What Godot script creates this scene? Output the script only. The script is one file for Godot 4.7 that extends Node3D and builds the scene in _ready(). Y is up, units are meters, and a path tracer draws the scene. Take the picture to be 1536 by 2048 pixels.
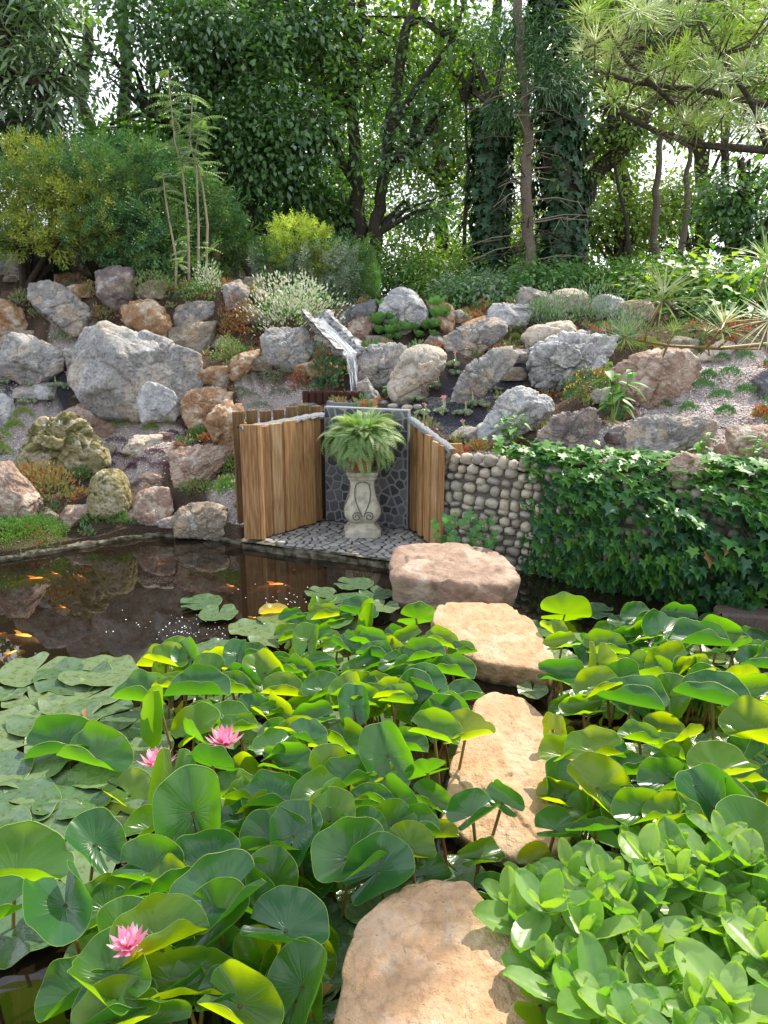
extends Node3D

const FOCAL := 1500.0                # focal length in pixels of the 1536 x 2048 photograph
const TILT := 14.0                   # degrees the camera looks down
const EYE := Vector3(0, 1.75, 0)

var rng := RandomNumberGenerator.new()
var used := {}
var M := {}
var sphere := {}
var n_big := FastNoiseLite.new()
var n_fine := FastNoiseLite.new()
var n_cell := FastNoiseLite.new()
var n_edge := FastNoiseLite.new()
var shore := PackedVector2Array()    # x, z of the pond's far bank, left to right
var hills := []                      # x, z, height of the bank's known points
var gravel_zones := []
var slate_zones := []

func _ready():
	rng.seed = 20240611
	# ---------------------------------------------------------------- camera, sky, sun, exposure
	var cam := Camera3D.new()
	cam.name = "camera"
	cam.position = EYE
	cam.rotation_degrees = Vector3(-TILT, 0, 0)
	cam.fov = rad_to_deg(2.0 * atan(1024.0 / FOCAL))
	cam.near = 0.05
	cam.far = 400.0
	add_child(cam)
	cam.current = true
	var sky_mat := ProceduralSkyMaterial.new()
	sky_mat.sky_top_color = Color(0.60, 0.67, 0.78)
	sky_mat.sky_horizon_color = Color(0.90, 0.92, 0.95)
	sky_mat.sky_curve = 0.22
	sky_mat.sky_energy_multiplier = 0.95
	sky_mat.ground_bottom_color = Color(0.25, 0.25, 0.2)
	sky_mat.ground_horizon_color = Color(0.5, 0.52, 0.5)
	sky_mat.sky_cover = cloud_cover()
	sky_mat.sky_cover_modulate = Color(1, 1, 1, 0.9)
	var sky := Sky.new()
	sky.sky_material = sky_mat
	var env := Environment.new()
	env.background_mode = Environment.BG_SKY
	env.sky = sky
	env.tonemap_mode = Environment.TONE_MAPPER_LINEAR
	env.tonemap_exposure = 1.55
	env.sdfgi_enabled = true
	env.ssao_enabled = true
	env.ssil_enabled = true
	var world := WorldEnvironment.new()
	world.name = "world"
	world.environment = env
	add_child(world)
	var sun := DirectionalLight3D.new()
	sun.name = "sun"
	sun.light_energy = 1.6
	sun.light_color = Color(1.0, 0.955, 0.88)
	sun.light_angular_distance = 0.5
	sun.shadow_enabled = true
	add_child(sun)
	sun.look_at_from_position(Vector3.ZERO, -Vector3(0.40, 0.78, -0.46), Vector3.UP)
	# ---------------------------------------------------------------- setting, then the things
	noises()
	materials()
	lay_of_the_land()
	build_ground()
	build_water()
	build_niche()
	build_cobble_wall()
	build_rocks()
	build_stepping_stones()
	build_spout()
	build_pedestal_and_fern()
	build_lilies()
	build_bog_beans()
	build_ivy()
	build_rockery_plants()
	creeping_plants()
	build_left_shrubs()
	build_trees()
	build_undergrowth()
	build_umbrella_pine()
	build_fish_and_litter()

# ==================================================================== helpers
func direction(px: float, py: float) -> Vector3:
	var dx := (px - 768.0) / FOCAL
	var dy := (1024.0 - py) / FOCAL
	var p := deg_to_rad(TILT)
	return Vector3(dx, dy * cos(p) - sin(p), -(cos(p) + dy * sin(p)))

func at(px: float, py: float, dist: float) -> Vector3:      # the point seen there, dist metres ahead
	var v := direction(px, py)
	return EYE + v * (dist / -v.z)

func level(px: float, py: float, y: float) -> Vector3:      # the point seen there at height y
	var v := direction(px, py)
	return EYE + v * ((y - EYE.y) / v.y)

func shore_z(x: float) -> float:
	for i in shore.size() - 1:
		if x <= shore[i + 1].x:
			var a := shore[i]
			var b := shore[i + 1]
			return lerpf(a.y, b.y, clampf((x - a.x) / maxf(b.x - a.x, 1e-4), 0, 1))
	return shore[shore.size() - 1].y

func height(x: float, z: float) -> float:
	if z > shore_z(x):
		return -0.6
	var sum := 0.0
	var tot := 0.0
	for p in hills:
		var dx: float = x - p.x
		var dz: float = z - p.z
		var w := 1.0 / (dx * dx + dz * dz + 0.05)
		w = w * w * w
		sum += w * p.y
		tot += w
	return sum / tot + 0.035 * n_big.get_noise_2d(x * 1.7, z * 1.7) * clampf((shore_z(x) - z) * 2.0, 0, 1)

func ground(px: float, py: float) -> Vector3:               # where the line of sight meets the bank
	var v := direction(px, py)
	v /= -v.z
	var t := 3.6
	while t < 22.0:
		var p := EYE + v * t
		if p.y < height(p.x, p.z):
			var lo := t - 0.12
			for k in 5:
				var mid := (lo + t) * 0.5
				p = EYE + v * mid
				if p.y < height(p.x, p.z):
					t = mid
				else:
					lo = mid
			return EYE + v * t
		t += 0.12
	return EYE + v * 12.0

func zone(points: Array) -> PackedVector2Array:
	var z := PackedVector2Array()
	for i in range(0, points.size(), 2):
		var p := ground(points[i], points[i + 1])
		z.append(Vector2(p.x, p.z))
	return z

func in_any(zones: Array, x: float, z: float) -> bool:
	for q in zones:
		if Geometry2D.is_point_in_polygon(Vector2(x, z), q):
			return true
	return false

func rnd(a: float, b: float) -> float:
	return rng.randf_range(a, b)

func lin(r: float, g: float, b: float) -> Color:            # an albedo_color from linear base values
	return Color(r, g, b).linear_to_srgb()

func numbered(called: String, parent: Node) -> String:
	var key := str(parent.get_instance_id()) + called
	var k: int = used.get(key, 0)
	used[key] = k + 1
	return called if k == 0 else "%s_%03d" % [called, k]

func hang(o: Node3D, called: String, parent: Node = null) -> Node3D:
	var p: Node = parent if parent else self
	o.name = numbered(called, p)
	p.add_child(o, true)
	return o

func tag(o: Node3D, label: String, category: String, group := "") -> Node3D:
	o.set_meta("label", label)
	o.set_meta("category", category)
	if group:
		o.set_meta("group", group)
	return o

func thing(called: String, label: String, category: String, where := Vector3.ZERO, group := "") -> Node3D:
	var o := Node3D.new()
	o.position = where
	hang(o, called)
	return tag(o, label, category, group)

func piece(called: String, m: Mesh, mat: Material, parent: Node = null, t := Transform3D()) -> MeshInstance3D:
	var o := MeshInstance3D.new()
	o.mesh = m
	if mat:
		o.material_override = mat
	o.transform = t
	hang(o, called, parent)
	return o

func structure(o: Node3D) -> Node3D:
	o.set_meta("kind", "structure")
	return o

func swarm(called: String, m: Mesh, mat: Material, list: Array, parent: Node = null, tints := []) -> MultiMeshInstance3D:
	var mm := MultiMesh.new()
	mm.transform_format = MultiMesh.TRANSFORM_3D
	mm.use_colors = tints.size() > 0
	mm.mesh = m
	mm.instance_count = list.size()
	for i in list.size():
		mm.set_instance_transform(i, list[i])
		if tints.size() > 0:
			mm.set_instance_color(i, tints[i])
	var o := MultiMeshInstance3D.new()
	o.multimesh = mm
	if mat:
		o.material_override = mat
	hang(o, called, parent)
	o.set_meta("kind", "stuff")
	return o

func arrays_mesh(v: PackedVector3Array, idx: PackedInt32Array, cols := PackedColorArray(), uvs := PackedVector2Array(), smooth := true, into: ArrayMesh = null) -> ArrayMesh:
	var nrm := PackedVector3Array()
	nrm.resize(v.size())
	for i in range(0, idx.size(), 3):
		var a := v[idx[i]]
		var f := (v[idx[i + 2]] - a).cross(v[idx[i + 1]] - a)
		nrm[idx[i]] += f
		nrm[idx[i + 1]] += f
		nrm[idx[i + 2]] += f
	for i in nrm.size():
		nrm[i] = nrm[i].normalized() if nrm[i].length_squared() > 1e-20 else Vector3.UP
	var arr := []
	arr.resize(Mesh.ARRAY_MAX)
	arr[Mesh.ARRAY_VERTEX] = v
	arr[Mesh.ARRAY_INDEX] = idx
	arr[Mesh.ARRAY_NORMAL] = nrm
	if cols.size():
		arr[Mesh.ARRAY_COLOR] = cols
	if uvs.size():
		arr[Mesh.ARRAY_TEX_UV] = uvs
	var m := into if into else ArrayMesh.new()
	m.add_surface_from_arrays(Mesh.PRIMITIVE_TRIANGLES, arr)
	return m

# a collector of triangles for leaves, tubes and boxes
class Kit:
	var v := PackedVector3Array()
	var i := PackedInt32Array()
	var c := PackedColorArray()
	var tint := Color.WHITE
	func add(p: Vector3) -> int:
		v.append(p)
		c.append(tint)
		return v.size() - 1
	func tri(a: int, b: int, d: int) -> void:
		i.append(a)
		i.append(b)
		i.append(d)
	# a leaf from base p along dir, folded along its midrib and drooping
	func leaf(p: Vector3, dir: Vector3, up: Vector3, length: float, width: float, fold := 0.25, droop := 0.15, steps := 2) -> void:
		var side := dir.cross(up).normalized()
		var nrm := side.cross(dir).normalized()
		var prev := -1
		var pl := -1
		var pr := -1
		for k in steps + 2:
			var t := float(k) / (steps + 1)
			var w := width * 0.5 * pow(sin(PI * pow(t, 0.8)), 0.8) if k > 0 and k < steps + 1 else 0.0
			var m := p + dir * (length * t) - nrm * (droop * length * t * t)
			var ci := add(m)
			if w <= 0.0:
				if prev >= 0 and pl >= 0:
					tri(prev, pl, ci)
					tri(prev, ci, pr)
				prev = ci
				pl = -1
				pr = -1
			else:
				var li := add(m - side * w + nrm * (fold * w))
				var ri := add(m + side * w + nrm * (fold * w))
				if pl < 0:
					tri(prev, li, ci)
					tri(prev, ci, ri)
				else:
					tri(prev, pl, li)
					tri(prev, li, ci)
					tri(prev, ci, ri)
					tri(prev, ri, pr)
				prev = ci
				pl = li
				pr = ri
	func tube(pts: Array, radii: Array, sides := 6) -> void:
		var base := v.size()
		var ref := Vector3(0.31, 0.2, 0.93)
		for k in pts.size():
			var d: Vector3 = (pts[mini(k + 1, pts.size() - 1)] - pts[maxi(k - 1, 0)]).normalized()
			var x := d.cross(ref)
			if x.length() < 0.05:
				x = d.cross(Vector3.RIGHT)
			x = x.normalized()
			var y := d.cross(x).normalized()
			for s in sides:
				var a := TAU * s / sides
				add(pts[k] + (x * cos(a) + y * sin(a)) * radii[k])
		for k in pts.size() - 1:
			for s in sides:
				var a := base + k * sides + s
				var b := base + k * sides + (s + 1) % sides
				tri(a, a + sides, b)
				tri(b, a + sides, b + sides)
		var e := add(pts[pts.size() - 1])
		var last := base + (pts.size() - 1) * sides
		for s in sides:
			tri(last + s, e, last + (s + 1) % sides)
	# a box with its edges chamfered by b
	func box(t: Transform3D, size: Vector3, b := 0.004) -> void:
		var h := size * 0.5
		var base := v.size()
		for ax in 3:
			for sg in [-1.0, 1.0]:
				var quad := []
				for q in [[-1.0, -1.0], [1.0, -1.0], [1.0, 1.0], [-1.0, 1.0]]:
					var p := Vector3.ZERO
					p[ax] = sg * h[ax]
					p[(ax + 1) % 3] = q[0] * (h[(ax + 1) % 3] - b)
					p[(ax + 2) % 3] = q[1] * (h[(ax + 2) % 3] - b)
					quad.append(add(t * p))
				if sg > 0:
					tri(quad[0], quad[2], quad[1])
					tri(quad[0], quad[3], quad[2])
				else:
					tri(quad[0], quad[1], quad[2])
					tri(quad[0], quad[2], quad[3])
		# the chamfers between neighbouring faces: hull by edges
		for ax in 3:
			var u := (ax + 1) % 3
			var w := (ax + 2) % 3
			for su in [-1.0, 1.0]:
				for sw in [-1.0, 1.0]:
					var ids := []
					for se in [-1.0, 1.0]:
						var p := Vector3.ZERO
						p[ax] = se * (h[ax] - b)
						p[u] = su * h[u]
						p[w] = sw * (h[w] - b)
						var q := p
						q[u] = su * (h[u] - b)
						q[w] = sw * h[w]
						ids.append(add(t * p))
						ids.append(add(t * q))
					if su * sw > 0:
						tri(ids[0], ids[2], ids[1])
						tri(ids[1], ids[2], ids[3])
					else:
						tri(ids[0], ids[1], ids[2])
						tri(ids[1], ids[3], ids[2])

func made(k: Kit, into: ArrayMesh = null) -> ArrayMesh:
	return arrays_mesh(k.v, k.i, k.c, PackedVector2Array(), true, into)

func along(p: Vector3, dir: Vector3, s: float, roll := 0.0) -> Transform3D:   # local y along dir
	var y := dir.normalized()
	var x := y.cross(Vector3(0.13, 0.21, 0.97)).normalized()
	if y.cross(Vector3(0.13, 0.21, 0.97)).length() < 0.1:
		x = y.cross(Vector3.RIGHT).normalized()
	var b := Basis(x, y, x.cross(y)) * Basis(Vector3.UP, roll)
	return Transform3D(b.scaled_local(Vector3.ONE * s), p)

func ico(level_: int) -> Array:
	if sphere.has(level_):
		return sphere[level_]
	var v := PackedVector3Array()
	var idx := PackedInt32Array()
	if level_ == 0:
		var g := (1.0 + sqrt(5.0)) / 2.0
		for p in [[-1, g, 0], [1, g, 0], [-1, -g, 0], [1, -g, 0], [0, -1, g], [0, 1, g], [0, -1, -g], [0, 1, -g], [g, 0, -1], [g, 0, 1], [-g, 0, -1], [-g, 0, 1]]:
			v.append(Vector3(p[0], p[1], p[2]).normalized())
		for f in [[0, 11, 5], [0, 5, 1], [0, 1, 7], [0, 7, 10], [0, 10, 11], [1, 5, 9], [5, 11, 4], [11, 10, 2], [10, 7, 6], [7, 1, 8], [3, 9, 4], [3, 4, 2], [3, 2, 6], [3, 6, 8], [3, 8, 9], [4, 9, 5], [2, 4, 11], [6, 2, 10], [8, 6, 7], [9, 8, 1]]:
			idx.append(f[0])
			idx.append(f[2])
			idx.append(f[1])
	else:
		var low := ico(level_ - 1)
		v = low[0].duplicate()
		var old: PackedInt32Array = low[1]
		var mids := {}
		for i in range(0, old.size(), 3):
			var m := [0, 0, 0]
			for e in 3:
				var a := old[i + e]
				var b := old[i + (e + 1) % 3]
				var key := mini(a, b) * 100000 + maxi(a, b)
				if not mids.has(key):
					mids[key] = v.size()
					v.append((v[a] + v[b]).normalized())
				m[e] = mids[key]
			for q in [old[i], m[0], m[2], m[0], old[i + 1], m[1], m[2], m[1], old[i + 2], m[0], m[1], m[2]]:
				idx.append(q)
	sphere[level_] = [v, idx]
	return sphere[level_]

func noises():
	n_big.noise_type = FastNoiseLite.TYPE_SIMPLEX
	n_big.seed = 5
	n_big.frequency = 1.0
	n_big.fractal_type = FastNoiseLite.FRACTAL_FBM
	n_big.fractal_octaves = 3
	n_fine.noise_type = FastNoiseLite.TYPE_SIMPLEX
	n_fine.seed = 11
	n_fine.frequency = 1.0
	n_fine.fractal_type = FastNoiseLite.FRACTAL_RIDGED
	n_fine.fractal_octaves = 4
	n_cell.noise_type = FastNoiseLite.TYPE_CELLULAR
	n_cell.seed = 3
	n_cell.frequency = 1.0
	n_cell.fractal_type = FastNoiseLite.FRACTAL_NONE
	n_cell.cellular_return_type = FastNoiseLite.RETURN_CELL_VALUE
	n_edge.noise_type = FastNoiseLite.TYPE_CELLULAR
	n_edge.seed = 3
	n_edge.frequency = 1.0
	n_edge.fractal_type = FastNoiseLite.FRACTAL_NONE
	n_edge.cellular_return_type = FastNoiseLite.RETURN_DISTANCE2_SUB

func cloud_cover() -> Texture2D:
	var n := FastNoiseLite.new()
	n.seed = 8
	n.frequency = 1.3
	n.fractal_octaves = 5
	var im := Image.create(512, 256, false, Image.FORMAT_RGBA8)
	for y in 256:
		var el := PI * (0.5 - (y + 0.5) / 256.0)
		for x in 512:
			var az := TAU * (x + 0.5) / 512.0
			var d := Vector3(cos(el) * cos(az), sin(el) * 1.6, cos(el) * sin(az))
			var c := smoothstep(-0.25, 0.3, n.get_noise_3d(d.x, d.y, d.z) + 0.12)
			im.set_pixel(x, y, Color(1, 1, 1, c))
	return ImageTexture.create_from_image(im)

func noise_tex(f: float, seed_: int, ramp: Array, oct := 5, ridged := false, size := 512, gain := 0.5) -> NoiseTexture2D:
	var n := FastNoiseLite.new()
	n.noise_type = FastNoiseLite.TYPE_SIMPLEX
	n.seed = seed_
	n.frequency = f
	n.fractal_octaves = oct
	n.fractal_gain = gain
	n.fractal_type = FastNoiseLite.FRACTAL_RIDGED if ridged else FastNoiseLite.FRACTAL_FBM
	var t := NoiseTexture2D.new()
	t.width = size
	t.height = size
	t.seamless = true
	t.noise = n
	if ramp.size():
		var g := Gradient.new()
		g.offsets = PackedFloat32Array(ramp[0])
		g.colors = PackedColorArray(ramp[1])
		t.color_ramp = g
	return t

func grey(x: float) -> Color:
	return Color(x, x, x).linear_to_srgb()

func std(col: Color, rough := 0.9, spec := 0.5) -> StandardMaterial3D:
	var m := StandardMaterial3D.new()
	m.albedo_color = col
	m.roughness = rough
	m.metallic_specular = spec
	m.cull_mode = BaseMaterial3D.CULL_DISABLED
	return m

func leafy(col: Color, back: Color, rough := 0.45, spec := 0.5) -> StandardMaterial3D:
	var m := std(col, rough, spec)
	m.backlight_enabled = true
	m.backlight = back
	return m

func grain(m: StandardMaterial3D, albedo: Texture2D, relief: Texture2D, cm: float, scale_: Vector3, world_ := true) -> StandardMaterial3D:
	m.uv1_triplanar = true
	m.uv1_world_triplanar = world_
	m.uv1_scale = scale_
	if albedo:
		m.albedo_texture = albedo
	if relief:
		m.heightmap_enabled = true
		m.heightmap_texture = relief
		m.heightmap_scale = cm
	return m

func materials():
	var speck := noise_tex(0.035, 21, [[0.0, 0.33, 0.5, 0.68, 1.0], [grey(0.58), grey(0.74), grey(0.88), grey(0.98), grey(1.0)]], 6)
	var relief := noise_tex(0.018, 22, [], 7, false, 512, 0.62)
	var pitted := noise_tex(0.016, 23, [[0.0, 0.3, 0.42, 0.55, 1.0], [grey(0.25), grey(0.5), grey(0.8), grey(0.93), grey(1.0)]], 7, false, 1024, 0.62)
	var streak := noise_tex(0.02, 24, [[0.0, 0.35, 0.5, 0.62, 1.0], [Color(0.25, 0.14, 0.065).linear_to_srgb(), Color(0.36, 0.215, 0.10).linear_to_srgb(), Color(0.43, 0.265, 0.125).linear_to_srgb(), Color(0.49, 0.32, 0.165).linear_to_srgb(), Color(0.56, 0.40, 0.23).linear_to_srgb()]], 6)
	M.rock = grain(std(Color.WHITE, 0.88, 0.35), speck, relief, 1.3, Vector3(2.6, 2.6, 2.6))
	M.rock.vertex_color_use_as_albedo = true
	M.worn = grain(std(Color.WHITE, 0.8, 0.4), noise_tex(0.006, 27, [[0.0, 0.5, 0.80, 0.88, 0.94, 1.0], [Color(0.93, 0.90, 0.87), Color(0.97, 0.96, 0.95), Color(1, 1, 1), Color(0.86, 0.80, 0.74), Color(0.62, 0.52, 0.45), Color(0.5, 0.4, 0.34)]], 6, true, 1024, 0.55), noise_tex(0.012, 28, [], 8, false, 1024, 0.68), 1.1, Vector3(1.15, 1.15, 1.15))
	M.worn.vertex_color_use_as_albedo = true
	M.pitted = grain(std(Color.WHITE, 0.92, 0.3), pitted, relief, 1.2, Vector3(1.5, 1.5, 1.5))
	M.pitted.vertex_color_use_as_albedo = true
	M.soil = grain(std(Color.WHITE, 1.0, 0.2), speck, relief, 2.0, Vector3(3, 3, 3))
	M.soil.vertex_color_use_as_albedo = true
	M.kerb = grain(std(Color.WHITE, 0.9, 0.3), noise_tex(0.012, 52, [[0.0, 0.4, 0.55, 1.0], [Color(0.10, 0.12, 0.05), Color(0.26, 0.25, 0.19), Color(0.40, 0.38, 0.33), Color(0.55, 0.52, 0.47)]], 6), relief, 1.0, Vector3(1.7, 1.7, 1.7))
	M.concrete = grain(std(lin(0.28, 0.27, 0.235), 0.95, 0.3), speck, relief, 0.6, Vector3(4, 4, 4))
	M.mortar = grain(std(lin(0.17, 0.155, 0.13), 0.95, 0.3), speck, relief, 0.8, Vector3(5, 5, 5))
	M.grout = grain(std(lin(0.36, 0.36, 0.37), 0.95, 0.3), speck, relief, 0.3, Vector3(6, 6, 6))
	for k in 4:
		M["cobble%d" % k] = grain(std([lin(0.46, 0.42, 0.34), lin(0.36, 0.335, 0.285), lin(0.50, 0.44, 0.34), lin(0.31, 0.275, 0.22)][k], 0.8, 0.4), speck, relief, 0.3, Vector3(5, 5, 5))
		M["slate%d" % k] = grain(std([lin(0.10, 0.11, 0.125), lin(0.14, 0.15, 0.165), lin(0.075, 0.08, 0.09), lin(0.18, 0.185, 0.19)][k], 0.7, 0.4), speck, relief, 0.25, Vector3(6, 6, 6))
		M["plank%d" % k] = grain(std([lin(1, 1, 1), lin(0.82, 0.74, 0.62), lin(1.0, 0.9, 0.78), lin(0.72, 0.62, 0.55)][k], 0.75, 0.35), streak, streak, 0.25, Vector3(4.5, 0.28, 4.5), false)
		M["plank%d" % k].uv1_offset = Vector3(0.37 * k, 0.21 * k, 0.11 * k)
	for k in 3:
		M["flag%d" % k] = grain(std([lin(0.36, 0.35, 0.335), lin(0.28, 0.27, 0.26), lin(0.42, 0.41, 0.39)][k], 0.85, 0.35), speck, relief, 0.3, Vector3(6, 6, 6))
	M.old_wood = grain(std(lin(0.42, 0.40, 0.40), 0.95, 0.2), streak, streak, 0.5, Vector3(4, 0.3, 4))
	M.dark_wood = grain(std(lin(0.14, 0.11, 0.09), 0.9, 0.25), speck, relief, 0.5, Vector3(3, 0.7, 3))
	M.red_wood = grain(std(lin(0.075, 0.032, 0.022), 0.85, 0.25), speck, relief, 0.5, Vector3(3, 0.7, 3))
	M.lead = grain(std(lin(0.25, 0.27, 0.29), 0.6, 0.4), speck, relief, 1.0, Vector3(5, 5, 5))
	M.cast = grain(std(Color.WHITE, 0.9, 0.3), speck, relief, 0.35, Vector3(5, 5, 5))
	M.cast.vertex_color_use_as_albedo = true
	M.groove = std(lin(0.16, 0.15, 0.12), 0.95, 0.2)
	M.clay = grain(std(lin(0.42, 0.13, 0.06), 0.9, 0.3), speck, relief, 0.3, Vector3(6, 6, 6))
	M.birch = grain(std(Color.WHITE, 0.8, 0.3), noise_tex(0.018, 31, [[0.0, 0.34, 0.45, 0.6, 1.0], [grey(0.025), grey(0.06), grey(0.26), grey(0.40), grey(0.52)]], 5), relief, 0.8, Vector3(1.3, 2.6, 1.3), false)
	M.bark = grain(std(lin(0.085, 0.07, 0.055), 0.95, 0.2), speck, relief, 2.0, Vector3(3, 0.7, 3))
	M.pale_bark = grain(std(lin(0.24, 0.195, 0.15), 0.95, 0.2), speck, relief, 2.0, Vector3(4, 1.2, 4))
	M.twig = std(lin(0.10, 0.08, 0.06), 0.9, 0.2)
	M.pale_twig = std(lin(0.34, 0.27, 0.20), 0.8, 0.3)
	# water: a murky pane that mirrors what stands round it
	M.water = std(Color(lin(0.013, 0.0085, 0.005), 0.74), 0.015, 0.5)
	M.water.transparency = BaseMaterial3D.TRANSPARENCY_ALPHA
	M.water.normal_enabled = true
	M.water.normal_texture = noise_tex(0.008, 41, [], 3)
	(M.water.normal_texture as NoiseTexture2D).as_normal_map = true
	(M.water.normal_texture as NoiseTexture2D).bump_strength = 1.2
	M.water.normal_scale = 0.05
	M.water.uv1_triplanar = true
	M.water.uv1_world_triplanar = true
	M.water.uv1_scale = Vector3(1.1, 1.1, 1.1)
	M.stream = std(Color(0.93, 0.95, 0.97, 0.16), 0.08, 0.7)
	M.stream.transparency = BaseMaterial3D.TRANSPARENCY_ALPHA
	M.foam = std(Color(0.95, 0.96, 0.97), 0.4, 0.5)
	# leaves
	var vein := vein_relief()
	var tops := [lin(0.032, 0.098, 0.012), lin(0.024, 0.078, 0.018), lin(0.046, 0.118, 0.010), lin(0.022, 0.078, 0.024)]
	var backs := [Color(0.62, 0.82, 0.012), Color(0.46, 0.72, 0.02), Color(0.80, 0.90, 0.008), Color(0.34, 0.60, 0.03)]
	for k in 4:
		M["lily%d" % k] = leafy(tops[k], backs[k], 0.23, 0.5)
		M["lily%d" % k].heightmap_enabled = true
		M["lily%d" % k].heightmap_texture = vein
		M["lily%d" % k].heightmap_scale = 0.07
	M.leaf_rim = leafy(lin(0.20, 0.32, 0.06), Color(0.6, 0.7, 0.1), 0.4)
	M.pad0 = std(lin(0.08, 0.13, 0.065), 0.20, 0.55)
	M.pad1 = std(lin(0.06, 0.11, 0.055), 0.20, 0.55)
	M.pad2 = std(lin(0.115, 0.165, 0.08), 0.26, 0.55)
	var blot := noise_tex(0.012, 61, [[0.0, 0.27, 0.31, 0.5, 0.72, 1.0], [Color(0.70, 0.60, 0.42), Color(0.86, 0.84, 0.72), Color(0.94, 0.95, 0.91), Color(0.97, 0.98, 0.96), Color(1, 1, 1), Color(1, 1, 0.95)]], 6)
	for k in 3:
		grain(M["pad%d" % k], blot, relief, 0.18, Vector3(3.1, 3.1, 3.1))
	M.yellow_pad = leafy(lin(0.42, 0.34, 0.09), Color(1, 0.85, 0.2), 0.4)
	M.stalk = std(lin(0.20, 0.13, 0.035), 0.5, 0.5)
	M.stalk_red = std(lin(0.22, 0.09, 0.03), 0.5, 0.5)
	M.petal = leafy(lin(0.80, 0.33, 0.50), Color(1.0, 0.55, 0.72), 0.5)
	M.petal_pale = leafy(lin(0.86, 0.58, 0.68), Color(1.0, 0.75, 0.85), 0.5)
	M.stamen = std(lin(0.75, 0.45, 0.05), 0.7)
	for k in 3:
		M["bean%d" % k] = leafy([lin(0.165, 0.28, 0.085), lin(0.105, 0.20, 0.055), lin(0.23, 0.345, 0.105)][k], [Color(0.48, 0.72, 0.04), Color(0.52, 0.74, 0.03), Color(0.60, 0.76, 0.04)][k], 0.34, 0.5)
	M.bean_stem = std(lin(0.24, 0.36, 0.08), 0.5)
	M.ivy0 = leafy(lin(0.065, 0.18, 0.045), Color(0.26, 0.48, 0.05), 0.42, 0.4)
	M.ivy1 = leafy(lin(0.036, 0.10, 0.045), Color(0.18, 0.36, 0.05), 0.40, 0.4)
	M.ivy2 = leafy(lin(0.10, 0.235, 0.045), Color(0.42, 0.62, 0.06), 0.45, 0.4)
	M.ivy3 = leafy(lin(0.26, 0.15, 0.06), Color(0.5, 0.3, 0.1), 0.6, 0.4)
	var greens := {
		"moss": [lin(0.20, 0.285, 0.05), Color(0.4, 0.5, 0.06)], "mat": [lin(0.10, 0.21, 0.05), Color(0.26, 0.42, 0.07)], "sedum": [lin(0.20, 0.225, 0.09), Color(0.35, 0.35, 0.12)],
		"rust": [lin(0.28, 0.14, 0.06), Color(0.6, 0.3, 0.12)], "red": [lin(0.30, 0.06, 0.05), Color(0.6, 0.15, 0.1)], "rosette": [lin(0.36, 0.43, 0.27), Color(0.12, 0.16, 0.06)],
		"saxifrage": [lin(0.14, 0.28, 0.09), Color(0.25, 0.42, 0.08)], "grey_green": [lin(0.21, 0.24, 0.15), Color(0.3, 0.35, 0.15)], "purple": [lin(0.14, 0.085, 0.10), Color(0.2, 0.1, 0.15)],
		"cushion": [lin(0.075, 0.16, 0.07), Color(0.2, 0.4, 0.1)], "yellow": [lin(0.75, 0.48, 0.02), Color(0.9, 0.7, 0.1)], "pink": [lin(0.60, 0.22, 0.25), Color(0.8, 0.4, 0.4)],
		"broad": [lin(0.12, 0.235, 0.07), Color(0.30, 0.52, 0.08)], "silver": [lin(0.25, 0.30, 0.22), Color(0.3, 0.4, 0.2)], "cream": [lin(0.66, 0.67, 0.54), Color(0.4, 0.45, 0.25)],
		"fern": [lin(0.20, 0.30, 0.11), Color(0.40, 0.58, 0.12)], "fern_pale": [lin(0.36, 0.43, 0.22), Color(0.5, 0.6, 0.2)], "dry": [lin(0.25, 0.13, 0.07), Color(0.4, 0.2, 0.1)],
		"gold": [lin(0.25, 0.29, 0.05), Color(0.40, 0.47, 0.06)], "juniper": [lin(0.12, 0.20, 0.06), Color(0.26, 0.4, 0.08)], "spruce": [lin(0.07, 0.15, 0.06), Color(0.2, 0.35, 0.08)],
		"lime": [lin(0.42, 0.48, 0.13), Color(0.8, 0.9, 0.2)], "pinnate": [lin(0.24, 0.33, 0.17), Color(0.42, 0.56, 0.20)], "grass": [lin(0.20, 0.36, 0.10), Color(0.5, 0.8, 0.15)],
		"needle": [lin(0.24, 0.33, 0.12), Color(0.48, 0.60, 0.14)], "needle_pale": [lin(0.46, 0.50, 0.32), Color(0.5, 0.55, 0.3)],
		"oak": [lin(0.10, 0.18, 0.065), Color(0.44, 0.66, 0.09)], "oak_sky_sheen": [lin(0.16, 0.235, 0.15), Color(0.34, 0.5, 0.16)], "lit": [lin(0.17, 0.26, 0.07), Color(0.62, 0.76, 0.10)],  # second oak green has the leaves' bluish sky sheen put into its colour
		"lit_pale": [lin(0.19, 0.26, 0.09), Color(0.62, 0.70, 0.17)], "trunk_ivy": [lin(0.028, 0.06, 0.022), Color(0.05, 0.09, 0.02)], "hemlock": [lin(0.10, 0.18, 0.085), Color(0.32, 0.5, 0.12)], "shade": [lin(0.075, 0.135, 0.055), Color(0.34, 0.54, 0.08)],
	}
	for g in greens:
		M[g] = leafy(greens[g][0], greens[g][1], 0.5, 0.4)
	for g in ["oak", "oak_sky_sheen", "rosette"]:
		M[g].roughness = 0.34
	M.koi = std(lin(0.85, 0.24, 0.03), 0.4)
	M.koi_gold = std(lin(0.9, 0.42, 0.06), 0.4)
	M.gravel = std(Color.WHITE, 0.9, 0.3)
	M.gravel.vertex_color_use_as_albedo = true

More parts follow.
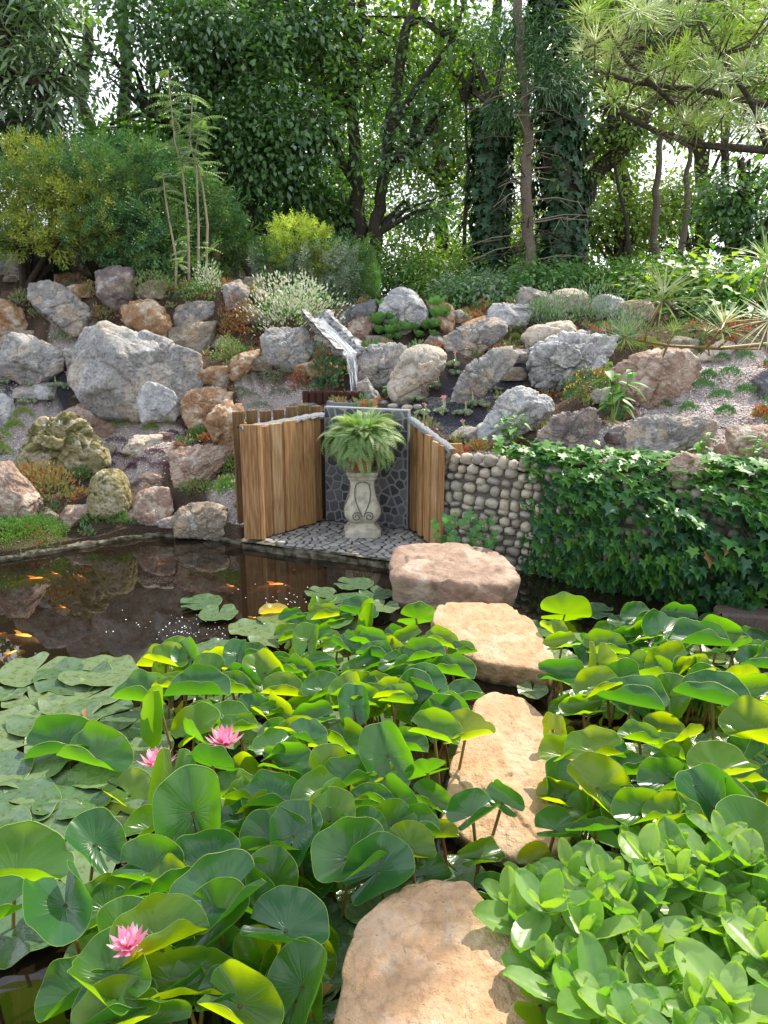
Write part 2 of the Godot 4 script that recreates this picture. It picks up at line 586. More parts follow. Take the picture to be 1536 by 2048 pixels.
func vein_relief() -> Texture2D:                             # raised ribs that fan out from the stalk (u round the leaf, v outwards)
	var im := Image.create(512, 64, false, Image.FORMAT_L8)
	for x in 512:
		for y in 64:
			var r := y / 63.0
			var a := x / 512.0 * 22.0
			var d := absf(a - roundf(a))
			var a2 := x / 512.0 * 44.0
			var d2 := absf(a2 - roundf(a2)) if r > 0.55 else 0.5
			var h := exp(-d * d * 60.0) * smoothstep(0.0, 0.25, r) * (1.0 - r * 0.8) + 0.5 * exp(-d2 * d2 * 60.0) * smoothstep(0.5, 0.7, r) * (1.0 - r)
			im.set_pixel(x, y, Color(h, h, h))
	return ImageTexture.create_from_image(im)

# ==================================================================== the land
func lay_of_the_land():
	for q in [[-60, -0.9], [-6.5, -0.9], [-5.6, -2.6], [-4.2, -4.6], [-2.95, -5.48], [-2.5, -5.84], [-2.0, -6.17], [-1.55, -6.14], [-1.16, -5.95], [-1.12, -6.02], [-0.56, -6.62], [-0.5, -6.64], [0.2, -6.36], [0.27, -6.3], [0.40, -5.84], [0.44, -5.80], [1.12, -5.28], [2.2, -4.58], [3.2, -4.28], [4.2, -3.4], [5.2, -0.9], [60, -0.9]]:
		shore.append(Vector2(q[0], q[1]))
	for q in [[-9, -2, 0.3], [-6, -3.5, 0.3], [-4.4, -5.0, 0.15], [-2.9, -5.6, 0.06], [-2.5, -5.95, 0.06], [-2, -6.3, 0.08], [-1.55, -6.25, 0.10], [-1.22, -6.1, 0.12], [-1.3, -6.5, 0.42], [-1.7, -6.6, 0.38], [-2.4, -6.5, 0.33], [-3.2, -6.4, 0.34],
		[-0.95, -6.45, 0.78], [-0.55, -6.75, 0.98], [0, -6.6, 1.0], [0.3, -6.4, 0.92], [0.5, -6.0, 0.80],
		[-6, -7, 0.75], [-4.2, -7, 0.66], [-3, -7, 0.65], [-2, -7, 0.68], [-1.3, -7, 0.86], [-0.3, -7, 1.04], [0.5, -7, 1.06], [1.2, -7, 1.08], [2.2, -7, 1.30], [3, -7, 1.36], [5, -7, 1.4],
		[-6, -8, 1.4], [-4.2, -8, 1.36], [-3.2, -8, 1.36], [-2.2, -8, 1.40], [-1.5, -8, 1.44], [-0.4, -8, 1.50], [0.5, -8, 1.50], [1.5, -8, 1.52], [2.5, -8, 1.70], [3.5, -8, 1.76], [5.5, -8, 1.8],
		[-6, -9, 2.15], [-4.2, -9, 2.15], [-3.3, -9, 2.15], [-2.5, -9, 2.18], [-1.8, -9, 2.16], [-0.5, -9, 1.95], [0.5, -9, 1.86], [1.7, -9, 2.0], [3, -9, 2.0], [5, -9, 2.0],
		[-7, -10.5, 2.9], [-4.5, -10.5, 2.9], [-2.5, -10.5, 2.8], [-0.5, -10.5, 2.15], [1, -10.5, 2.1], [3, -10.5, 2.1], [6, -10.5, 2.1],
		[-8, -14, 3.0], [-3, -14, 2.7], [0, -14, 2.2], [4, -14, 2.1], [8, -14, 2.1], [-14, -20, 3.0], [0, -22, 2.2], [14, -20, 2.0], [-30, -50, 2.6], [30, -50, 2.0], [0, -60, 2.2], [-40, -10, 2.0], [40, -10, 2.0], [-40, -1, 1.0], [40, -1, 1.0],
		[0.8, -5.75, 0.79], [1.2, -5.45, 0.80], [1.2, -6.2, 0.92], [2, -5.0, 0.84], [2, -5.9, 1.0], [3, -4.7, 0.86], [3, -5.9, 1.1], [4.4, -4.2, 0.9], [6, -3, 0.9], [6, -5.5, 1.2]]:
		hills.append(Vector3(q[0], q[2], q[1]))
	gravel_zones = [zone([225, 830, 330, 830, 365, 860, 330, 960, 290, 985, 215, 930]), zone([450, 760, 610, 735, 640, 760, 590, 860, 500, 860, 470, 790]), zone([1290, 780, 1400, 720, 1536, 690, 1536, 860, 1240, 850]), zone([895, 900, 1100, 905, 1240, 850, 1536, 870, 1536, 935, 1090, 940, 890, 918]),
		zone([150, 640, 250, 690, 190, 745, 90, 660]), zone([0, 700, 60, 780, 240, 860, 215, 930, 30, 930, 0, 930]), zone([400, 960, 500, 940, 500, 1055, 455, 1045])]
	slate_zones = [zone([0, 740, 150, 745, 175, 800, 90, 815, 0, 790]), zone([735, 800, 830, 800, 900, 720, 1060, 700, 1060, 760, 990, 800, 950, 880, 900, 880, 800, 830])]

func build_ground():
	var xs := []
	var x := -6.5
	while x < 6.5:
		xs.append(x)
		x += 0.06
	var left := [-6.6, -7, -8, -10, -14, -20, -30, -45, -70]
	for q in left:
		xs.push_front(float(q))
		xs.append(-float(q))
	var rows := 120
	var v := PackedVector3Array()
	var idx := PackedInt32Array()
	var cols := PackedColorArray()
	var nx := xs.size()
	for i in nx:
		var z0 := shore_z(xs[i])
		for k in rows:
			var z := z0
			var y := -0.65
			if k > 0:
				var s := float(k - 1) / (rows - 2)
				z = z0 - 0.002 - 7.0 * s * (0.55 + 0.45 * s) - 90.0 * pow(s, 7.0)
				y = height(xs[i], z)
			v.append(Vector3(xs[i], y, z))
			var c := Color(0.085, 0.062, 0.045)
			var m := n_big.get_noise_2d(xs[i] * 3.0, z * 3.0)
			c = c.lerp(Color(0.15, 0.105, 0.075), clampf(m * 1.4 + 0.3, 0, 1))
			if k < 116 and xs[i] > -6 and xs[i] < 6:
				var jx: float = xs[i] + 0.06 * n_big.get_noise_2d(z * 6.0, xs[i] * 6.0)
				if in_any(slate_zones, jx, z):
					c = Color(0.075, 0.078, 0.088)
				elif in_any(gravel_zones, jx, z):
					c = Color(0.46, 0.40, 0.38)
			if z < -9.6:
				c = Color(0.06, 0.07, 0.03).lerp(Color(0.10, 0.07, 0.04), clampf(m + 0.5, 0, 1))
			cols.append(c)
	for i in nx - 1:
		for k in rows - 1:
			var a := i * rows + k
			var b := a + rows
			for q in [a, a + 1, b, b, a + 1, b + 1]:
				idx.append(q)
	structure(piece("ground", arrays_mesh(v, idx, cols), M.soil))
	# loose chippings on the bank
	var chip := ArrayMesh.new()
	var base := ico(0)
	var cv := PackedVector3Array()
	for p in base[0]:
		cv.append(p * Vector3(1.0, 0.62, 0.8) * (0.8 + 0.35 * n_big.get_noise_3d(p.x * 3, p.y * 3, p.z * 3)))
	chip = arrays_mesh(cv, base[1])
	for kind in 2:
		var list := []
		var tints := []
		var zs: Array = slate_zones if kind == 1 else gravel_zones
		for q in zs:
			var lo := Vector2(1e9, 1e9)
			var hi := -lo
			var area := 0.0
			for i in q.size():
				lo = Vector2(minf(lo.x, q[i].x), minf(lo.y, q[i].y))
				hi = Vector2(maxf(hi.x, q[i].x), maxf(hi.y, q[i].y))
				var r: Vector2 = q[(i + 1) % q.size()]
				area += q[i].cross(r) * 0.5
			var want := int(absf(area) * (3600 if kind == 0 else 3600))
			var tries := 0
			while want > 0 and tries < 60000:
				tries += 1
				var s := Vector2(rnd(lo.x, hi.x), rnd(lo.y, hi.y))
				if not Geometry2D.is_point_in_polygon(s, q) or s.y > shore_z(s.x) - 0.02:
					continue
				want -= 1
				var y := height(s.x, s.y)
				var sc := rnd(0.006, 0.013) if kind == 0 else rnd(0.005, 0.011)
				list.append(Transform3D(Basis.from_euler(Vector3(rnd(-0.6, 0.6), rnd(0, TAU), rnd(-0.6, 0.6))).scaled(Vector3.ONE * sc), Vector3(s.x, y + sc * 0.3, s.y)))
				if kind == 0:
					tints.append([Color(0.58, 0.50, 0.47), Color(0.70, 0.65, 0.62), Color(0.42, 0.33, 0.31), Color(0.28, 0.25, 0.25), Color(0.76, 0.71, 0.67)][rng.randi() % 5])
				else:
					tints.append([Color(0.07, 0.075, 0.09), Color(0.12, 0.125, 0.14), Color(0.045, 0.048, 0.055)][rng.randi() % 3])
		var g := swarm("pale_gravel" if kind == 0 else "slate_chippings", chip, M.gravel, list, null, tints)
		tag(g, "pale pink and grey gravel spread between the rocks" if kind == 0 else "dark blue grey slate chippings between the rocks", "gravel")

func build_water():
	var p := PlaneMesh.new()
	p.size = Vector2(14, 7.2)
	structure(piece("water", p, M.water, null, Transform3D(Basis(), Vector3(0, 0, -3.6))))
	var b := PlaneMesh.new()
	b.size = Vector2(15, 9)
	structure(piece("pond_bottom", b, std(lin(0.05, 0.035, 0.022), 1.0, 0.1), null, Transform3D(Basis(), Vector3(0, -0.5, -3.6))))
	var k := Kit.new()
	k.box(Transform3D(Basis(), Vector3(0, -0.2, 3.05)), Vector3(30, 0.9, 8.0), 0.02)
	structure(piece("path", made(k), M.concrete))
	# the low concrete rim that follows the far bank
	var pts := []
	for q in [[-5.6, -2.6], [-4.2, -4.6], [-2.95, -5.48], [-2.5, -5.84], [-2.0, -6.17], [-1.55, -6.14], [-1.20, -5.99], [-1.08, -5.90], [-0.96, -5.84]]:
		pts.append(Vector3(q[0], 0, q[1]))
	var curve := Curve3D.new()
	for i in pts.size():
		var t: Vector3 = (pts[mini(i + 1, pts.size() - 1)] - pts[maxi(i - 1, 0)]) * 0.18
		curve.add_point(pts[i], -t, t)
	var prof := [[-0.03, -0.3], [0.055, -0.3], [0.06, 0.012], [0.045, 0.03], [0.0, 0.036], [-0.05, 0.034], [-0.10, 0.0]]
	var v := PackedVector3Array()
	var idx := PackedInt32Array()
	var n := 90
	var len_ := curve.get_baked_length()
	for i in n:
		var o := len_ * i / (n - 1)
		var c := curve.sample_baked(o)
		var d := (curve.sample_baked(minf(o + 0.03, len_)) - curve.sample_baked(maxf(o - 0.03, 0))).normalized()
		var out := Vector3(-d.z, 0, d.x)
		for q in prof:
			var w := 0.022 * n_big.get_noise_3d(c.x * 4 + q[0] * 20, q[1] * 20, c.z * 6)
			v.append(c + out * (q[0] + w) + Vector3(0, q[1] + w, 0))
	for i in n - 1:
		for j in prof.size() - 1:
			var a := i * prof.size() + j
			for q in [a, a + prof.size(), a + 1, a + 1, a + prof.size(), a + prof.size() + 1]:
				idx.append(q)
	structure(piece("pond_kerb", arrays_mesh(v, idx), M.kerb))

# flat stones of a crazy paving: cells of a jittered grid inside a region, each cut back to leave a joint
func crazy(region: PackedVector2Array, cell: float, joint: float) -> Array:
	var lo := region[0]
	var hi := region[0]
	for p in region:
		lo = Vector2(minf(lo.x, p.x), minf(lo.y, p.y))
		hi = Vector2(maxf(hi.x, p.x), maxf(hi.y, p.y))
	var seeds := []
	var ny := int((hi.y - lo.y) / cell) + 3
	var nx := int((hi.x - lo.x) / cell) + 3
	for j in ny:
		for i in nx:
			seeds.append(lo + Vector2((i - 0.5 + 0.5 * (j % 2) + rnd(-0.38, 0.38)) * cell, (j - 0.5 + rnd(-0.38, 0.38)) * cell))
	var out := []
	for a in seeds.size():
		var poly := PackedVector2Array([seeds[a] + Vector2(-cell, -cell) * 1.2, seeds[a] + Vector2(cell, -cell) * 1.2, seeds[a] + Vector2(cell, cell) * 1.2, seeds[a] + Vector2(-cell, cell) * 1.2])
		for b in seeds.size():
			var d: Vector2 = seeds[b] - seeds[a]
			if b == a or d.length() > cell * 2.6:
				continue
			var n := d.normalized()
			var lim: float = n.dot(seeds[a]) + d.length() * 0.5 - joint * rnd(0.35, 0.8)
			var next := PackedVector2Array()
			for i in poly.size():
				var p := poly[i]
				var q := poly[(i + 1) % poly.size()]
				var dp := n.dot(p) - lim
				var dq := n.dot(q) - lim
				if dp <= 0:
					next.append(p)
				if dp * dq < 0:
					next.append(p.lerp(q, dp / (dp - dq)))
			poly = next
			if poly.size() < 3:
				break
		if poly.size() < 3:
			continue
		for r in Geometry2D.intersect_polygons(poly, region):
			if r.size() >= 3:
				var ar := 0.0
				for i in r.size():
					ar += r[i].cross(r[(i + 1) % r.size()]) * 0.5
				if absf(ar) > cell * cell * 0.06:
					if ar < 0:
						r.reverse()
					out.append(r)
	return out

# a flat stone from its outline, lying in the frame t (outline in x and z, top towards y)
func flag(poly: PackedVector2Array, t: Transform3D, thick: float) -> ArrayMesh:
	var k := Kit.new()
	var c := Vector2.ZERO
	for p in poly:
		c += p / poly.size()
	var rings := [[1.0, -0.01], [1.0, thick * 0.75], [0.90, thick]]
	for r in rings:
		for p in poly:
			var q: Vector2 = c + (p - c) * r[0]
			k.add(t * Vector3(q.x, r[1] + rnd(-0.0006, 0.0006), q.y))
	var n := poly.size()
	for j in 2:
		for i in n:
			var a := j * n + i
			var b := j * n + (i + 1) % n
			k.tri(a, b, a + n)
			k.tri(b, b + n, a + n)
	var top := k.add(t * Vector3(c.x, thick * 1.05, c.y))
	for i in n:
		k.tri(2 * n + i, 2 * n + (i + 1) % n, top)
	return arrays_mesh(k.v, k.i, PackedColorArray(), PackedVector2Array(), false)

func build_niche():
	# the paved ledge the pedestal stands on
	var edge := PackedVector2Array()
	for q in [[-1.14, -5.80], [-0.9, -5.68], [-0.65, -5.56], [-0.25, -5.40], [0.12, -5.25], [0.40, -5.15], [0.55, -5.2], [0.50, -5.62], [0.40, -5.80], [0.26, -6.24], [-0.48, -6.55], [-0.56, -6.53]]:
		edge.append(Vector2(q[0], q[1]))
	var k := Kit.new()
	var n := edge.size()
	for y in [-0.4, 0.035, 0.055]:
		for i in n:
			var p := edge[i]
			var w := 0.02 * n_big.get_noise_2d(p.x * 9, y * 30)
			var inset := 0.015 if y > 0.05 else 0.0
			k.add(Vector3(p.x, y + (w if y > 0 else 0.0) * 0.3, p.y - inset - w))
	for j in 2:
		for i in n:
			var a := j * n + i
			var b := j * n + (i + 1) % n
			k.tri(a, b, a + n)
			k.tri(b, b + n, a + n)
	var tri2 := Geometry2D.triangulate_polygon(edge)
	for i in tri2:
		k.i.append(2 * n + i)
	var ledge := piece("paved_ledge", made(k), M.kerb)
	structure(ledge)
	var inner := PackedVector2Array()
	for q in [[-1.0, -5.84], [-0.85, -5.72], [-0.62, -5.62], [-0.24, -5.46], [0.12, -5.32], [0.36, -5.25], [0.38, -5.6], [0.2, -6.16], [-0.5, -6.44]]:
		inner.append(Vector2(q[0], q[1]))
	for poly in crazy(inner, 0.078, 0.016):
		var m := flag(poly, Transform3D(Basis(), Vector3(0, 0.056, 0)), 0.007)
		piece("paving_stone", m, M["flag%d" % (rng.randi() % 3)], ledge)
	# the upright slab behind it, faced with broken slate
	var a0 := Vector3(-0.52, 0, -6.50)
	var a1 := Vector3(0.20, 0, -6.20)
	var dx := (a1 - a0).normalized()
	var face := Vector3(-dx.z, 0, dx.x)
	var w2 := a0.distance_to(a1)
	var slab := thing("slate_faced_panel", "upright grey panel faced with broken slate pieces behind the pedestal", "panel", a0)
	var kb := Kit.new()
	kb.box(Transform3D(Basis(dx, Vector3.UP, face), dx * w2 * 0.5 + Vector3(0, 0.56, 0) - face * 0.03), Vector3(w2, 1.02, 0.06), 0.005)
	piece("backing", made(kb), M.grout, slab)
	var frame := Transform3D(Basis(dx, face, Vector3.DOWN), Vector3(0, 0, 0) + face * 0.0005)
	var panel := PackedVector2Array([Vector2(0.01, -1.06), Vector2(w2 - 0.01, -1.06), Vector2(w2 - 0.01, -0.06), Vector2(0.01, -0.06)])
	for poly in crazy(panel, 0.082, 0.015):
		piece("slate_piece", flag(poly, frame, 0.006), M["slate%d" % (rng.randi() % 4)], slab)
	# planks on either side
	fence_panel("plank_screen", "screen of upright brown planks left of the pedestal with grey lead capping", [Vector3(-1.0, 0, -5.87), Vector3(-0.535, 0, -6.47)], 0.065, [0.965, 1.005], [0.11, 0.055, 0.095, 0.05, 0.12, 0.11, 0.11, 0.11], true, true)
	fence_panel("plank_screen", "narrow screen of upright planks right of the pedestal with lead capping", [Vector3(0.225, 0, -6.2), Vector3(0.415, 0, -5.56)], 0.06, [1.0, 0.86], [0.10, 0.11, 0.05, 0.10, 0.09, 0.06, 0.09, 0.07], true, false)
	# weathered boards behind the left screen and the log edging under the spout
	var old := thing("weathered_fence", "low grey weathered board fence behind the left plank screen", "fence", Vector3(-1.2, 0, -6.1))
	for i in 7:
		var kk := Kit.new()
		var x := 0.01 + i * 0.098
		kk.box(Transform3D(Basis(Vector3.UP, 0.42), Vector3(x, 0.55 + rnd(-0.012, 0.012), -0.02 - i * 0.09)), Vector3(0.092, 1.03, 0.03), 0.004)
		piece("board", made(kk), M.old_wood, old)
	var logs := thing("log_edging", "dark red brown log edging below the waterfall spout", "edging", Vector3(-0.52, 0, -7.15))
	for i in 9:
		var kk := Kit.new()
		var x := -0.22 + i * 0.065
		kk.tube([Vector3(x, 0.85, 0.0), Vector3(x, 1.13 + rnd(-0.01, 0.01), 0.0), Vector3(x, 1.145, 0.0)], [0.033, 0.033, 0.025], 8)
		piece("log", made(kk), M.red_wood, logs)

func fence_panel(called: String, label: String, ends: Array, thick: float, tops: Array, widths: Array, cap: bool, wide_end: bool):
	var a: Vector3 = ends[0]
	var b: Vector3 = ends[1]
	var dx := (b - a).normalized()
	var face := Vector3(-dx.z, 0, dx.x)
	if face.z < 0:
		face = -face
	var total := 0.0
	for w in widths:
		total += w
	var t := thing(called, label, "fence", a)
	var s := 0.0
	var run := a.distance_to(b)
	for i in widths.size():
		var w: float = widths[i] / total * run
		var f := (s + w * 0.5) / run
		var h: float = lerpf(tops[0], tops[1], f) - 0.055
		var k := Kit.new()
		var proud := 0.024 if i % 2 == 0 else 0.0
		k.box(Transform3D(Basis(dx, Vector3.UP, dx.cross(Vector3.UP)) * Basis(Vector3.UP, rnd(-0.03, 0.03)), dx * (s + w * 0.5) + Vector3(0, 0.06 + h * 0.5, 0) - face * (0.03 - proud + rnd(0, 0.004))), Vector3(w + (0.016 if i % 2 == 0 else 0.01), h, 0.026), 0.004)
		piece("plank", made(k), M["plank%d" % (rng.randi() % 4)], t)
		s += w
	if wide_end:
		for i in 2:
			var k := Kit.new()
			var w := 0.135 if i == 0 else 0.06
			k.box(Transform3D(Basis(Vector3.UP, -0.1 if i == 0 else -0.5), Vector3(-0.062 if i == 0 else 0.012, 0.06 + 0.47, 0.02 if i == 0 else 0.015)), Vector3(w, 0.93, 0.03), 0.004)
			piece("plank", made(k), M["plank%d" % (3 - i)], t)
	else:
		var k := Kit.new()
		k.box(Transform3D(Basis(Vector3.UP, 0.12), Vector3(0.285, 0.80, 0.56)), Vector3(0.17, 0.16, 0.03), 0.004)
		piece("plank", made(k), M.plank1, t)
	if cap:
		var k := Kit.new()
		var cols := 26
		for i in cols + 1:
			var f := float(i) / cols
			var y := lerpf(tops[0], tops[1], f) + 0.012
			var e := 0.012 * n_big.get_noise_2d(f * 9.0, tops[1] * 10)
			var p := dx * (run * f) + (Vector3(-0.13, 0, 0.03) * (1.0 - f) * (1.0 if wide_end else 0.0)) + (Vector3(0.10, -0.015, 0.05) * f * (0.0 if wide_end else 1.0))
			k.add(p + face * 0.035 + Vector3(0, y - 0.03 + e * 1.5, 0))
			k.add(p + face * 0.03 + Vector3(0, y + e * 0.5, 0))
			k.add(p - face * 0.005 + Vector3(0, y + 0.006 + e, 0))
			k.add(p - face * 0.04 + Vector3(0, y - 0.012 - e, 0))
		for i in cols:
			for j in 3:
				var q := i * 4 + j
				k.tri(q, q + 1, q + 4)
				k.tri(q + 1, q + 5, q + 4)
		piece("lead_capping", made(k), M.lead, t)

func creeping_plants():                                       # low growth and fallen leaves over the bare soil
	var tufts := []
	for i in 3:
		tufts.append(dome_leaves(0.12, 0.05, 0.12, 34, 0.030, 0.013, 0.6, 0.3))
	var kits := Kit.new()
	kits.leaf(Vector3(-0.5, 0, 0), Vector3(1, 0, 0), Vector3.UP, 1.0, 0.5, 0.3, 0.2, 2)
	var litter := []
	var lists := [[], [], []]
	var n := 0
	while n < 4200:
		var x := rnd(-4.6, 4.6)
		var z := shore_z(x) - 0.05 - rnd(0, 1) * 3.9
		if z < -9.7 or in_any(slate_zones, x, z):
			continue
		n += 1
		var p := Vector3(x, height(x, z), z)
		var t := Transform3D(Basis.from_euler(Vector3(rnd(-0.2, 0.5), rnd(0, TAU), rnd(-0.3, 0.3))), p)
		if n % 3 == 0:
			litter.append(t.scaled_local(Vector3.ONE * rnd(0.02, 0.05)).translated(Vector3(0, 0.012, 0)))
		elif n_big.get_noise_2d(x * 1.6 + 40.0, z * 1.6) > -0.16 and not in_any(gravel_zones, x, z):
			lists[rng.randi() % 3].append(t.scaled_local(Vector3.ONE * rnd(0.6, 1.6)))
	for i in 3:
		tag(swarm("creeping_plants", tufts[i], M[["sedum", "cushion", "rust"][i]], lists[i]), ["yellowish creeping growth over the soil between the rocks", "dark green creeping growth over the soil between the rocks", "rusty creeping growth over the soil between the rocks"][i], "ground cover")
	tag(swarm("leaf_litter", made(kits), M.dry, litter), "brown fallen leaves scattered over the rock garden soil", "leaf litter")

func pebble(seed_: int) -> ArrayMesh:
	var base := ico(2)
	var v := PackedVector3Array()
	for p in base[0]:
		var q: Vector3 = p * (1.0 + 0.22 * n_big.get_noise_3d(p.x + seed_ * 7, p.y, p.z))
		v.append(Vector3(signf(q.x) * pow(absf(q.x), 0.85), signf(q.y) * pow(absf(q.y), 0.85), q.z))
	return arrays_mesh(v, base[1])

func build_cobble_wall():
	var wall := thing("cobble_wall", "low retaining wall of rounded cobbles in mortar below the gravel bed", "wall", Vector3.ZERO)
	var corners := [Vector3(0.405, 0, -5.70), Vector3(1.12, 0, -5.18), Vector3(2.2, 0, -4.48), Vector3(3.2, 0, -4.18)]
	var shapes := []
	for i in 5:
		shapes.append(pebble(i))
	for sct in 3:
		var a: Vector3 = corners[sct]
		var b: Vector3 = corners[sct + 1]
		var dx := (b - a).normalized()
		var face := Vector3(-dx.z, 0, dx.x)
		var run := a.distance_to(b)
		var k := Kit.new()
		k.box(Transform3D(Basis(dx, Vector3.UP, face), a + dx * run * 0.5 + Vector3(0, 0.1, 0) - face * 0.055), Vector3(run + 0.03 + 0.002 * sct, 1.24 + 0.004 * sct, 0.11), 0.01)
		piece("mortar", made(k), M.mortar, wall)
		var y := -0.03
		var row := 0
		while y < 0.74:
			var rh := rnd(0.058, 0.085) if row % 3 else rnd(0.045, 0.055)
			var s := rnd(0.0, 0.05)
			while s < run - 0.03:
				var w := rnd(0.06, 0.115)
				if sct < 2 or s > 0.0:
					var p := a + dx * (s + w * 0.5) + Vector3(0, y + rh * 0.5 + rnd(-0.016, 0.016), 0) + face * rnd(-0.004, 0.012)
					var o := piece("cobble", shapes[rng.randi() % 5], M["cobble%d" % (rng.randi() % 4)], wall, Transform3D(Basis(dx, Vector3.UP, face) * Basis(Vector3.BACK, rnd(-0.2, 0.2)) * Basis().scaled(Vector3(w * 0.48, rh * rnd(0.44, 0.60), 0.045)), p))
				s += w + rnd(0.001, 0.01)
			y += rh + 0.006
			row += 1
		# flat coping stones
		var s2 := 0.0
		while s2 < run:
			var w := rnd(0.10, 0.2)
			var p := a + dx * (s2 + w * 0.5) + Vector3(0, 0.755, 0) - face * 0.06
			piece("coping_stone", shapes[rng.randi() % 5], M["cobble%d" % (rng.randi() % 2)], wall, Transform3D(Basis(dx, Vector3.UP, face) * Basis().scaled(Vector3(w * 0.5, 0.03, 0.085)), p))
			s2 += w + 0.008
	# dark timber at the foot of the wall, far right
	var sl := thing("timber_sleeper", "dark wet timber sleeper at the foot of the ivy wall", "timber", Vector3(2.5, 0.02, -4.02))
	for i in 2:
		var k := Kit.new()
		k.box(Transform3D(Basis(Vector3.UP, -0.2), Vector3(0.15, 0.05 - i * 0.1, i * 0.16)), Vector3(1.4, 0.11, 0.16), 0.015)
		piece("beam", made(k), M.dark_wood, sl)

# ==================================================================== rocks
# a boulder bounded by planes (normal, distance from its centre), rounded and weathered
func boulder(planes: Array, ext: Vector3, sub: int, sharp: float, amp: float, pal: Array, seed_: int, strat := 0.0, mossy := 0.0, wet := -1e9) -> ArrayMesh:
	var base := ico(sub)
	var v := PackedVector3Array()
	var cols := PackedColorArray()
	var size := (ext.x + ext.y + ext.z) / 3.0 * 2.0
	var off := Vector3(seed_ * 13.7, seed_ * 5.3, seed_ * 9.1)
	var lay := Vector3(0.25, 1.0, 0.15).normalized().rotated(Vector3.BACK, sin(seed_ * 2.3) * 0.7)
	for p in base[0]:
		var d: Vector3 = (p * ext).normalized()
		var s := 0.0
		for q in planes:
			var c: float = d.dot(q[0])
			if c > 0:
				s += pow(c / q[1], sharp)
		var r := pow(s, -1.0 / sharp)
		var w := d * r
		var u := w / size + off
		var g := n_big.get_noise_3dv(u * 3.2)
		var cell := n_cell.get_noise_3dv(u * 3.0 + Vector3(g, g, -g) * 0.25)
		var edge := n_edge.get_noise_3dv(u * 3.0 + Vector3(g, g, -g) * 0.25)
		var fine := n_fine.get_noise_3dv(u * 5.0)
		var along_ := w.dot(lay)
		var st := n_big.get_noise_1d(along_ / size * 26.0 + seed_ * 3.0 + g * 1.5) * strat
		var disp := g * 0.32 * amp + cell * 0.62 * amp - 0.6 * amp * (1.0 - smoothstep(-1.0, -0.82, edge)) + fine * 0.22 * amp + st * 0.5 * amp
		w += d * (disp * size)
		v.append(w)
		var t := clampf(0.5 + 0.9 * n_big.get_noise_3dv(u * 4.0 + Vector3(50, 0, 0)) + st * 0.6, 0, 1)
		var col: Color = pal[0].lerp(pal[1], t)
		var rust := smoothstep(0.10, 0.32, n_big.get_noise_3dv(u * 2.2 + Vector3(0, 70, 0)))
		col = col.lerp(pal[2], rust * 0.85)
		col = col.lerp(col * 0.55, smoothstep(0.35, 0.75, n_fine.get_noise_3dv(u * 6.0 + Vector3(9, 9, 9))) * 0.5)
		col = col.lerp(Color(0.55, 0.55, 0.50), (0.45 if wet < -1e8 else 0.10) * smoothstep(0.34, 0.46, n_big.get_noise_3dv(w * 7.0 + off)))   # lichen
		if wet < -1e8:
			col = col * 1.17
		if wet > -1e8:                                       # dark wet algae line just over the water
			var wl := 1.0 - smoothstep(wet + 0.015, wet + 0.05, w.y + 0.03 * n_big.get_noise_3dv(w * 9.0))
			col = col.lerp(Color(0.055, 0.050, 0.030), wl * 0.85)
		if mossy > 0.0:
			var mo := smoothstep(0.0, 0.25, n_big.get_noise_3dv(u * 5.0 + Vector3(20, 20, 0)) - 0.35 + mossy + d.y * 0.25)
			col = col.lerp(Color(0.10, 0.095, 0.03), mo * 0.9)
		cols.append(col)
	return arrays_mesh(v, base[1], cols)

func palette(kind: String) -> Array:
	match kind:
		"g": return [Color(0.345, 0.335, 0.32), Color(0.235, 0.228, 0.22), Color(0.42, 0.37, 0.31)]
		"w": return [Color(0.45, 0.445, 0.44), Color(0.30, 0.30, 0.305), Color(0.54, 0.53, 0.50)]
		"o": return [Color(0.40, 0.25, 0.14), Color(0.29, 0.165, 0.09), Color(0.48, 0.38, 0.27)]
		"p": return [Color(0.40, 0.29, 0.225), Color(0.28, 0.19, 0.145), Color(0.50, 0.41, 0.33)]
		"u": return [Color(0.24, 0.195, 0.18), Color(0.145, 0.12, 0.115), Color(0.32, 0.26, 0.21)]
		"d": return [Color(0.11, 0.11, 0.12), Color(0.16, 0.155, 0.155), Color(0.20, 0.19, 0.18)]
		"b": return [Color(0.29, 0.25, 0.195), Color(0.20, 0.165, 0.125), Color(0.38, 0.29, 0.20)]
		"c": return [Color(0.52, 0.465, 0.385), Color(0.40, 0.345, 0.28), Color(0.56, 0.46, 0.35)]
		"k": return [Color(0.32, 0.305, 0.285), Color(0.205, 0.19, 0.175), Color(0.42, 0.34, 0.26)]
		"m": return [Color(0.30, 0.26, 0.15), Color(0.22, 0.20, 0.09), Color(0.42, 0.37, 0.26)]
		"s": return [Color(0.52, 0.345, 0.21), Color(0.445, 0.28, 0.16), Color(0.54, 0.39, 0.265)]
		"t": return [Color(0.39, 0.285, 0.22), Color(0.24, 0.165, 0.125), Color(0.47, 0.375, 0.30)]
	return [Color(0.4, 0.4, 0.4), Color(0.3, 0.3, 0.3), Color(0.4, 0.3, 0.2)]

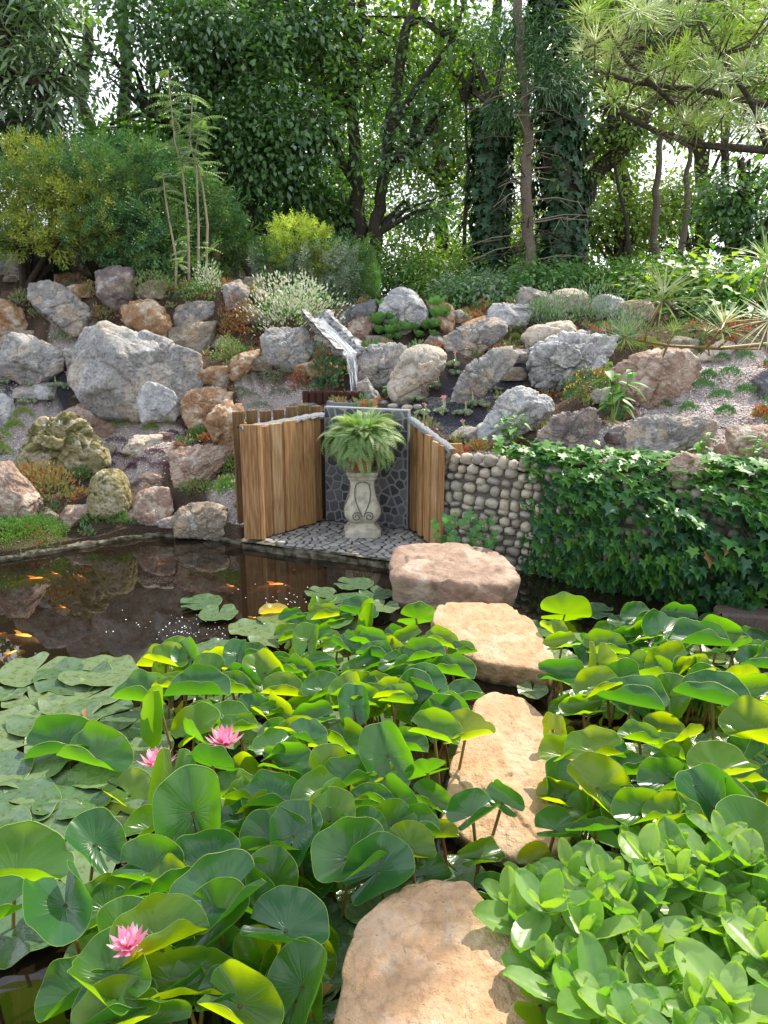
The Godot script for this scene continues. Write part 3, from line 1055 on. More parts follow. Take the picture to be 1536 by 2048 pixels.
# a rock on the bank, seen with this outline; it stands on the ground under its lowest edge
func rock(label: String, kind: String, outline: Array, thick := 0.75, opt := {}):
	var pts := PackedVector2Array()
	var low := Vector2(0, -1)
	for i in range(0, outline.size(), 2):
		pts.append(Vector2(outline[i], outline[i + 1]))
	var cx := 0.0
	for p in pts:
		cx += p.x / pts.size()
		if p.y > low.y:
			low = p
	var sd := int(cx * 3.0 + low.y)
	var r := RandomNumberGenerator.new()
	r.seed = sd * 7 + 1
	var foot := ground((low.x + cx) * 0.5, low.y)
	var d: float = opt.get("d", -foot.z + 0.03)
	var w3 := []
	var c := Vector3.ZERO
	for p in pts:
		var q := at(p.x, p.y, d)
		w3.append(q)
	var lowest := 1e9
	for q in w3:
		lowest = minf(lowest, q.y)
	var flat := PackedVector2Array()
	for q in w3:
		flat.append(Vector2(q.x, q.y - (0.10 if q.y < lowest + 0.08 else 0.0)))
	var mid := Vector2.ZERO
	for p in flat:
		mid += p / flat.size()
	for i in flat.size():
		flat[i] = mid + (flat[i] - mid) * 1.05
	flat = Geometry2D.convex_hull(flat)
	var lo := flat[0]
	var hi := flat[0]
	for p in flat:
		lo = Vector2(minf(lo.x, p.x), minf(lo.y, p.y))
		hi = Vector2(maxf(hi.x, p.x), maxf(hi.y, p.y))
	var ctr := (lo + hi) * 0.5
	var wd := hi - lo
	var th := thick * sqrt(wd.x * wd.y)
	var planes := []
	var n := flat.size() - 1
	for i in n:
		var a := flat[i]
		var b := flat[i + 1]
		if a.distance_to(b) < 0.01:
			continue
		var nn := Vector2((b - a).y, -(b - a).x).normalized()
		if nn.dot((a + b) * 0.5 - ctr) < 0:
			nn = -nn
		var dist := maxf(nn.dot(a - ctr), 0.02)
		var sf := r.randf_range(0.35, 0.9) if nn.y > 0.3 else r.randf_range(0.1, 0.5)
		for sg in [sf, -r.randf_range(0.2, 0.6)]:
			var l := sqrt(1.0 + sg * sg)
			planes.append([Vector3(nn.x, nn.y, sg) / l, dist / l])
	for q in [[r.randf_range(-0.55, -0.1), r.randf_range(0.15, 0.7), 1.0], [r.randf_range(0.1, 0.6), r.randf_range(-0.1, 0.5), 1.0], [r.randf_range(-0.3, 0.3), r.randf_range(-0.5, -0.1), 1.0]]:
		planes.append([Vector3(q[0], q[1], q[2]).normalized(), th * r.randf_range(0.30, 0.5)])
	planes.append([Vector3(r.randf_range(-0.3, 0.3), 0.2, -1).normalized(), th * 0.5])
	var px := wd.x / d * FOCAL
	var m := boulder(planes, Vector3(wd.x, wd.y, th) * 0.5, opt.get("sub", 5 if px > 110 else 4), opt.get("sharp", 38.0), opt.get("amp", 0.05), palette(kind), sd, opt.get("strat", 0.35), opt.get("moss", 0.0))
	var o := piece("rock", m, M[opt.get("mat", "rock")], null, Transform3D(Basis(), Vector3(ctr.x, ctr.y, -d)))
	tag(o, label, "rock", "rocks set into the garden bank")

func build_rocks():
	var L := "at the left edge of the bank"
	rock("long pale grey boulder under dark ivy at the upper left edge", "g", [0, 505, 45, 516, 80, 506, 92, 545, 60, 566, 0, 552])
	rock("small olive grey stone beside the ivy under the gold conifer", "b", [138, 505, 160, 506, 185, 538, 150, 542, 130, 520])
	rock("olive wedge stone half under the drooping gold conifer", "b", [178, 518, 215, 487, 232, 492, 242, 530, 200, 530])
	rock("small brown flat stone left of the purple boulder", "o", [108, 550, 160, 543, 174, 556, 160, 575, 112, 573])
	rock("purple brown boulder under the conifer branches", "u", [190, 545, 225, 532, 268, 535, 275, 560, 262, 605, 235, 612, 200, 595])
	rock("slanting grey boulder with a tan lower corner on the upper left bank", "k", [55, 570, 100, 563, 140, 582, 187, 630, 165, 655, 140, 657, 85, 632, 60, 600])
	rock("tan pointed rock cut by the left edge of the view", "o", [-40, 600, 15, 600, 40, 618, 64, 652, 0, 665, -40, 660])
	rock("big square orange brown boulder above the large grey one", "o", [240, 608, 300, 600, 330, 613, 342, 650, 325, 685, 265, 662, 245, 640])
	rock("flat grey slab lying on a brown block near the young tree", "k", [347, 618, 375, 603, 428, 602, 436, 620, 400, 640, 350, 640], 0.8, {"strat": 0.9})
	rock("brown block under the flat grey slab", "b", [338, 662, 365, 645, 435, 643, 427, 680, 410, 705, 350, 690])
	rock("largest light grey boulder, slanting, with a scooped foot", "g", [140, 745, 175, 655, 215, 642, 240, 650, 310, 680, 405, 705, 420, 755, 405, 782, 345, 825, 220, 828, 165, 792], 0.62, {"mat": "pitted", "amp": 0.035, "sub": 5})
	rock("pale chip leaning on the foot of the largest grey boulder", "w", [262, 772, 300, 764, 345, 780, 356, 800, 320, 820, 285, 824, 268, 800], 0.4, {"d": 6.75})
	rock("smooth grey boulder beside the slate chippings on the left", "g", [0, 692, 22, 665, 60, 668, 127, 705, 125, 745, 65, 765, 5, 742])
	rock("small pale stone between the two big grey boulders", "g", [126, 700, 150, 697, 180, 715, 176, 735, 135, 743])
	rock("rounded rust coloured stone left of the waterfall rocks", "o", [450, 738, 460, 712, 525, 695, 522, 715, 480, 747], 0.8, {"sharp": 9.0})
	rock("dark grey squarish boulder left of the spout", "g", [518, 672, 540, 658, 610, 658, 632, 690, 615, 722, 575, 728, 530, 712])
	rock("small wedge stone right of the largest grey boulder", "b", [408, 775, 440, 745, 462, 750, 455, 775, 420, 784])
	rock("rust brown boulder above the left plank screen", "o", [363, 800, 380, 778, 430, 770, 468, 785, 466, 812, 430, 842, 382, 852, 365, 830])
	rock("craggy orange boulder touching the left plank screen", "o", [410, 838, 450, 802, 482, 810, 492, 855, 490, 892, 450, 885, 418, 858], 0.8, {"strat": 0.8, "amp": 0.07})
	rock("mossy weathered boulder with pale edges on the left bank", "m", [32, 905, 60, 865, 95, 835, 130, 822, 172, 838, 205, 880, 212, 908, 190, 925, 80, 925, 42, 915], 0.7, {"moss": 0.3, "amp": 0.075})
	rock("pinkish boulder leaning behind the mossy one", "p", [128, 818, 190, 795, 215, 820, 232, 855, 225, 872, 200, 872, 150, 842])
	rock("whitish boulder at the left edge by the moss cushions", "w", [-35, 785, 5, 788, 26, 802, 30, 832, 15, 857, -35, 862])
	rock("large pinkish rock at the left edge above the green mat", "p", [-45, 930, 25, 930, 50, 960, 80, 1005, 60, 1037, 0, 1047, -45, 1045])
	rock("round olive boulder speckled with lichen near the pond", "m", [166, 990, 175, 950, 200, 930, 225, 926, 250, 940, 268, 985, 262, 1015, 235, 1026, 175, 1017], 0.95, {"sharp": 6.0, "amp": 0.02, "moss": 0.05, "mat": "pitted"})
	rock("tan flat topped block at the pond edge", "p", [253, 1027, 275, 985, 300, 975, 340, 973, 344, 1030, 330, 1046, 260, 1042])
	rock("cream and brown block at the pond edge near the planks", "b", [345, 1030, 360, 1012, 425, 1003, 455, 1015, 456, 1045, 437, 1058, 350, 1052], 0.9)
	rock("layered pink boulder among gravel left of the planks", "p", [338, 906, 360, 893, 440, 888, 466, 898, 450, 925, 402, 965, 352, 960, 340, 930], 0.75, {"strat": 1.0, "amp": 0.06})
	rock("long flat cream stone sunk into the pink gravel", "c", [235, 885, 270, 870, 325, 870, 322, 885, 270, 896], 1.2)
	rock("low brown rock behind the green mat at the water", "p", [98, 1035, 130, 1012, 175, 1010, 180, 1030, 132, 1050, 105, 1048])
	rock("small tan chip on top of the pond edge block", "o", [264, 976, 290, 965, 301, 972, 276, 990])
	rock("dark slate rock above the left plank screen", "d", [556, 830, 578, 810, 630, 808, 652, 822, 640, 838, 565, 841], 0.8, {"strat": 0.8})
	rock("flat brown slab high up behind the young tree", "o", [352, 502, 385, 492, 425, 494, 440, 510, 435, 527, 360, 522], 0.8, {"strat": 0.9})
	rock("rusty stone high on the bank behind the young tree", "o", [428, 545, 455, 530, 482, 560, 470, 572, 448, 568])
	rock("grey stone high on the bank right of the young tree", "b", [455, 535, 480, 530, 500, 555, 482, 563, 460, 552])
	rock("purple stone high on the bank under the conifer edge", "u", [482, 528, 505, 520, 520, 535, 512, 548, 485, 546])
	rock("grey cube shaped stone beside the variegated shrub", "k", [446, 568, 480, 560, 499, 578, 492, 607, 455, 612], 0.9)
	# around and right of the waterfall
	rock("tall whitish grey peaked boulder, highest at the centre", "w", [748, 625, 765, 590, 795, 569, 822, 573, 845, 592, 863, 628, 858, 645, 800, 660, 752, 638], 0.75, {"sharp": 10.0, "amp": 0.04})
	rock("brown boulder right behind the peaked whitish one", "o", [852, 602, 885, 598, 912, 622, 910, 645, 882, 650, 858, 630])
	rock("dark flat rock behind the end of the spout", "d", [666, 628, 700, 612, 750, 598, 757, 615, 732, 640, 685, 642])
	rock("pinkish pointed rock beside the green rosettes", "p", [688, 652, 712, 620, 750, 635, 756, 652, 727, 673, 700, 668])
	rock("dark cleft boulder right behind the falling water", "g", [708, 710, 730, 692, 790, 688, 817, 692, 800, 722, 780, 762, 760, 769, 715, 766], 0.75, {"amp": 0.06})
	rock("large smooth cream boulder right of the falling water", "c", [768, 772, 790, 735, 800, 705, 830, 685, 885, 685, 903, 705, 897, 730, 870, 747, 830, 792, 815, 804, 785, 792], 0.7, {"sharp": 8.0, "amp": 0.045})
	rock("small dark stone low behind the falling water", "k", [713, 768, 735, 757, 772, 790, 760, 802, 716, 797])
	rock("grey layered boulder with a pink stain right of the rosettes", "k", [886, 672, 920, 652, 985, 634, 1012, 645, 1013, 665, 990, 682, 935, 710, 900, 706], 0.7, {"strat": 0.7})
	rock("slanting smooth grey boulder in the dark slate chippings", "k", [892, 792, 915, 755, 950, 715, 1010, 690, 1043, 695, 1040, 717, 1000, 750, 975, 785, 920, 809, 895, 806], 0.6, {"strat": 1.0, "amp": 0.045, "sharp": 10.0})
	rock("bright white flat rock with a dark front at the top centre", "w", [974, 622, 985, 605, 1060, 610, 1063, 627, 1050, 642, 1005, 652, 980, 640], 0.9)
	rock("grey rock partly behind the silver leaved plants", "k", [1030, 605, 1040, 575, 1062, 575, 1095, 587, 1090, 607, 1045, 612])
	rock("round pale rock at the top of the right bank", "c", [1088, 597, 1110, 580, 1140, 572, 1175, 580, 1181, 605, 1170, 617, 1095, 614], 0.8, {"sharp": 9.0})
	rock("pale grey rock behind the silver leaved plants on the right", "w", [1180, 607, 1190, 588, 1220, 588, 1250, 600, 1247, 622, 1190, 627])
	rock("pinkish brown rock behind the lower pine tuft", "p", [1238, 640, 1250, 602, 1300, 600, 1312, 622, 1290, 642])
	rock("tan smooth rock above the craggy grey one", "c", [1046, 672, 1070, 650, 1140, 640, 1153, 655, 1148, 682, 1100, 702, 1055, 697])
	rock("craggy blue grey boulder full of hollows on the right bank", "w", [1060, 712, 1070, 690, 1130, 665, 1175, 662, 1236, 675, 1225, 702, 1200, 735, 1165, 753, 1110, 753, 1068, 748], 0.7, {"amp": 0.10, "mat": "pitted"})
	rock("large flat pink slab rock on the right gravel slope", "p", [1218, 737, 1260, 715, 1350, 690, 1372, 700, 1403, 730, 1395, 752, 1350, 782, 1310, 799, 1270, 790, 1225, 757], 0.75, {"strat": 0.6})
	rock("whitish folded boulder behind the broad leaved plant", "w", [957, 852, 990, 810, 1020, 778, 1045, 775, 1100, 795, 1112, 820, 1060, 852, 1010, 872, 965, 870], 0.7, {"amp": 0.075})
	rock("long dark slanting boulder above the cobble wall", "u", [1066, 903, 1075, 860, 1120, 830, 1180, 815, 1212, 840, 1190, 882, 1130, 907, 1090, 917], 0.6, {"strat": 1.2, "amp": 0.06})
	rock("wide flat grey brown boulder on the right gravel", "k", [1250, 862, 1280, 835, 1400, 835, 1446, 852, 1400, 892, 1330, 907, 1255, 897], 0.6, {"strat": 1.2, "amp": 0.05})
	rock("big pink boulder at the right edge above the ivy", "p", [1454, 857, 1480, 850, 1560, 850, 1570, 925, 1490, 930, 1456, 902])
	rock("low pink rock showing through the top of the ivy", "p", [1333, 927, 1370, 905, 1420, 920, 1452, 937, 1400, 952, 1350, 947])
	rock("dark angular rock at the right edge on the gravel", "d", [1508, 762, 1530, 742, 1580, 745, 1580, 787, 1515, 777])
	rock("small brown stone below the pine tufts", "b", [1318, 692, 1350, 672, 1398, 680, 1392, 702, 1330, 704])
	rock("low cream stone at the back of the right gravel", "c", [1393, 692, 1440, 680, 1482, 690, 1470, 707, 1405, 707])
	# small stones wedged into the gaps
	var gaps := [[30, 690, "k"], [215, 700, "o"], [235, 735, "b"], [330, 700, "k"], [445, 690, "b"], [430, 760, "o"], [500, 640, "k"], [515, 735, "b"], [640, 690, "k"], [665, 660, "b"], [690, 690, "d"], [640, 745, "o"], [60, 790, "g"], [85, 790, "w"], [215, 905, "b"], [330, 880, "p"], [300, 960, "p"], [90, 1040, "b"], [150, 940, "k"], [470, 905, "o"], [480, 1010, "b"], [335, 1050, "k"], [240, 1040, "b"], [870, 690, "k"], [905, 700, "d"], [760, 690, "b"], [1050, 720, "k"], [960, 690, "k"], [1035, 755, "b"], [1120, 770, "k"], [1245, 750, "p"], [1210, 800, "k"], [1245, 880, "u"], [1300, 812, "b"], [1420, 860, "k"], [1450, 905, "p"], [1340, 800, "k"], [1010, 875, "w"], [945, 880, "k"], [1160, 910, "u"], [920, 640, "k"], [960, 660, "o"], [1030, 640, "k"], [20, 560, "b"], [150, 590, "o"], [300, 590, "b"], [350, 560, "o"], [505, 575, "b"], [520, 600, "o"]]
	var names := {"k": "grey", "o": "orange brown", "b": "olive brown", "g": "pale grey", "w": "whitish", "d": "dark slate", "p": "pinkish", "u": "purple brown"}
	for q in gaps:
		var p := ground(q[0], q[1])
		var r := rnd(14, 27) / FOCAL * -p.z
		var planes := []
		for i in 11:
			var e := rnd(-0.6, 1.2)
			var an := rnd(0, TAU)
			planes.append([Vector3(cos(an) * cos(e), sin(e), sin(an) * cos(e)), rnd(0.7, 1.05) * r])
		planes.append([Vector3.DOWN, r * 0.7])
		for ax in [Vector3.LEFT, Vector3.RIGHT, Vector3.BACK, Vector3.FORWARD, Vector3.UP]:
			planes.append([ax, r])
		var st := piece("small_stone", boulder(planes, Vector3(r, r * 0.8, r), 3, 30.0, 0.03, palette(q[2]), int(q[0] + q[1]), 0.4), M.rock, null, Transform3D(Basis(Vector3.UP, rnd(0, TAU)).scaled(Vector3(rnd(1.0, 1.7), 0.85, 1.0)), p + Vector3(0, r * 0.25, -r * 0.3)))
		tag(st, "small %s stone wedged between boulders on the %s of the bank" % [names[q[2]], ("left part" if q[0] < 520 else ("middle" if q[0] < 930 else "right part"))], "stone", "small stones wedged between the boulders")
	# pebbles round the catch pool behind the fern
	for q in [[588, 842, 0.05], [610, 838, 0.045], [640, 836, 0.04], [662, 828, 0.05], [690, 822, 0.04], [768, 808, 0.04], [785, 815, 0.045], [800, 808, 0.035], [815, 818, 0.05], [835, 816, 0.04], [850, 826, 0.045]]:
		var p := ground(q[0], q[1])
		var o := piece("pebble", pebble(int(q[0])), M["cobble%d" % (int(q[0]) % 3)], null, Transform3D(Basis(Vector3.UP, q[0]).scaled(Vector3(q[2], q[2] * 0.6, q[2] * 0.8)), p + Vector3(0, 0.01, 0)))
		tag(o, "small rounded pebble at the rim of the waterfall basin", "pebble", "pebbles round the waterfall basin")

# a stepping stone: the outline of its top (seen at the height y), its sides going down into the water
func step_stone(label: String, kind: String, outline: Array, y: float, opt := {}):
	var pts := PackedVector2Array()
	for i in range(0, outline.size(), 2):
		var p := level(outline[i], outline[i + 1], y)
		pts.append(Vector2(p.x, p.z))
	pts = Geometry2D.convex_hull(pts)
	var lo := pts[0]
	var hi := pts[0]
	for p in pts:
		lo = Vector2(minf(lo.x, p.x), minf(lo.y, p.y))
		hi = Vector2(maxf(hi.x, p.x), maxf(hi.y, p.y))
	var c := (lo + hi) * 0.5
	for i in pts.size():
		pts[i] = c + (pts[i] - c) * 1.05
	var depth := y + 0.35
	var cy := y - depth * 0.5
	var planes := []
	for i in pts.size() - 1:
		var a := pts[i]
		var b := pts[i + 1]
		if a.distance_to(b) < 0.01:
			continue
		var nn := Vector2((b - a).y, -(b - a).x).normalized()
		if nn.dot((a + b) * 0.5 - c) < 0:
			nn = -nn
		var n3 := Vector3(nn.x, -rnd(0.02, 0.25), nn.y).normalized()
		planes.append([n3, maxf(0.04, n3.dot(Vector3(a.x - c.x, depth * 0.5, a.y - c.y)))])
	var tilt: Vector3 = opt.get("tilt", Vector3(0.02, 1, 0.05))
	planes.append([tilt.normalized(), depth * 0.5])
	planes.append([Vector3(-0.14, 1, 0.16).normalized(), depth * 0.5 + 0.02])
	planes.append([Vector3(0, -1, 0), depth * 0.5])
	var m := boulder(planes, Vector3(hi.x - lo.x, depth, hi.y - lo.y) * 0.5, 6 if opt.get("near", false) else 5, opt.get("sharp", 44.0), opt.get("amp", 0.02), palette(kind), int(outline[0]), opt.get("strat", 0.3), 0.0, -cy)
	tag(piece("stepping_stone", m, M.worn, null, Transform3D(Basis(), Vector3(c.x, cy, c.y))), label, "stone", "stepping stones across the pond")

func build_stepping_stones():
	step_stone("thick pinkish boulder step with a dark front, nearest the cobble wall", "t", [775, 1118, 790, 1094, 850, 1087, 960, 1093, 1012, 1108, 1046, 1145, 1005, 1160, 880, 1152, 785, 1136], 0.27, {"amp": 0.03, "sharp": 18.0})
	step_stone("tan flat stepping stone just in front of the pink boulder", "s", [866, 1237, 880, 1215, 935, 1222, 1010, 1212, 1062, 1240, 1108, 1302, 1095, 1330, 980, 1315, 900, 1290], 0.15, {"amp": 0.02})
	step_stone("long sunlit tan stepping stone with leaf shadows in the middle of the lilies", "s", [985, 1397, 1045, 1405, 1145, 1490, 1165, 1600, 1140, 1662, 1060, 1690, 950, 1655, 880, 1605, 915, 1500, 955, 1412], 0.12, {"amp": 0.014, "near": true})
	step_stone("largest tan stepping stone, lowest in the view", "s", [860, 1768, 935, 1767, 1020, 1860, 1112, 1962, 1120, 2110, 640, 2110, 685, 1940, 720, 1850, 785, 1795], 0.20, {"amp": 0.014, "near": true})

# ==================================================================== waterfall
func build_spout():
	var a := at(630, 622, 7.85)
	var b := at(702, 700, 7.32)
	var spout := thing("waterfall_spout", "hollowed pale log spout with dark bark marks carrying water", "spout", b)
	var d := (b - a).normalized()
	var side := d.cross(Vector3.UP).normalized()
	var up := side.cross(d).normalized()
	var k := Kit.new()
	var n := 18
	var ring := 14
	for i in n + 1:
		var c := (a - b).lerp(Vector3.ZERO, float(i) / n)
		for layer in 2:
			for j in ring + 1:
				var an := PI * (1.0 + float(j) / ring) + 0.0
				an = lerpf(PI * 1.04, PI * 1.96, float(j) / ring)
				var r := (0.165 if layer == 0 else 0.105) * (1.0 + 0.30 * n_big.get_noise_3d(i * 0.16, j * 0.22, layer * 3.0))
				k.add(c + (side * cos(an) + up * (sin(an) + 0.25)) * r)
	var w := (ring + 1) * 2
	for i in n:
		for j in ring:
			for layer in 2:
				var q := i * w + layer * (ring + 1) + j
				if layer == 0:
					k.tri(q, q + w, q + 1)
					k.tri(q + 1, q + w, q + w + 1)
				else:
					k.tri(q, q + 1, q + w)
					k.tri(q + 1, q + w + 1, q + w)
		for j in [0, ring]:
			var q: int = i * w + j
			k.tri(q, q + ring + 1, q + w)
			k.tri(q + ring + 1, q + w + ring + 1, q + w)
	for j in ring:
		var q := n * w + j
		k.tri(q, q + ring + 1, q + 1)
		k.tri(q + 1, q + ring + 1, q + ring + 2)
	piece("trough", made(k), M.birch, spout)
	# the running water: a film in the trough and the falling sheet
	var water := thing("falling_water", "clear white streaked water falling from the log spout", "waterfall", b)
	var kw := Kit.new()
	var path := []
	for i in 8:
		path.append((a - b).lerp(Vector3.ZERO, 0.15 + 0.85 * i / 7.0) + up * -0.035)
	var vel := d * 0.35
	var p := -up * 0.035
	for i in 19:
		vel += Vector3(0, -9.8, 0) * 0.019
		p += vel * 0.019
		path.append(p)
	var cols := 9
	for layer in 2:
		var base := kw.v.size()
		for i in path.size():
			var falling := i > 7
			var half := 0.07 if not falling else lerpf(0.065, 0.04, (i - 8) / 18.0)
			for j in cols:
				var s := float(j) / (cols - 1) * 2.0 - 1.0
				var bump := 0.022 * n_big.get_noise_3d(s * 2.6, i * 0.22 + layer * 9.0, 4.0)
				var f := Vector3(0, 0.25, 1).normalized() if falling else up
				kw.add(path[i] + side * (s * half + 0.012 * n_big.get_noise_2d(i * 0.5, s * 2.0)) + f * (bump + (0.02 if layer == 0 else -0.012) * (1.0 - s * s)))
		for i in path.size() - 1:
			for j in cols - 1:
				var q := base + i * cols + j
				kw.tri(q, q + cols, q + 1)
				kw.tri(q + 1, q + cols, q + cols + 1)
	piece("sheet", made(kw), M.stream, water)
	var kf := Kit.new()
	for s in 15:
		var x := rnd(-0.06, 0.06)
		var i0 := rng.randi() % 14 + 3
		var pts := []
		var rad := []
		var l := rng.randi() % 6 + 3
		for i in range(i0, mini(i0 + l, path.size())):
			var tw := 0.010 * n_big.get_noise_2d(i * 0.8, s * 3.0)
			pts.append(path[i] + side * (x * (1.0 if i < 9 else 0.75) + tw) + (Vector3(0, 0.004, 0.024) if i > 7 else up * 0.022))
			rad.append(rnd(0.002, 0.0055))
		if pts.size() > 2:
			rad[0] = 0.001
			rad[rad.size() - 1] = 0.001
			kf.tube(pts, rad, 5)
	piece("white_streaks", made(kf), M.foam, water)
	# basin the water falls into
	var bas := thing("basin", "small stone rimmed basin under the falling water", "basin", Vector3(b.x + 0.02, height(b.x, -6.95), -6.95))
	var kb := Kit.new()
	for i in 25:
		var an := TAU * i / 24.0
		for q in [[0.17, 0.02], [0.19, 0.05], [0.23, 0.05], [0.26, -0.06]]:
			kb.add(Vector3(cos(an) * q[0], q[1], sin(an) * q[0]))
	for i in 24:
		for j in 3:
			var q := i * 4 + j
			kb.tri(q, q + 1, q + 4)
			kb.tri(q + 1, q + 5, q + 4)
	piece("rim", made(kb), M.slate1, bas)

# ==================================================================== pedestal, pot and fern
func build_pedestal_and_fern():
	var foot := level(725, 1066, 0.063)
	foot.y = 0.062
	var ped := thing("pedestal", "weathered cream stone baluster pedestal with carved scrolls", "pedestal", foot)
	var turn := Basis(Vector3.UP, 0.06)
	# square sections with rounded corners: height, half width, roundness
	var sec := [[0.0, 0.148, 9], [0.045, 0.15, 9], [0.052, 0.142, 9], [0.058, 0.128, 8], [0.075, 0.124, 8], [0.085, 0.112, 7], [0.10, 0.100, 6], [0.112, 0.102, 5], [0.13, 0.125, 4.4], [0.155, 0.143, 4.2], [0.185, 0.151, 4.2], [0.215, 0.150, 4.2], [0.25, 0.142, 4.2], [0.29, 0.127, 4.4], [0.33, 0.113, 4.6], [0.37, 0.104, 5], [0.41, 0.098, 5.5], [0.445, 0.099, 6], [0.47, 0.104, 6], [0.476, 0.114, 7], [0.492, 0.116, 8], [0.498, 0.121, 8], [0.515, 0.130, 8], [0.53, 0.131, 8], [0.536, 0.124, 8], [0.538, 0.06, 4]]
	var k := Kit.new()
	var n := 56
	var sub := []
	for i in sec.size() - 1:
		for t in 3:
			var f := t / 3.0
			sub.append([lerpf(sec[i][0], sec[i + 1][0], f), lerpf(sec[i][1], sec[i + 1][1], f), lerpf(sec[i][2], sec[i + 1][2], f)])
	sub.append(sec[sec.size() - 1])
	for s in sub:
		for i in n:
			var an := TAU * i / n
			var c := cos(an)
			var q := sin(an)
			var r: float = s[1] / pow(pow(absf(c), s[2]) + pow(absf(q), s[2]), 1.0 / s[2])
			# shallow sunk panel between the scrolls on each face
			var p := Vector3(c * r, s[0], q * r)
			p += Vector3(c, 0, q) * 0.0025 * n_big.get_noise_3d(p.x * 25, p.y * 25, p.z * 25)
			var g := n_big.get_noise_3d(p.x * 14, p.y * 9, p.z * 14)
			k.tint = Color(0.62, 0.585, 0.48).lerp(Color(0.40, 0.375, 0.27), clampf(g * 1.6 + 0.25, 0, 1))
			k.add(turn * p)
	for i in sub.size() - 1:
		for j in n:
			var a := i * n + j
			var b := i * n + (j + 1) % n
			k.tri(a, b, a + n)
			k.tri(b, b + n, a + n)
	k.tint = Color(0.5, 0.46, 0.36)
	var top := k.add(Vector3(0, 0.54, 0))
	for j in n:
		k.tri((sub.size() - 1) * n + j, (sub.size() - 1) * n + (j + 1) % n, top)
	piece("shaft", made(k), M.cast, ped)
	for side in 4:
		var fb := turn * Basis(Vector3.UP, side * PI / 2)
		for sg in [-1.0, 1.0]:
			var pts := []
			var rad := []
			for i in 30:                                     # spiral volute, then the S line up to the arch
				var t := i / 29.0
				var an := lerpf(TAU * 1.55, 0.0, t)
				var r := lerpf(0.010, 0.042, t)
				pts.append(Vector2(sg * (0.050 + r * cos(an + PI)), 0.178 + r * sin(an)))
			for q in [[0.02, 0.215], [0.036, 0.25], [0.056, 0.30], [0.064, 0.35], [0.062, 0.40], [0.05, 0.438], [0.026, 0.455], [0.0, 0.458]]:
				pts.append(Vector2(sg * q[0], q[1]))
			var p3 := []
			for q in pts:
				var w := 0.1
				for i in sec.size() - 1:
					if q.y >= sec[i][0] and q.y <= sec[i + 1][0]:
						w = lerpf(sec[i][1], sec[i + 1][1], (q.y - sec[i][0]) / (sec[i + 1][0] - sec[i][0]))
				var e := pow(maxf(0.05, 1.0 - pow(absf(q.x) / w, 4.3)), 1.0 / 4.3)
				p3.append(fb * Vector3(q.x, q.y, w * e + 0.001))
				rad.append(0.0050)
			var kk := Kit.new()
			kk.tube(p3, rad, 6)
			piece("scroll", made(kk), M.groove, ped)
	# pot
	var pot_at := foot + Vector3(0, 0.538, 0)
	var pot := thing("plant_pot", "round terracotta pot standing on the pedestal under the fern", "pot", pot_at)
	var kp := Kit.new()
	var prof := [[0.085, 0.002], [0.112, 0.11], [0.124, 0.11], [0.127, 0.15], [0.115, 0.152], [0.105, 0.12], [0.0, 0.115]]
	for q in prof:
		for i in 28:
			kp.add(Vector3(cos(TAU * i / 28) * q[0], q[1], sin(TAU * i / 28) * q[0]))
	for j in prof.size() - 1:
		for i in 28:
			var a := j * 28 + i
			var b := j * 28 + (i + 1) % 28
			kp.tri(a, b, a + 28)
			kp.tri(b, b + 28, a + 28)
	piece("body", made(kp), M.clay, pot)
	# fern: arching fronds of paired leaflets
	var fern := thing("fern", "bushy light green fern spilling over the terracotta pot", "fern", pot_at + Vector3(0, 0.19, 0))
	var kinds := []
	for f in 6:
		kinds.append(frond(0.29 + 0.022 * f, 0.45 + 0.22 * f))
	for i in 330:
		var an := TAU * i * 0.381966 * 1.0 + rnd(-0.2, 0.2)
		var f := rng.randi() % 6
		var lean := rnd(-0.25, 0.75) if i < 285 else rnd(-0.9, -0.2)
		var sc := rnd(0.72, 1.12)
		var t := Transform3D(Basis(Vector3.UP, an) * Basis(Vector3.BACK, lean) * Basis(Vector3.RIGHT, rnd(-0.5, 0.5)).scaled(Vector3.ONE * sc), Vector3(cos(an), 0, -sin(an)) * rnd(0.0, 0.07) + Vector3(0, rnd(-0.03, 0.07), 0))
		piece("frond", kinds[f], M.fern_pale if i % 3 == 0 else M.fern, fern, t)
	for i in 26:
		var an := rnd(0, TAU)
		var t := Transform3D(Basis(Vector3.UP, an) * Basis(Vector3.BACK, rnd(-0.9, 0.2)).scaled(Vector3.ONE * rnd(0.35, 0.6)), Vector3(0, 0.02, 0))
		piece("withered_frond", kinds[i % 6], M.dry, fern, t)

func frond(length: float, droop: float) -> ArrayMesh:
	var k := Kit.new()
	var p := Vector3.ZERO
	var ang := 0.75
	var n := 20
	var pts := []
	for i in n + 1:
		pts.append(p)
		p += Vector3(cos(ang), sin(ang), 0) * (length / n)
		ang -= droop * 2.0 / n * (0.4 + 1.2 * i / n)
	var rad := []
	for i in n + 1:
		rad.append(0.0022 * (1.0 - 0.7 * i / n))
	k.tube(pts, rad, 3)
	for i in range(2, n + 1):
		var d: Vector3 = (pts[i] - pts[i - 1]).normalized()
		var up := Vector3(-d.y, d.x, 0)
		var t := float(i) / n
		var l := length * 0.17 * pow(sin(PI * (0.12 + 0.86 * t)), 0.9)
		for sg in [-1.0, 1.0]:
			var dir := (Vector3(0, 0, sg) + d * 0.45 + up * 0.12).normalized()
			k.leaf(pts[i], dir, up, l, l * 0.22, 0.1, 0.3, 1)
			for e in [0.25, 0.5, 0.72]:
				k.leaf(pts[i] + dir * l * e, (dir + d * 1.1).normalized(), up, l * 0.32, l * 0.13, 0.1, 0.2, 1)
				k.leaf(pts[i] + dir * l * e, (dir - d * 0.9).normalized(), up, l * 0.28, l * 0.12, 0.1, 0.2, 1)
	return made(k)

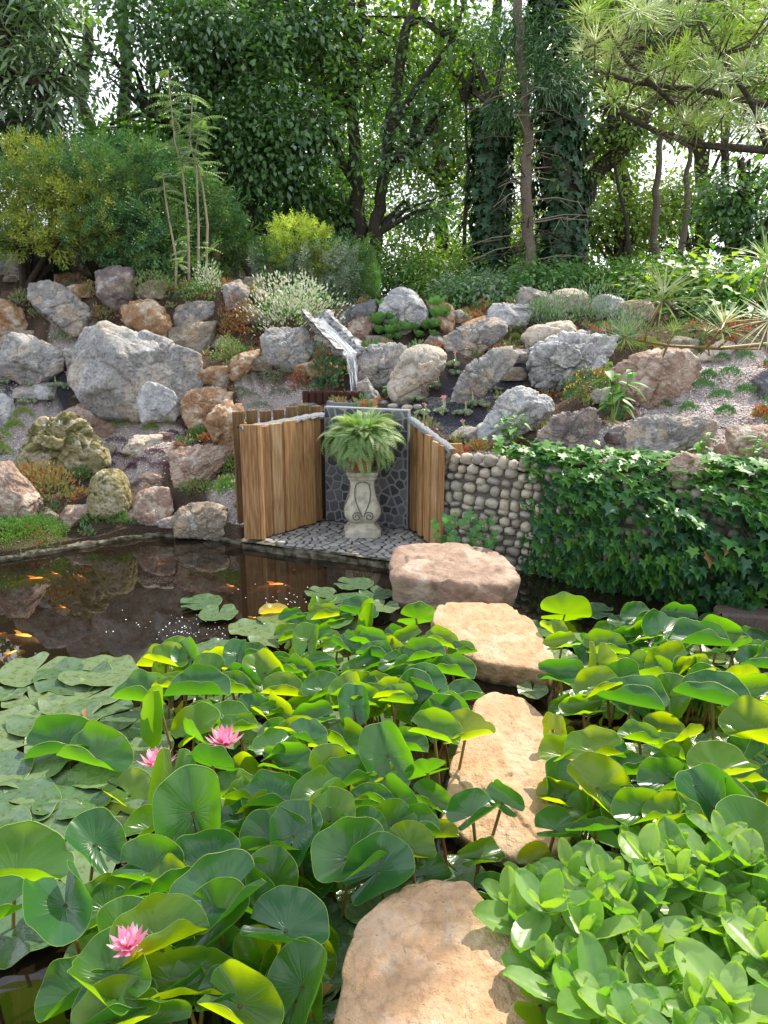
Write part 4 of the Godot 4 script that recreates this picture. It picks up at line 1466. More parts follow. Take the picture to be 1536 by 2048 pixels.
# ==================================================================== water lilies
# one leaf of unit radius: slit towards +x, bent about x with curvature k1 (near side) and k2 (far side)
func lily_leaf(k1: float, k2: float, cone: float, wave: float, sd: float, slit_way := 1.0) -> ArrayMesh:
	var nr := 9
	var nt := 52
	var v := PackedVector3Array()
	var uv := PackedVector2Array()
	var idx := PackedInt32Array()
	for i in nr + 1:
		var r := float(i) / nr
		for j in nt + 1:
			var slit := 0.05 + 0.10 * r
			var th := lerpf(slit, TAU - slit, float(j) / nt)
			var e := minf(th, TAU - th)
			var rr := r * (1.0 - 0.16 * exp(-pow(e / 0.30, 2.0)) + 0.035 * sin(th * 3.0 + sd) + 0.02 * sin(th * 7.0 + sd * 2.0) + 0.05 * cos(th * 2.0) - (0.08 * exp(-pow((th - 1.2 - fmod(sd * 1.7, 3.6)) / 0.09, 2.0)) if fmod(sd, 0.7) < 0.3 else 0.0))
			var x := rr * cos(th)
			var z := rr * sin(th)
			var kk := (k1 if z > 0 else k2) * maxf(0.1, 1.0 + cone * x)
			var y := 0.0
			if absf(kk) > 0.02:
				y = (1.0 - cos(kk * z)) / kk
				z = sin(kk * z) / kk
			y += wave * pow(r, 2.5) * (sin(th * 5.0 + sd * 3.0) * 0.6 + sin(th * 9.0 + sd) * 0.35) + 0.05 * r * r * absf(cos(th)) - 0.03 * exp(-r * r * 20.0) + 0.05 * x * x * sin(sd * 5.0)
			y += 0.05 * wave * sin(th * 23.0 + sd) * pow(r, 6.0)
			v.append(Vector3(x * slit_way, y, z))
			uv.append(Vector2(th / TAU, r * 0.98))
	for i in nr:
		for j in nt:
			var a := i * (nt + 1) + j
			for q in [a, a + 1, a + nt + 1, a + 1, a + nt + 2, a + nt + 1]:
				idx.append(q)
	var m := arrays_mesh(v, idx, PackedColorArray(), uv)
	var rim := PackedVector3Array()                           # the pale thickened edge
	var ri := PackedInt32Array()
	for j in nt + 1:
		var e := v[nr * (nt + 1) + j]
		var o := (e - v[(nr - 1) * (nt + 1) + j]).normalized()
		rim.append(e + o * 0.002 + Vector3(0, 0.007, 0))
		rim.append(e + o * 0.016)
		rim.append(e + o * 0.002 - Vector3(0, 0.007, 0))
	for j in nt:
		for s in 2:
			var q := j * 3 + s
			for t in [q, q + 1, q + 3, q + 1, q + 4, q + 3]:
				ri.append(t)
	return arrays_mesh(rim, ri, PackedColorArray(), PackedVector2Array(), true, m)

var leaf_kinds := {}
var plants := {}

# which: pad, face, taco, half, back, roll
func add_lily(plant: Node3D, which: String, p: Vector3, dia: float, turn: float, stalk := true):
	var opts: Array = leaf_kinds[which]
	var m: ArrayMesh = opts[rng.randi() % opts.size()]
	var tilt := 0.0
	var spin := 0.0
	match which:
		"pad":
			tilt = rnd(-0.06, 0.07)
			spin = rnd(0, TAU)
		"face":
			tilt = rnd(0.6, 1.2)
			spin = -PI / 2 + rnd(-0.7, 0.7) if rng.randf() < 0.65 else rnd(0, TAU)
		"taco":
			tilt = rnd(0.0, 0.38)
			spin = rnd(-0.5, 0.5) + (PI if rng.randf() < 0.5 else 0.0)
		"half":
			tilt = rnd(0.2, 0.6)
			spin = rnd(-0.55, 0.55)
		"back":
			tilt = rnd(-1.1, -0.55)
			spin = rnd(-0.6, 0.6) + (PI if rng.randf() < 0.5 else 0.0)
		"roll":
			tilt = rnd(-0.3, 0.2)
			spin = 0.0
	var b := Basis(Vector3.UP, turn) * Basis(Vector3.RIGHT, tilt) * Basis(Vector3.UP, spin)
	if which == "roll":
		b = Basis(Vector3.UP, turn) * Basis(Vector3.BACK, PI / 2 - 0.1)
	var mat: Material = M["lily%d" % (rng.randi() % 4)]
	if which == "pad":
		mat = M["pad%d" % (rng.randi() % 3)]
	var o := piece("leaf", m, null, plant, Transform3D(b.scaled_local(Vector3.ONE * dia * 0.5), p))
	o.set_surface_override_material(0, mat)
	o.set_surface_override_material(1, M.leaf_rim)
	if stalk and which != "pad":
		var k := Kit.new()
		var q := Vector3(rnd(-0.06, 0.06), -0.25 - p.y, rnd(-0.06, 0.06))
		var inv := o.transform.affine_inverse()
		var pts := []
		for i in 6:
			var t := i / 5.0
			var w := q * t + Vector3(0, 0, 0.0)
			w.x += 0.03 * sin(t * PI) * signf(q.x)
			pts.append(inv * (p + w))
		var r := 0.0055 / (dia * 0.5)
		k.tube(pts, [r, r, r, r * 1.1, r * 1.15, r * 1.2], 6)
		piece("stalk", made(k), M.stalk if rng.randf() < 0.6 else M.stalk_red, o)
	return o

func lily_flower(plant: Node3D, p: Vector3, size: float):
	var f := Node3D.new()
	f.position = p
	f.rotation = Vector3(rnd(0.0, 0.3), rnd(0, TAU), 0)
	hang(f, "flower", plant)
	var k := Kit.new()
	k.leaf(Vector3.ZERO, Vector3(0, 0, 1), Vector3.UP, 1.0, 0.36, -0.35, -0.28, 4)
	var pm := made(k)
	for ring in 4:
		var n := [9, 8, 7, 5][ring] as int
		for i in n:
			var an: float = TAU * (i + 0.5 * (ring % 2)) / n + rnd(-0.08, 0.08)
			var lift: float = [0.12, 0.45, 0.8, 1.1][ring] + rnd(-0.08, 0.08)
			var b := Basis(Vector3.UP, an) * Basis(Vector3.RIGHT, -lift)
			piece("petal", pm, M.petal if (ring + i) % 3 else M.petal_pale, f, Transform3D(b.scaled_local(Vector3.ONE * size * ([1.0, 0.98, 0.86, 0.7][ring] as float)), Vector3.ZERO))
	var kk := Kit.new()
	for i in 26:
		var an := rnd(0, TAU)
		var e := rnd(0.7, 1.4)
		kk.leaf(Vector3.ZERO, Vector3(cos(an) * cos(e), sin(e), sin(an) * cos(e)), Vector3(0.2, 0.3, 0.9), size * 0.42, size * 0.05, 0.0, -0.1, 1)
	piece("stamens", made(kk), M.stamen, f)

func build_lilies():
	leaf_kinds = {"pad": [], "face": [], "taco": [], "half": [], "back": [], "roll": []}
	for i in 5:
		leaf_kinds.pad.append(lily_leaf(0.1, 0.12, 0.0, 0.05 + 0.012 * i, i * 1.7))
		leaf_kinds.face.append(lily_leaf(0.8 + 0.25 * i, 1.7 - 0.22 * i, 0.4 * (i % 3) - 0.1, 0.085, i * 2.1 + 0.4, 1.0))
		leaf_kinds.taco.append(lily_leaf(2.1 + 0.16 * i, 1.55 - 0.12 * i, 0.35 * (i % 2), 0.09, i * 1.3 + 0.8, 1.0 if i % 2 else -1.0))
		leaf_kinds.half.append(lily_leaf(1.9 + 0.17 * i, 0.8 + 0.14 * i, 0.35 * (i % 2), 0.09, i * 2.7 + 0.2, 1.0 if i % 2 else -1.0))
		leaf_kinds.back.append(lily_leaf(0.5 + 0.15 * i, 0.9, 0.2, 0.08, i * 3.1))
	for i in 2:
		leaf_kinds.roll.append(lily_leaf(2.9, 2.9, 0.15, 0.03, i * 2.0))
	var where := {
		"far": [Vector3(-0.35, -0.3, -4.3), "water lily clump farthest out, before the pedestal reflection"],
		"middle": [Vector3(-0.5, -0.3, -3.4), "dense water lily clump left of the two tan stepping stones"],
		"pads": [Vector3(-1.5, -0.3, -2.8), "water lily with flat floating pads at the left of the pond"],
		"stone": [Vector3(0.05, -0.3, -2.5), "tall water lily clump beside the sunlit long stepping stone"],
		"front": [Vector3(-0.5, -0.3, -1.9), "large water lily clump in the lower left with two pink flowers"],
		"right": [Vector3(1.0, -0.3, -3.1), "water lily clump right of the stepping stones before the ivy"],
		"bean": [Vector3(1.0, -0.3, -2.3), "water lily clump just behind the bog bean plants"],
		"lone": [Vector3(-1.2, -0.3, -4.4), "pair of round lily pads floating alone on open water"],
	}
	for key in where:
		plants[key] = thing("water_lily", where[key][1], "water lily", where[key][0], "water lilies in the pond")
	# x, y in the photograph, apparent width, height over the water, kind, turn
	var lone := [[402, 1209, 76, 0.012, "pad", 0], [437, 1231, 76, 0.012, "pad", 0]]
	var far := [[640, 1188, 60, 0.012, "pad", 0], [708, 1172, 76, 0.012, "pad", 0], [752, 1190, 70, 0.012, "pad", 0], [500, 1258, 80, 0.012, "pad", 0], [560, 1240, 80, 0.014, "pad", 0], [548, 1272, 100, 0.03, "pad", 0], [640, 1215, 90, 0.09, "taco", 1.1], [715, 1225, 90, 0.08, "half", 0.1], [690, 1205, 90, 0.03, "pad", 0], [610, 1260, 90, 0.08, "face", 0.5], [600, 1310, 70, 0.08, "taco", 1.3], [660, 1245, 90, 0.05, "pad", 0], [765, 1218, 70, 0.05, "pad", 0], [745, 1240, 30, 0.13, "roll", 0], [700, 1265, 80, 0.02, "pad", 0]]
	var middle := [[832, 1236, 88, 0.20, "back", 0.3], [962, 1214, 60, 0.06, "back", 0], [818, 1280, 80, 0.17, "face", 0.1], [880, 1285, 80, 0.18, "face", 0], [735, 1295, 90, 0.13, "half", -0.1], [770, 1305, 90, 0.13, "taco", -0.3], [675, 1300, 70, 0.12, "taco", 0.8], [640, 1320, 90, 0.07, "pad", 0], [925, 1305, 66, 0.15, "half", 0.2], [905, 1345, 100, 0.17, "taco", -0.4], [840, 1330, 60, 0.16, "taco", 0.1], [845, 1370, 110, 0.2, "face", 0], [870, 1420, 60, 0.1, "pad", 0], [930, 1395, 90, 0.12, "taco", 0.2], [790, 1350, 80, 0.13, "taco", -0.2], [720, 1350, 90, 0.12, "half", 0.2], [700, 1390, 100, 0.2, "face", -0.3], [735, 1390, 70, 0.14, "back", -0.6], [640, 1385, 70, 0.1, "half", 0], [590, 1345, 90, 0.17, "taco", -0.1], [530, 1345, 105, 0.2, "face", 0.2], [565, 1385, 100, 0.16, "taco", 0.5], [475, 1310, 72, 0.22, "face", 0], [500, 1370, 90, 0.14, "half", -0.2], [440, 1330, 100, 0.1, "taco", 0.1], [395, 1385, 140, 0.22, "face", 0.25], [350, 1340, 90, 0.16, "half", 0.2], [285, 1395, 130, 0.14, "half", 0.1], [320, 1330, 100, 0.10, "face", 0], [450, 1375, 80, 0.15, "taco", -0.4], [505, 1420, 80, 0.14, "half", -0.1], [545, 1425, 60, 0.16, "taco", 0.9], [610, 1425, 100, 0.1, "face", 0.1], [325, 1430, 34, 0.26, "roll", 0], [660, 1435, 100, 0.09, "pad", 0], [750, 1420, 60, 0.12, "taco", 1.2], [800, 1400, 90, 0.11, "face", -0.2], [415, 1440, 90, 0.1, "half", 0.2], [380, 1310, 80, 0.03, "pad", 0], [430, 1300, 80, 0.03, "pad", 0]]
	var stone := [[775, 1510, 140, 0.28, "face", 0.1], [868, 1465, 118, 0.30, "face", 0], [932, 1470, 120, 0.26, "face", -0.1], [855, 1545, 96, 0.24, "back", 0.1], [858, 1600, 90, 0.18, "half", 0], [700, 1560, 120, 0.22, "half", 0.2], [740, 1615, 110, 0.2, "taco", -0.1], [640, 1590, 120, 0.26, "taco", 0.9], [555, 1500, 110, 0.25, "taco", 1.1], [600, 1480, 110, 0.18, "face", 0.2], [690, 1490, 120, 0.12, "face", -0.2], [945, 1630, 120, 0.22, "half", 0.4], [1005, 1605, 96, 0.2, "face", -0.4], [885, 1670, 70, 0.14, "taco", 0.3], [960, 1715, 100, 0.12, "taco", 0.5], [850, 1750, 100, 0.06, "half", 0.3], [545, 1600, 130, 0.24, "face", 0], [548, 1680, 140, 0.22, "half", -0.1], [640, 1690, 100, 0.2, "taco", 0.2], [705, 1715, 170, 0.24, "half", 0.45], [760, 1770, 180, 0.03, "pad", 0], [600, 1750, 110, 0.1, "half", 0], [810, 1660, 120, 0.03, "pad", 0], [690, 1640, 100, 0.04, "pad", 0], [500, 1550, 100, 0.1, "face", 0], [920, 1750, 90, 0.02, "pad", 0], [650, 1540, 90, 0.04, "pad", 0], [490, 1480, 90, 0.05, "pad", 0]]
	var front := [[385, 1625, 180, 0.24, "face", 0.2], [345, 1560, 130, 0.2, "face", 0.3], [425, 1530, 110, 0.24, "back", -0.3], [400, 1480, 120, 0.24, "back", -0.7], [300, 1740, 140, 0.24, "face", 0.3], [412, 1730, 150, 0.24, "face", -0.1], [345, 1780, 120, 0.24, "back", 0.5], [440, 1800, 190, 0.26, "half", 0.4], [320, 1880, 180, 0.26, "taco", 0.7], [245, 1870, 130, 0.2, "face", 0.2], [130, 1810, 180, 0.24, "taco", -0.9], [30, 1750, 200, 0.2, "half", 0], [45, 1850, 170, 0.015, "pad", 0], [572, 1860, 170, 0.24, "half", -0.1], [525, 1920, 130, 0.14, "face", 0.1], [230, 2040, 150, 0.2, "half", 0], [370, 1985, 90, 0.18, "taco", 0.3], [480, 2010, 160, 0.22, "half", -0.2], [300, 1990, 180, 0.06, "half", -0.3], [600, 1960, 150, 0.02, "pad", 0], [460, 1890, 150, 0.03, "pad", 0], [210, 1930, 130, 0.05, "pad", 0], [215, 1820, 140, 0.1, "half", 0.6], [650, 1870, 170, 0.015, "pad", 0], [390, 1900, 120, 0.04, "pad", 0], [590, 2030, 150, 0.015, "pad", 0], [-20, 1830, 140, 0.22, "face", 0.4], [510, 1780, 110, 0.1, "half", 0.2], [460, 1690, 120, 0.08, "half", 0], [280, 1640, 100, 0.02, "pad", 0], [160, 1990, 150, 0.06, "half", -0.1], [440, 1630, 110, 0.06, "pad", 0]]
	var pads := [[70, 1345, 120, 0.015, "pad", 0], [150, 1360, 130, 0.02, "pad", 0], [200, 1345, 130, 0.04, "pad", 0], [60, 1400, 90, 0.012, "pad", 0], [165, 1400, 140, 0.02, "pad", 0], [110, 1440, 150, 0.015, "pad", 0], [190, 1440, 150, 0.02, "pad", 0], [30, 1460, 150, 0.015, "pad", 0], [255, 1480, 120, 0.015, "pad", 0], [120, 1490, 140, 0.06, "half", 0], [50, 1530, 150, 0.015, "pad", 0], [190, 1515, 150, 0.06, "half", -0.1], [215, 1545, 120, 0.02, "pad", 0], [80, 1575, 110, 0.012, "pad", 0], [150, 1600, 130, 0.02, "pad", 0], [30, 1620, 150, 0.012, "pad", 0], [60, 1680, 190, 0.012, "pad", 0], [260, 1590, 110, 0.04, "half", -0.2], [300, 1500, 90, 0.02, "pad", 0], [270, 1610, 50, 0.012, "pad", 0], [180, 1735, 100, 0.012, "pad", 0], [20, 1390, 60, 0.012, "pad", 0], [310, 1460, 90, 0.02, "pad", 0], [380, 1455, 90, 0.015, "pad", 0], [270, 1550, 90, 0.02, "pad", 0], [120, 1650, 110, 0.012, "pad", 0], [-40, 1560, 150, 0.012, "pad", 0], [-40, 1680, 160, 0.012, "pad", 0], [430, 1400, 80, 0.012, "pad", 0]]
	var right := [[1105, 1262, 70, 0.16, "taco", -0.8], [1130, 1228, 110, 0.08, "back", -0.1], [1210, 1300, 100, 0.17, "half", 0.1], [1255, 1280, 80, 0.18, "taco", 0.5], [1275, 1235, 80, 0.16, "half", 0.2], [1325, 1265, 110, 0.22, "half", 0.4], [1400, 1285, 120, 0.24, "face", -0.1], [1465, 1300, 90, 0.22, "back", 0.5], [1345, 1335, 120, 0.2, "half", 0.1], [1360, 1235, 80, 0.14, "taco", 0], [1195, 1325, 90, 0.2, "face", 0.2], [1120, 1350, 105, 0.24, "face", -0.4], [1195, 1375, 104, 0.24, "face", 0], [1265, 1405, 150, 0.22, "taco", -0.5], [1300, 1350, 110, 0.18, "taco", 0.1], [1425, 1400, 150, 0.26, "taco", -0.75], [1300, 1395, 110, 0.12, "half", 0], [1500, 1395, 120, 0.22, "face", 0.1], [1515, 1330, 90, 0.2, "taco", 0.2], [1380, 1370, 90, 0.15, "taco", -0.1], [1520, 1470, 150, 0.28, "face", -0.2], [1250, 1250, 70, 0.05, "pad", 0], [1190, 1225, 70, 0.05, "pad", 0], [1085, 1260, 70, 0.02, "pad", 0], [1450, 1250, 90, 0.05, "pad", 0], [1475, 1360, 90, 0.2, "back", 0.2], [1065, 1385, 60, 0.03, "pad", 0], [1130, 1420, 80, 0.1, "taco", 0.6], [1560, 1400, 110, 0.2, "face", 0]]
	var bean := [[1278, 1478, 84, 0.2, "half", 0], [1365, 1480, 100, 0.2, "back", 0.4], [1190, 1505, 120, 0.26, "half", -0.5], [1105, 1460, 70, 0.2, "face", 0.4], [1265, 1545, 100, 0.14, "face", 0.2], [1195, 1575, 140, 0.26, "face", 0.3], [1330, 1565, 110, 0.24, "face", 0.15], [1440, 1540, 130, 0.28, "face", -0.2], [1425, 1615, 160, 0.24, "face", 0.1], [1500, 1675, 150, 0.24, "face", 0], [1255, 1625, 110, 0.2, "half", 0.3], [1190, 1660, 110, 0.22, "back", 0.1], [1365, 1660, 110, 0.22, "back", 0], [1110, 1660, 100, 0.16, "face", 0.5], [1070, 1720, 80, 0.1, "face", 0.2], [985, 1790, 90, 0.08, "half", 0], [1500, 1520, 110, 0.2, "back", 0.6], [1160, 1620, 90, 0.1, "half", 0.4], [1480, 1590, 100, 0.12, "face", -0.2], [1080, 2010, 110, 0.22, "face", 0.3], [1300, 1520, 90, 0.04, "pad", 0], [1400, 1500, 100, 0.03, "pad", 0]]
	for set_ in [["lone", lone], ["far", far], ["middle", middle], ["stone", stone], ["front", front], ["pads", pads], ["right", right], ["bean", bean]]:
		var plant: Node3D = plants[set_[0]]
		for q in set_[1]:
			var p := level(q[0], q[1], q[3])
			var slant := p.distance_to(EYE)
			var dia: float = q[2] / FOCAL * slant * (1.02 if q[4] == "pad" else 0.87)
			if q[4] == "roll":
				dia = 0.24
			if q[4] == "pad":
				p.y = minf(p.y, 0.05) + rnd(0.002, 0.012)
			add_lily(plant, q[4] if q[4] != "face" or rng.randf() < 0.42 else ("half" if rng.randf() < 0.6 else "taco"), p - plant.position, dia, q[5])
	# leaves in between, wherever the photograph's clumps close up
	var fill := [["middle", [300, 1310, 860, 1300, 920, 1440, 380, 1480], 66], ["stone", [480, 1480, 900, 1460, 900, 1760, 480, 1760], 58], ["front", [190, 1560, 640, 1600, 640, 2060, 120, 2060], 44], ["right", [1100, 1260, 1500, 1260, 1560, 1440, 1120, 1420], 52], ["bean", [1130, 1460, 1540, 1450, 1540, 1680, 1100, 1680], 44], ["far", [560, 1240, 780, 1200, 800, 1290, 560, 1310], 14], ["pads", [0, 1370, 330, 1360, 300, 1700, 0, 1700], 5]]
	for f in fill:
		var poly := PackedVector2Array()
		for i in range(0, f[1].size(), 2):
			poly.append(Vector2(f[1][i], f[1][i + 1]))
		var plant: Node3D = plants[f[0]]
		var n := 0
		while n < f[2]:
			var s := Vector2(rnd(0, 1560), rnd(1190, 2060))
			if not Geometry2D.is_point_in_polygon(s, poly):
				continue
			n += 1
			var low: bool = n % 4 == 0 or f[0] == "pads"
			var y := rnd(0.006, 0.018) if low else rnd(0.06, 0.24)
			var p := level(s.x, s.y, y)
			if p.x > 0.1 and p.x < 0.85 and p.z < -1.5 and p.z > -3.2 and f[0] == "stone":
				continue
			add_lily(plant, "pad" if low else ["face", "half", "taco", "taco"][rng.randi() % 4], p - plant.position, (rnd(0.2, 0.26) if low else rnd(0.15, 0.21)), rnd(-0.5, 0.5))
	for q in [["front", 316, 1530, 0.20, 0.085], ["front", 450, 1487, 0.24, 0.085], ["front", 258, 1893, 0.30, 0.058], ["middle", 706, 1442, 0.09, 0.06], ["middle", 742, 1375, 0.13, 0.06], ["front", 322, 1945, 0.06, 0.06], ["bean", 1150, 1512, 0.14, 0.05]]:
		var plant: Node3D = plants[q[0]]
		lily_flower(plant, level(q[1], q[2], q[3]) - plant.position, q[4] * 0.92)

# ==================================================================== bog bean
func build_bog_beans():
	var spots := [[1150, 1790], [1090, 1830], [1210, 1775], [1290, 1730], [1345, 1720], [1420, 1745], [1490, 1740], [1040, 1860], [1100, 1900], [1170, 1880], [1240, 1840], [1310, 1800], [1380, 1800], [1450, 1810], [1520, 1810], [1085, 1950], [1150, 1960], [1220, 1930], [1290, 1890], [1350, 1880], [1420, 1870], [1490, 1880], [1130, 2010], [1200, 2010], [1260, 1985], [1330, 1960], [1400, 1950], [1470, 1945], [1530, 1930], [1180, 2070], [1250, 2060], [1320, 2040], [1390, 2030], [1460, 2020], [1525, 2005], [1280, 2110], [1360, 2100], [1440, 2090], [1510, 2080], [1560, 1860], [1575, 1960], [1020, 1810], [1340, 1650], [1250, 1700], [1440, 1690], [1380, 1770], [1180, 1830], [1060, 1790], [1500, 1990], [1300, 1930]]
	var rows := ["back row of its bed", "middle of its bed", "front row of its bed"]
	var blades := []
	for i in 4:
		blades.append(bean_blade(0.54 + 0.07 * (i % 2), -0.25 + 0.22 * i, i))
	var spots2 := spots.duplicate()
	for i in 10:
		spots2.append([spots[i * 2][0] + rnd(-50, 50), spots[i * 2][1] + rnd(-40, 40)])
	for q in spots2:
		var h := rnd(0.16, 0.30)
		var tip := level(q[0], q[1], h)
		if tip.x < 0.28:
			continue
		var zone_: String = rows[0 if q[1] < 1800 else (1 if q[1] < 1960 else 2)]
		if q[0] < 1110:
			zone_ = "left edge, over the stepping stone's " + ("rear" if q[1] < 1860 else "front")
		else:
			zone_ += ["", ", near the stepping stone", ", halfway along", ", near the right edge"][1 if q[0] < 1260 else (2 if q[0] < 1400 else 3)]
		var t := thing("bog_bean", "pale green bog bean shoot in the " + zone_, "bog bean", Vector3(tip.x, -0.05, tip.z), "bog bean shoots in the lower right")
		var k := Kit.new()
		var lean := Vector3(rnd(-0.05, 0.05), 0, rnd(-0.05, 0.05))
		var top := Vector3(0, h + 0.05, 0)
		k.tube([lean, lean * 0.5 + top * 0.5, top], [0.0055, 0.005, 0.004], 6)
		piece("stem", made(k), M.bean_stem, t)
		var turn := rnd(0, TAU)
		var big := rnd(0.11, 0.155)
		var mat: Material = M["bean%d" % (rng.randi() % 3)]
		for tier in 2:
			var n := 3
			for i in n:
				var an := turn + TAU * i / n + tier * 1.0 + rnd(-0.25, 0.25)
				var pitch := rnd(0.15, 0.75) if tier == 0 else rnd(0.8, 1.25)
				var b := Basis(Vector3.UP, an) * Basis(Vector3.RIGHT, -pitch) * Basis(Vector3.BACK, rnd(-0.3, 0.3))
				var sc := big * (1.0 if tier == 0 else rnd(0.55, 0.8)) * rnd(0.85, 1.1)
				piece("leaflet", blades[rng.randi() % 4], M.bean2 if tier == 1 and rng.randf() < 0.6 else (mat if rng.randf() < 0.7 else M["bean%d" % (rng.randi() % 3)]), t, Transform3D(b.scaled_local(Vector3.ONE * sc), top + Vector3(0, tier * 0.012, 0)))
		if rng.randf() < 0.7:
			for i in 3:
				var an := rnd(0, TAU)
				var b := Basis(Vector3.UP, an) * Basis(Vector3.RIGHT, -rnd(-0.2, 0.4))
				piece("leaflet", blades[rng.randi() % 4], mat, t, Transform3D(b.scaled_local(Vector3.ONE * big * rnd(0.8, 1.05)), lean * 0.5 + top * rnd(0.45, 0.7)))

func bean_blade(width: float, droop: float, sd: int) -> ArrayMesh:   # unit long, towards +z
	var k := Kit.new()
	var rows := 18
	var cols := 8
	for i in rows + 1:
		var t := float(i) / rows
		var w := width * 0.5 * pow(sin(PI * pow(t, 1.12)), 0.55) if i > 0 and i < rows else 0.012
		for j in cols + 1:
			var s := float(j) / cols * 2.0 - 1.0
			var rib := -0.06 * exp(-s * s * 40.0) + 0.020 * sin(t * 38.0 - absf(s) * 8.0) * absf(s) * (1.0 - absf(s) * 0.5)
			var y := 0.10 * s * s * 1.6 + rib - droop * t * t + 0.012 * sin(t * 21.0 + absf(s) * 7.0 + sd) * absf(s)
			k.add(Vector3(s * w, y * (0.35 + w), t * (1.0 - 0.06 * droop)))
	for i in rows:
		for j in cols:
			var a := i * (cols + 1) + j
			k.tri(a, a + cols + 1, a + 1)
			k.tri(a + 1, a + cols + 1, a + cols + 2)
	return made(k)

# ==================================================================== ivy
func ivy_leaf() -> ArrayMesh:
	var k := Kit.new()
	var c := k.add(Vector3(0, 0.0, 0.12))
	var pts := [[0.0, -0.05], [0.28, -0.22], [0.52, -0.02], [0.36, 0.16], [0.62, 0.42], [0.26, 0.46], [0.13, 0.62], [0.0, 1.0], [-0.13, 0.62], [-0.26, 0.46], [-0.62, 0.42], [-0.36, 0.16], [-0.52, -0.02], [-0.28, -0.22]]
	for q in pts:
		k.add(Vector3(q[0], 0.10 * absf(q[0]) - 0.10 * q[1] * q[1] + 0.03 * sin(q[0] * 9.0), q[1]))
	var m := k.add(Vector3(0, 0.015, 0.5))
	for i in pts.size():
		k.tri(c, 1 + i, 1 + (i + 1) % pts.size())
	return made(k)

func build_ivy():
	var leaf := ivy_leaf()
	var ivy := thing("ivy", "dense dark green ivy hanging over the right part of the cobble wall", "ivy", Vector3(1.1, 0, -5.1))
	var line := [Vector3(0.98, 0, -5.28), Vector3(1.12, 0, -5.18), Vector3(2.2, 0, -4.48), Vector3(3.2, 0, -4.18)]
	var all := []
	for i in 5200:
		var s := rnd(0, 1)
		s = s * 2.35 if i < 4500 else rnd(1.2, 2.35)
		var seg := 0 if s < 0.17 else (1 if s < 1.46 else 2)
		var f: float = [s / 0.17, (s - 0.17) / 1.29, (s - 1.46) / 1.04][seg]
		var p: Vector3 = line[seg].lerp(line[seg + 1], f)
		var face := Vector3(0.5, 0, 0.85).normalized()
		var t := rnd(0, 1) if i < 4500 else rnd(0.72, 1.0)
		var hgt := lerpf(0.02, 0.87 + 0.14 * absf(n_big.get_noise_2d(s * 2.2, 7.0)), t)
		var bulge := 0.05 + 0.40 * sqrt(maxf(0.0, sin(PI * minf(1.0, t + 0.12)))) * smoothstep(-0.1, 0.6, s) * (1.0 + 1.5 * n_big.get_noise_2d(s * 2.4, t * 2.4)) + rnd(-0.04, 0.05)
		# bare patches: the wall's left part, and low at the far right
		if s < 0.10 and t < 0.8 and rng.randf() < 0.8 - s:
			continue
		if s > 1.75 and t < 0.45 and rng.randf() < 0.8:
			continue
		var q := p + face * bulge + Vector3(0, hgt, 0)
		var nrm := (face * lerpf(1.0, 0.35, t) + Vector3(0, lerpf(0.35, 1.2, t * t), 0) + Vector3(rnd(-0.5, 0.5), rnd(-0.3, 0.4), rnd(-0.4, 0.4))).normalized()
		if t > 0.86:
			q -= face * rnd(0, 0.5)
			q.y = maxf(q.y, height(q.x, q.z) + rnd(0.01, 0.1))
			nrm = Vector3(rnd(-0.5, 0.5), 1, rnd(-0.2, 0.6)).normalized()
		var down := (Vector3(rnd(-0.6, 0.6), -1, 0.2)).slide(nrm).normalized()
		var sz := rnd(0.04, 0.095)
		all.append([bulge + rnd(0, 0.02) + sz, Transform3D(Basis(down.cross(nrm) * -1.0, nrm, down).orthonormalized().scaled_local(Vector3.ONE * sz), q - ivy.position), t])
	all.sort_custom(func(a, b): return a[0] > b[0])
	var rest := [[], [], []]
	for i in all.size():
		var r := rng.randf()
		var mi := 0 if r < 0.36 else (1 if r < 0.86 else 2)
		if all[i][2] > 0.8 and r > 0.5:
			mi = 2
		if i % 47 == 0:
			mi = 3
		if i < 300:
			piece("leaf", leaf, M["ivy%d" % mi], ivy, all[i][1])
		else:
			rest[mini(mi, 2)].append(all[i][1])
	var names := ["leaves", "leaves", "leaves"]
	for m in 3:
		swarm(names[m], leaf, M["ivy%d" % m], rest[m], ivy)
	var k := Kit.new()
	for i in 20:
		var s := rnd(0.4, 2.3)
		var seg := 1 if s < 1.46 else 2
		var f: float = [0.0, (s - 0.17) / 1.29, (s - 1.46) / 1.04][seg]
		var p: Vector3 = line[seg].lerp(line[seg + 1], clampf(f, 0, 1)) - ivy.position + Vector3(0.04, 0.84, 0.07)
		var pts := []
		var rad := []
		for j in 6:
			pts.append(p)
			rad.append(0.0035)
			p += Vector3(rnd(-0.09, 0.09), -rnd(0.03, 0.14), rnd(-0.01, 0.05))
		k.tube(pts, rad, 4)
	piece("stems", made(k), M.twig, ivy)
	# the small ivy on the left end of the wall
	var small := thing("ivy", "small bright ivy plant at the left foot of the cobble wall", "ivy", at(925, 1068, 5.28))
	var sp := small.position
	for i in 85:
		var q := Vector3(rnd(-0.22, 0.24), 0, rnd(-0.05, 0.12))
		q.y = rnd(-0.12, 0.20) * (1.0 - absf(q.x) * 1.6)
		var nrm := Vector3(rnd(-0.5, 0.5), rnd(0.2, 1), 1).normalized()
		var down := Vector3(rnd(-0.6, 0.6), -1, 0.2).slide(nrm).normalized()
		piece("leaf", leaf, M["ivy%d" % (2 if rng.randf() < 0.45 else 0)], small, Transform3D(Basis(down.cross(nrm) * -1.0, nrm, down).orthonormalized().scaled_local(Vector3.ONE * rnd(0.03, 0.06)), q))

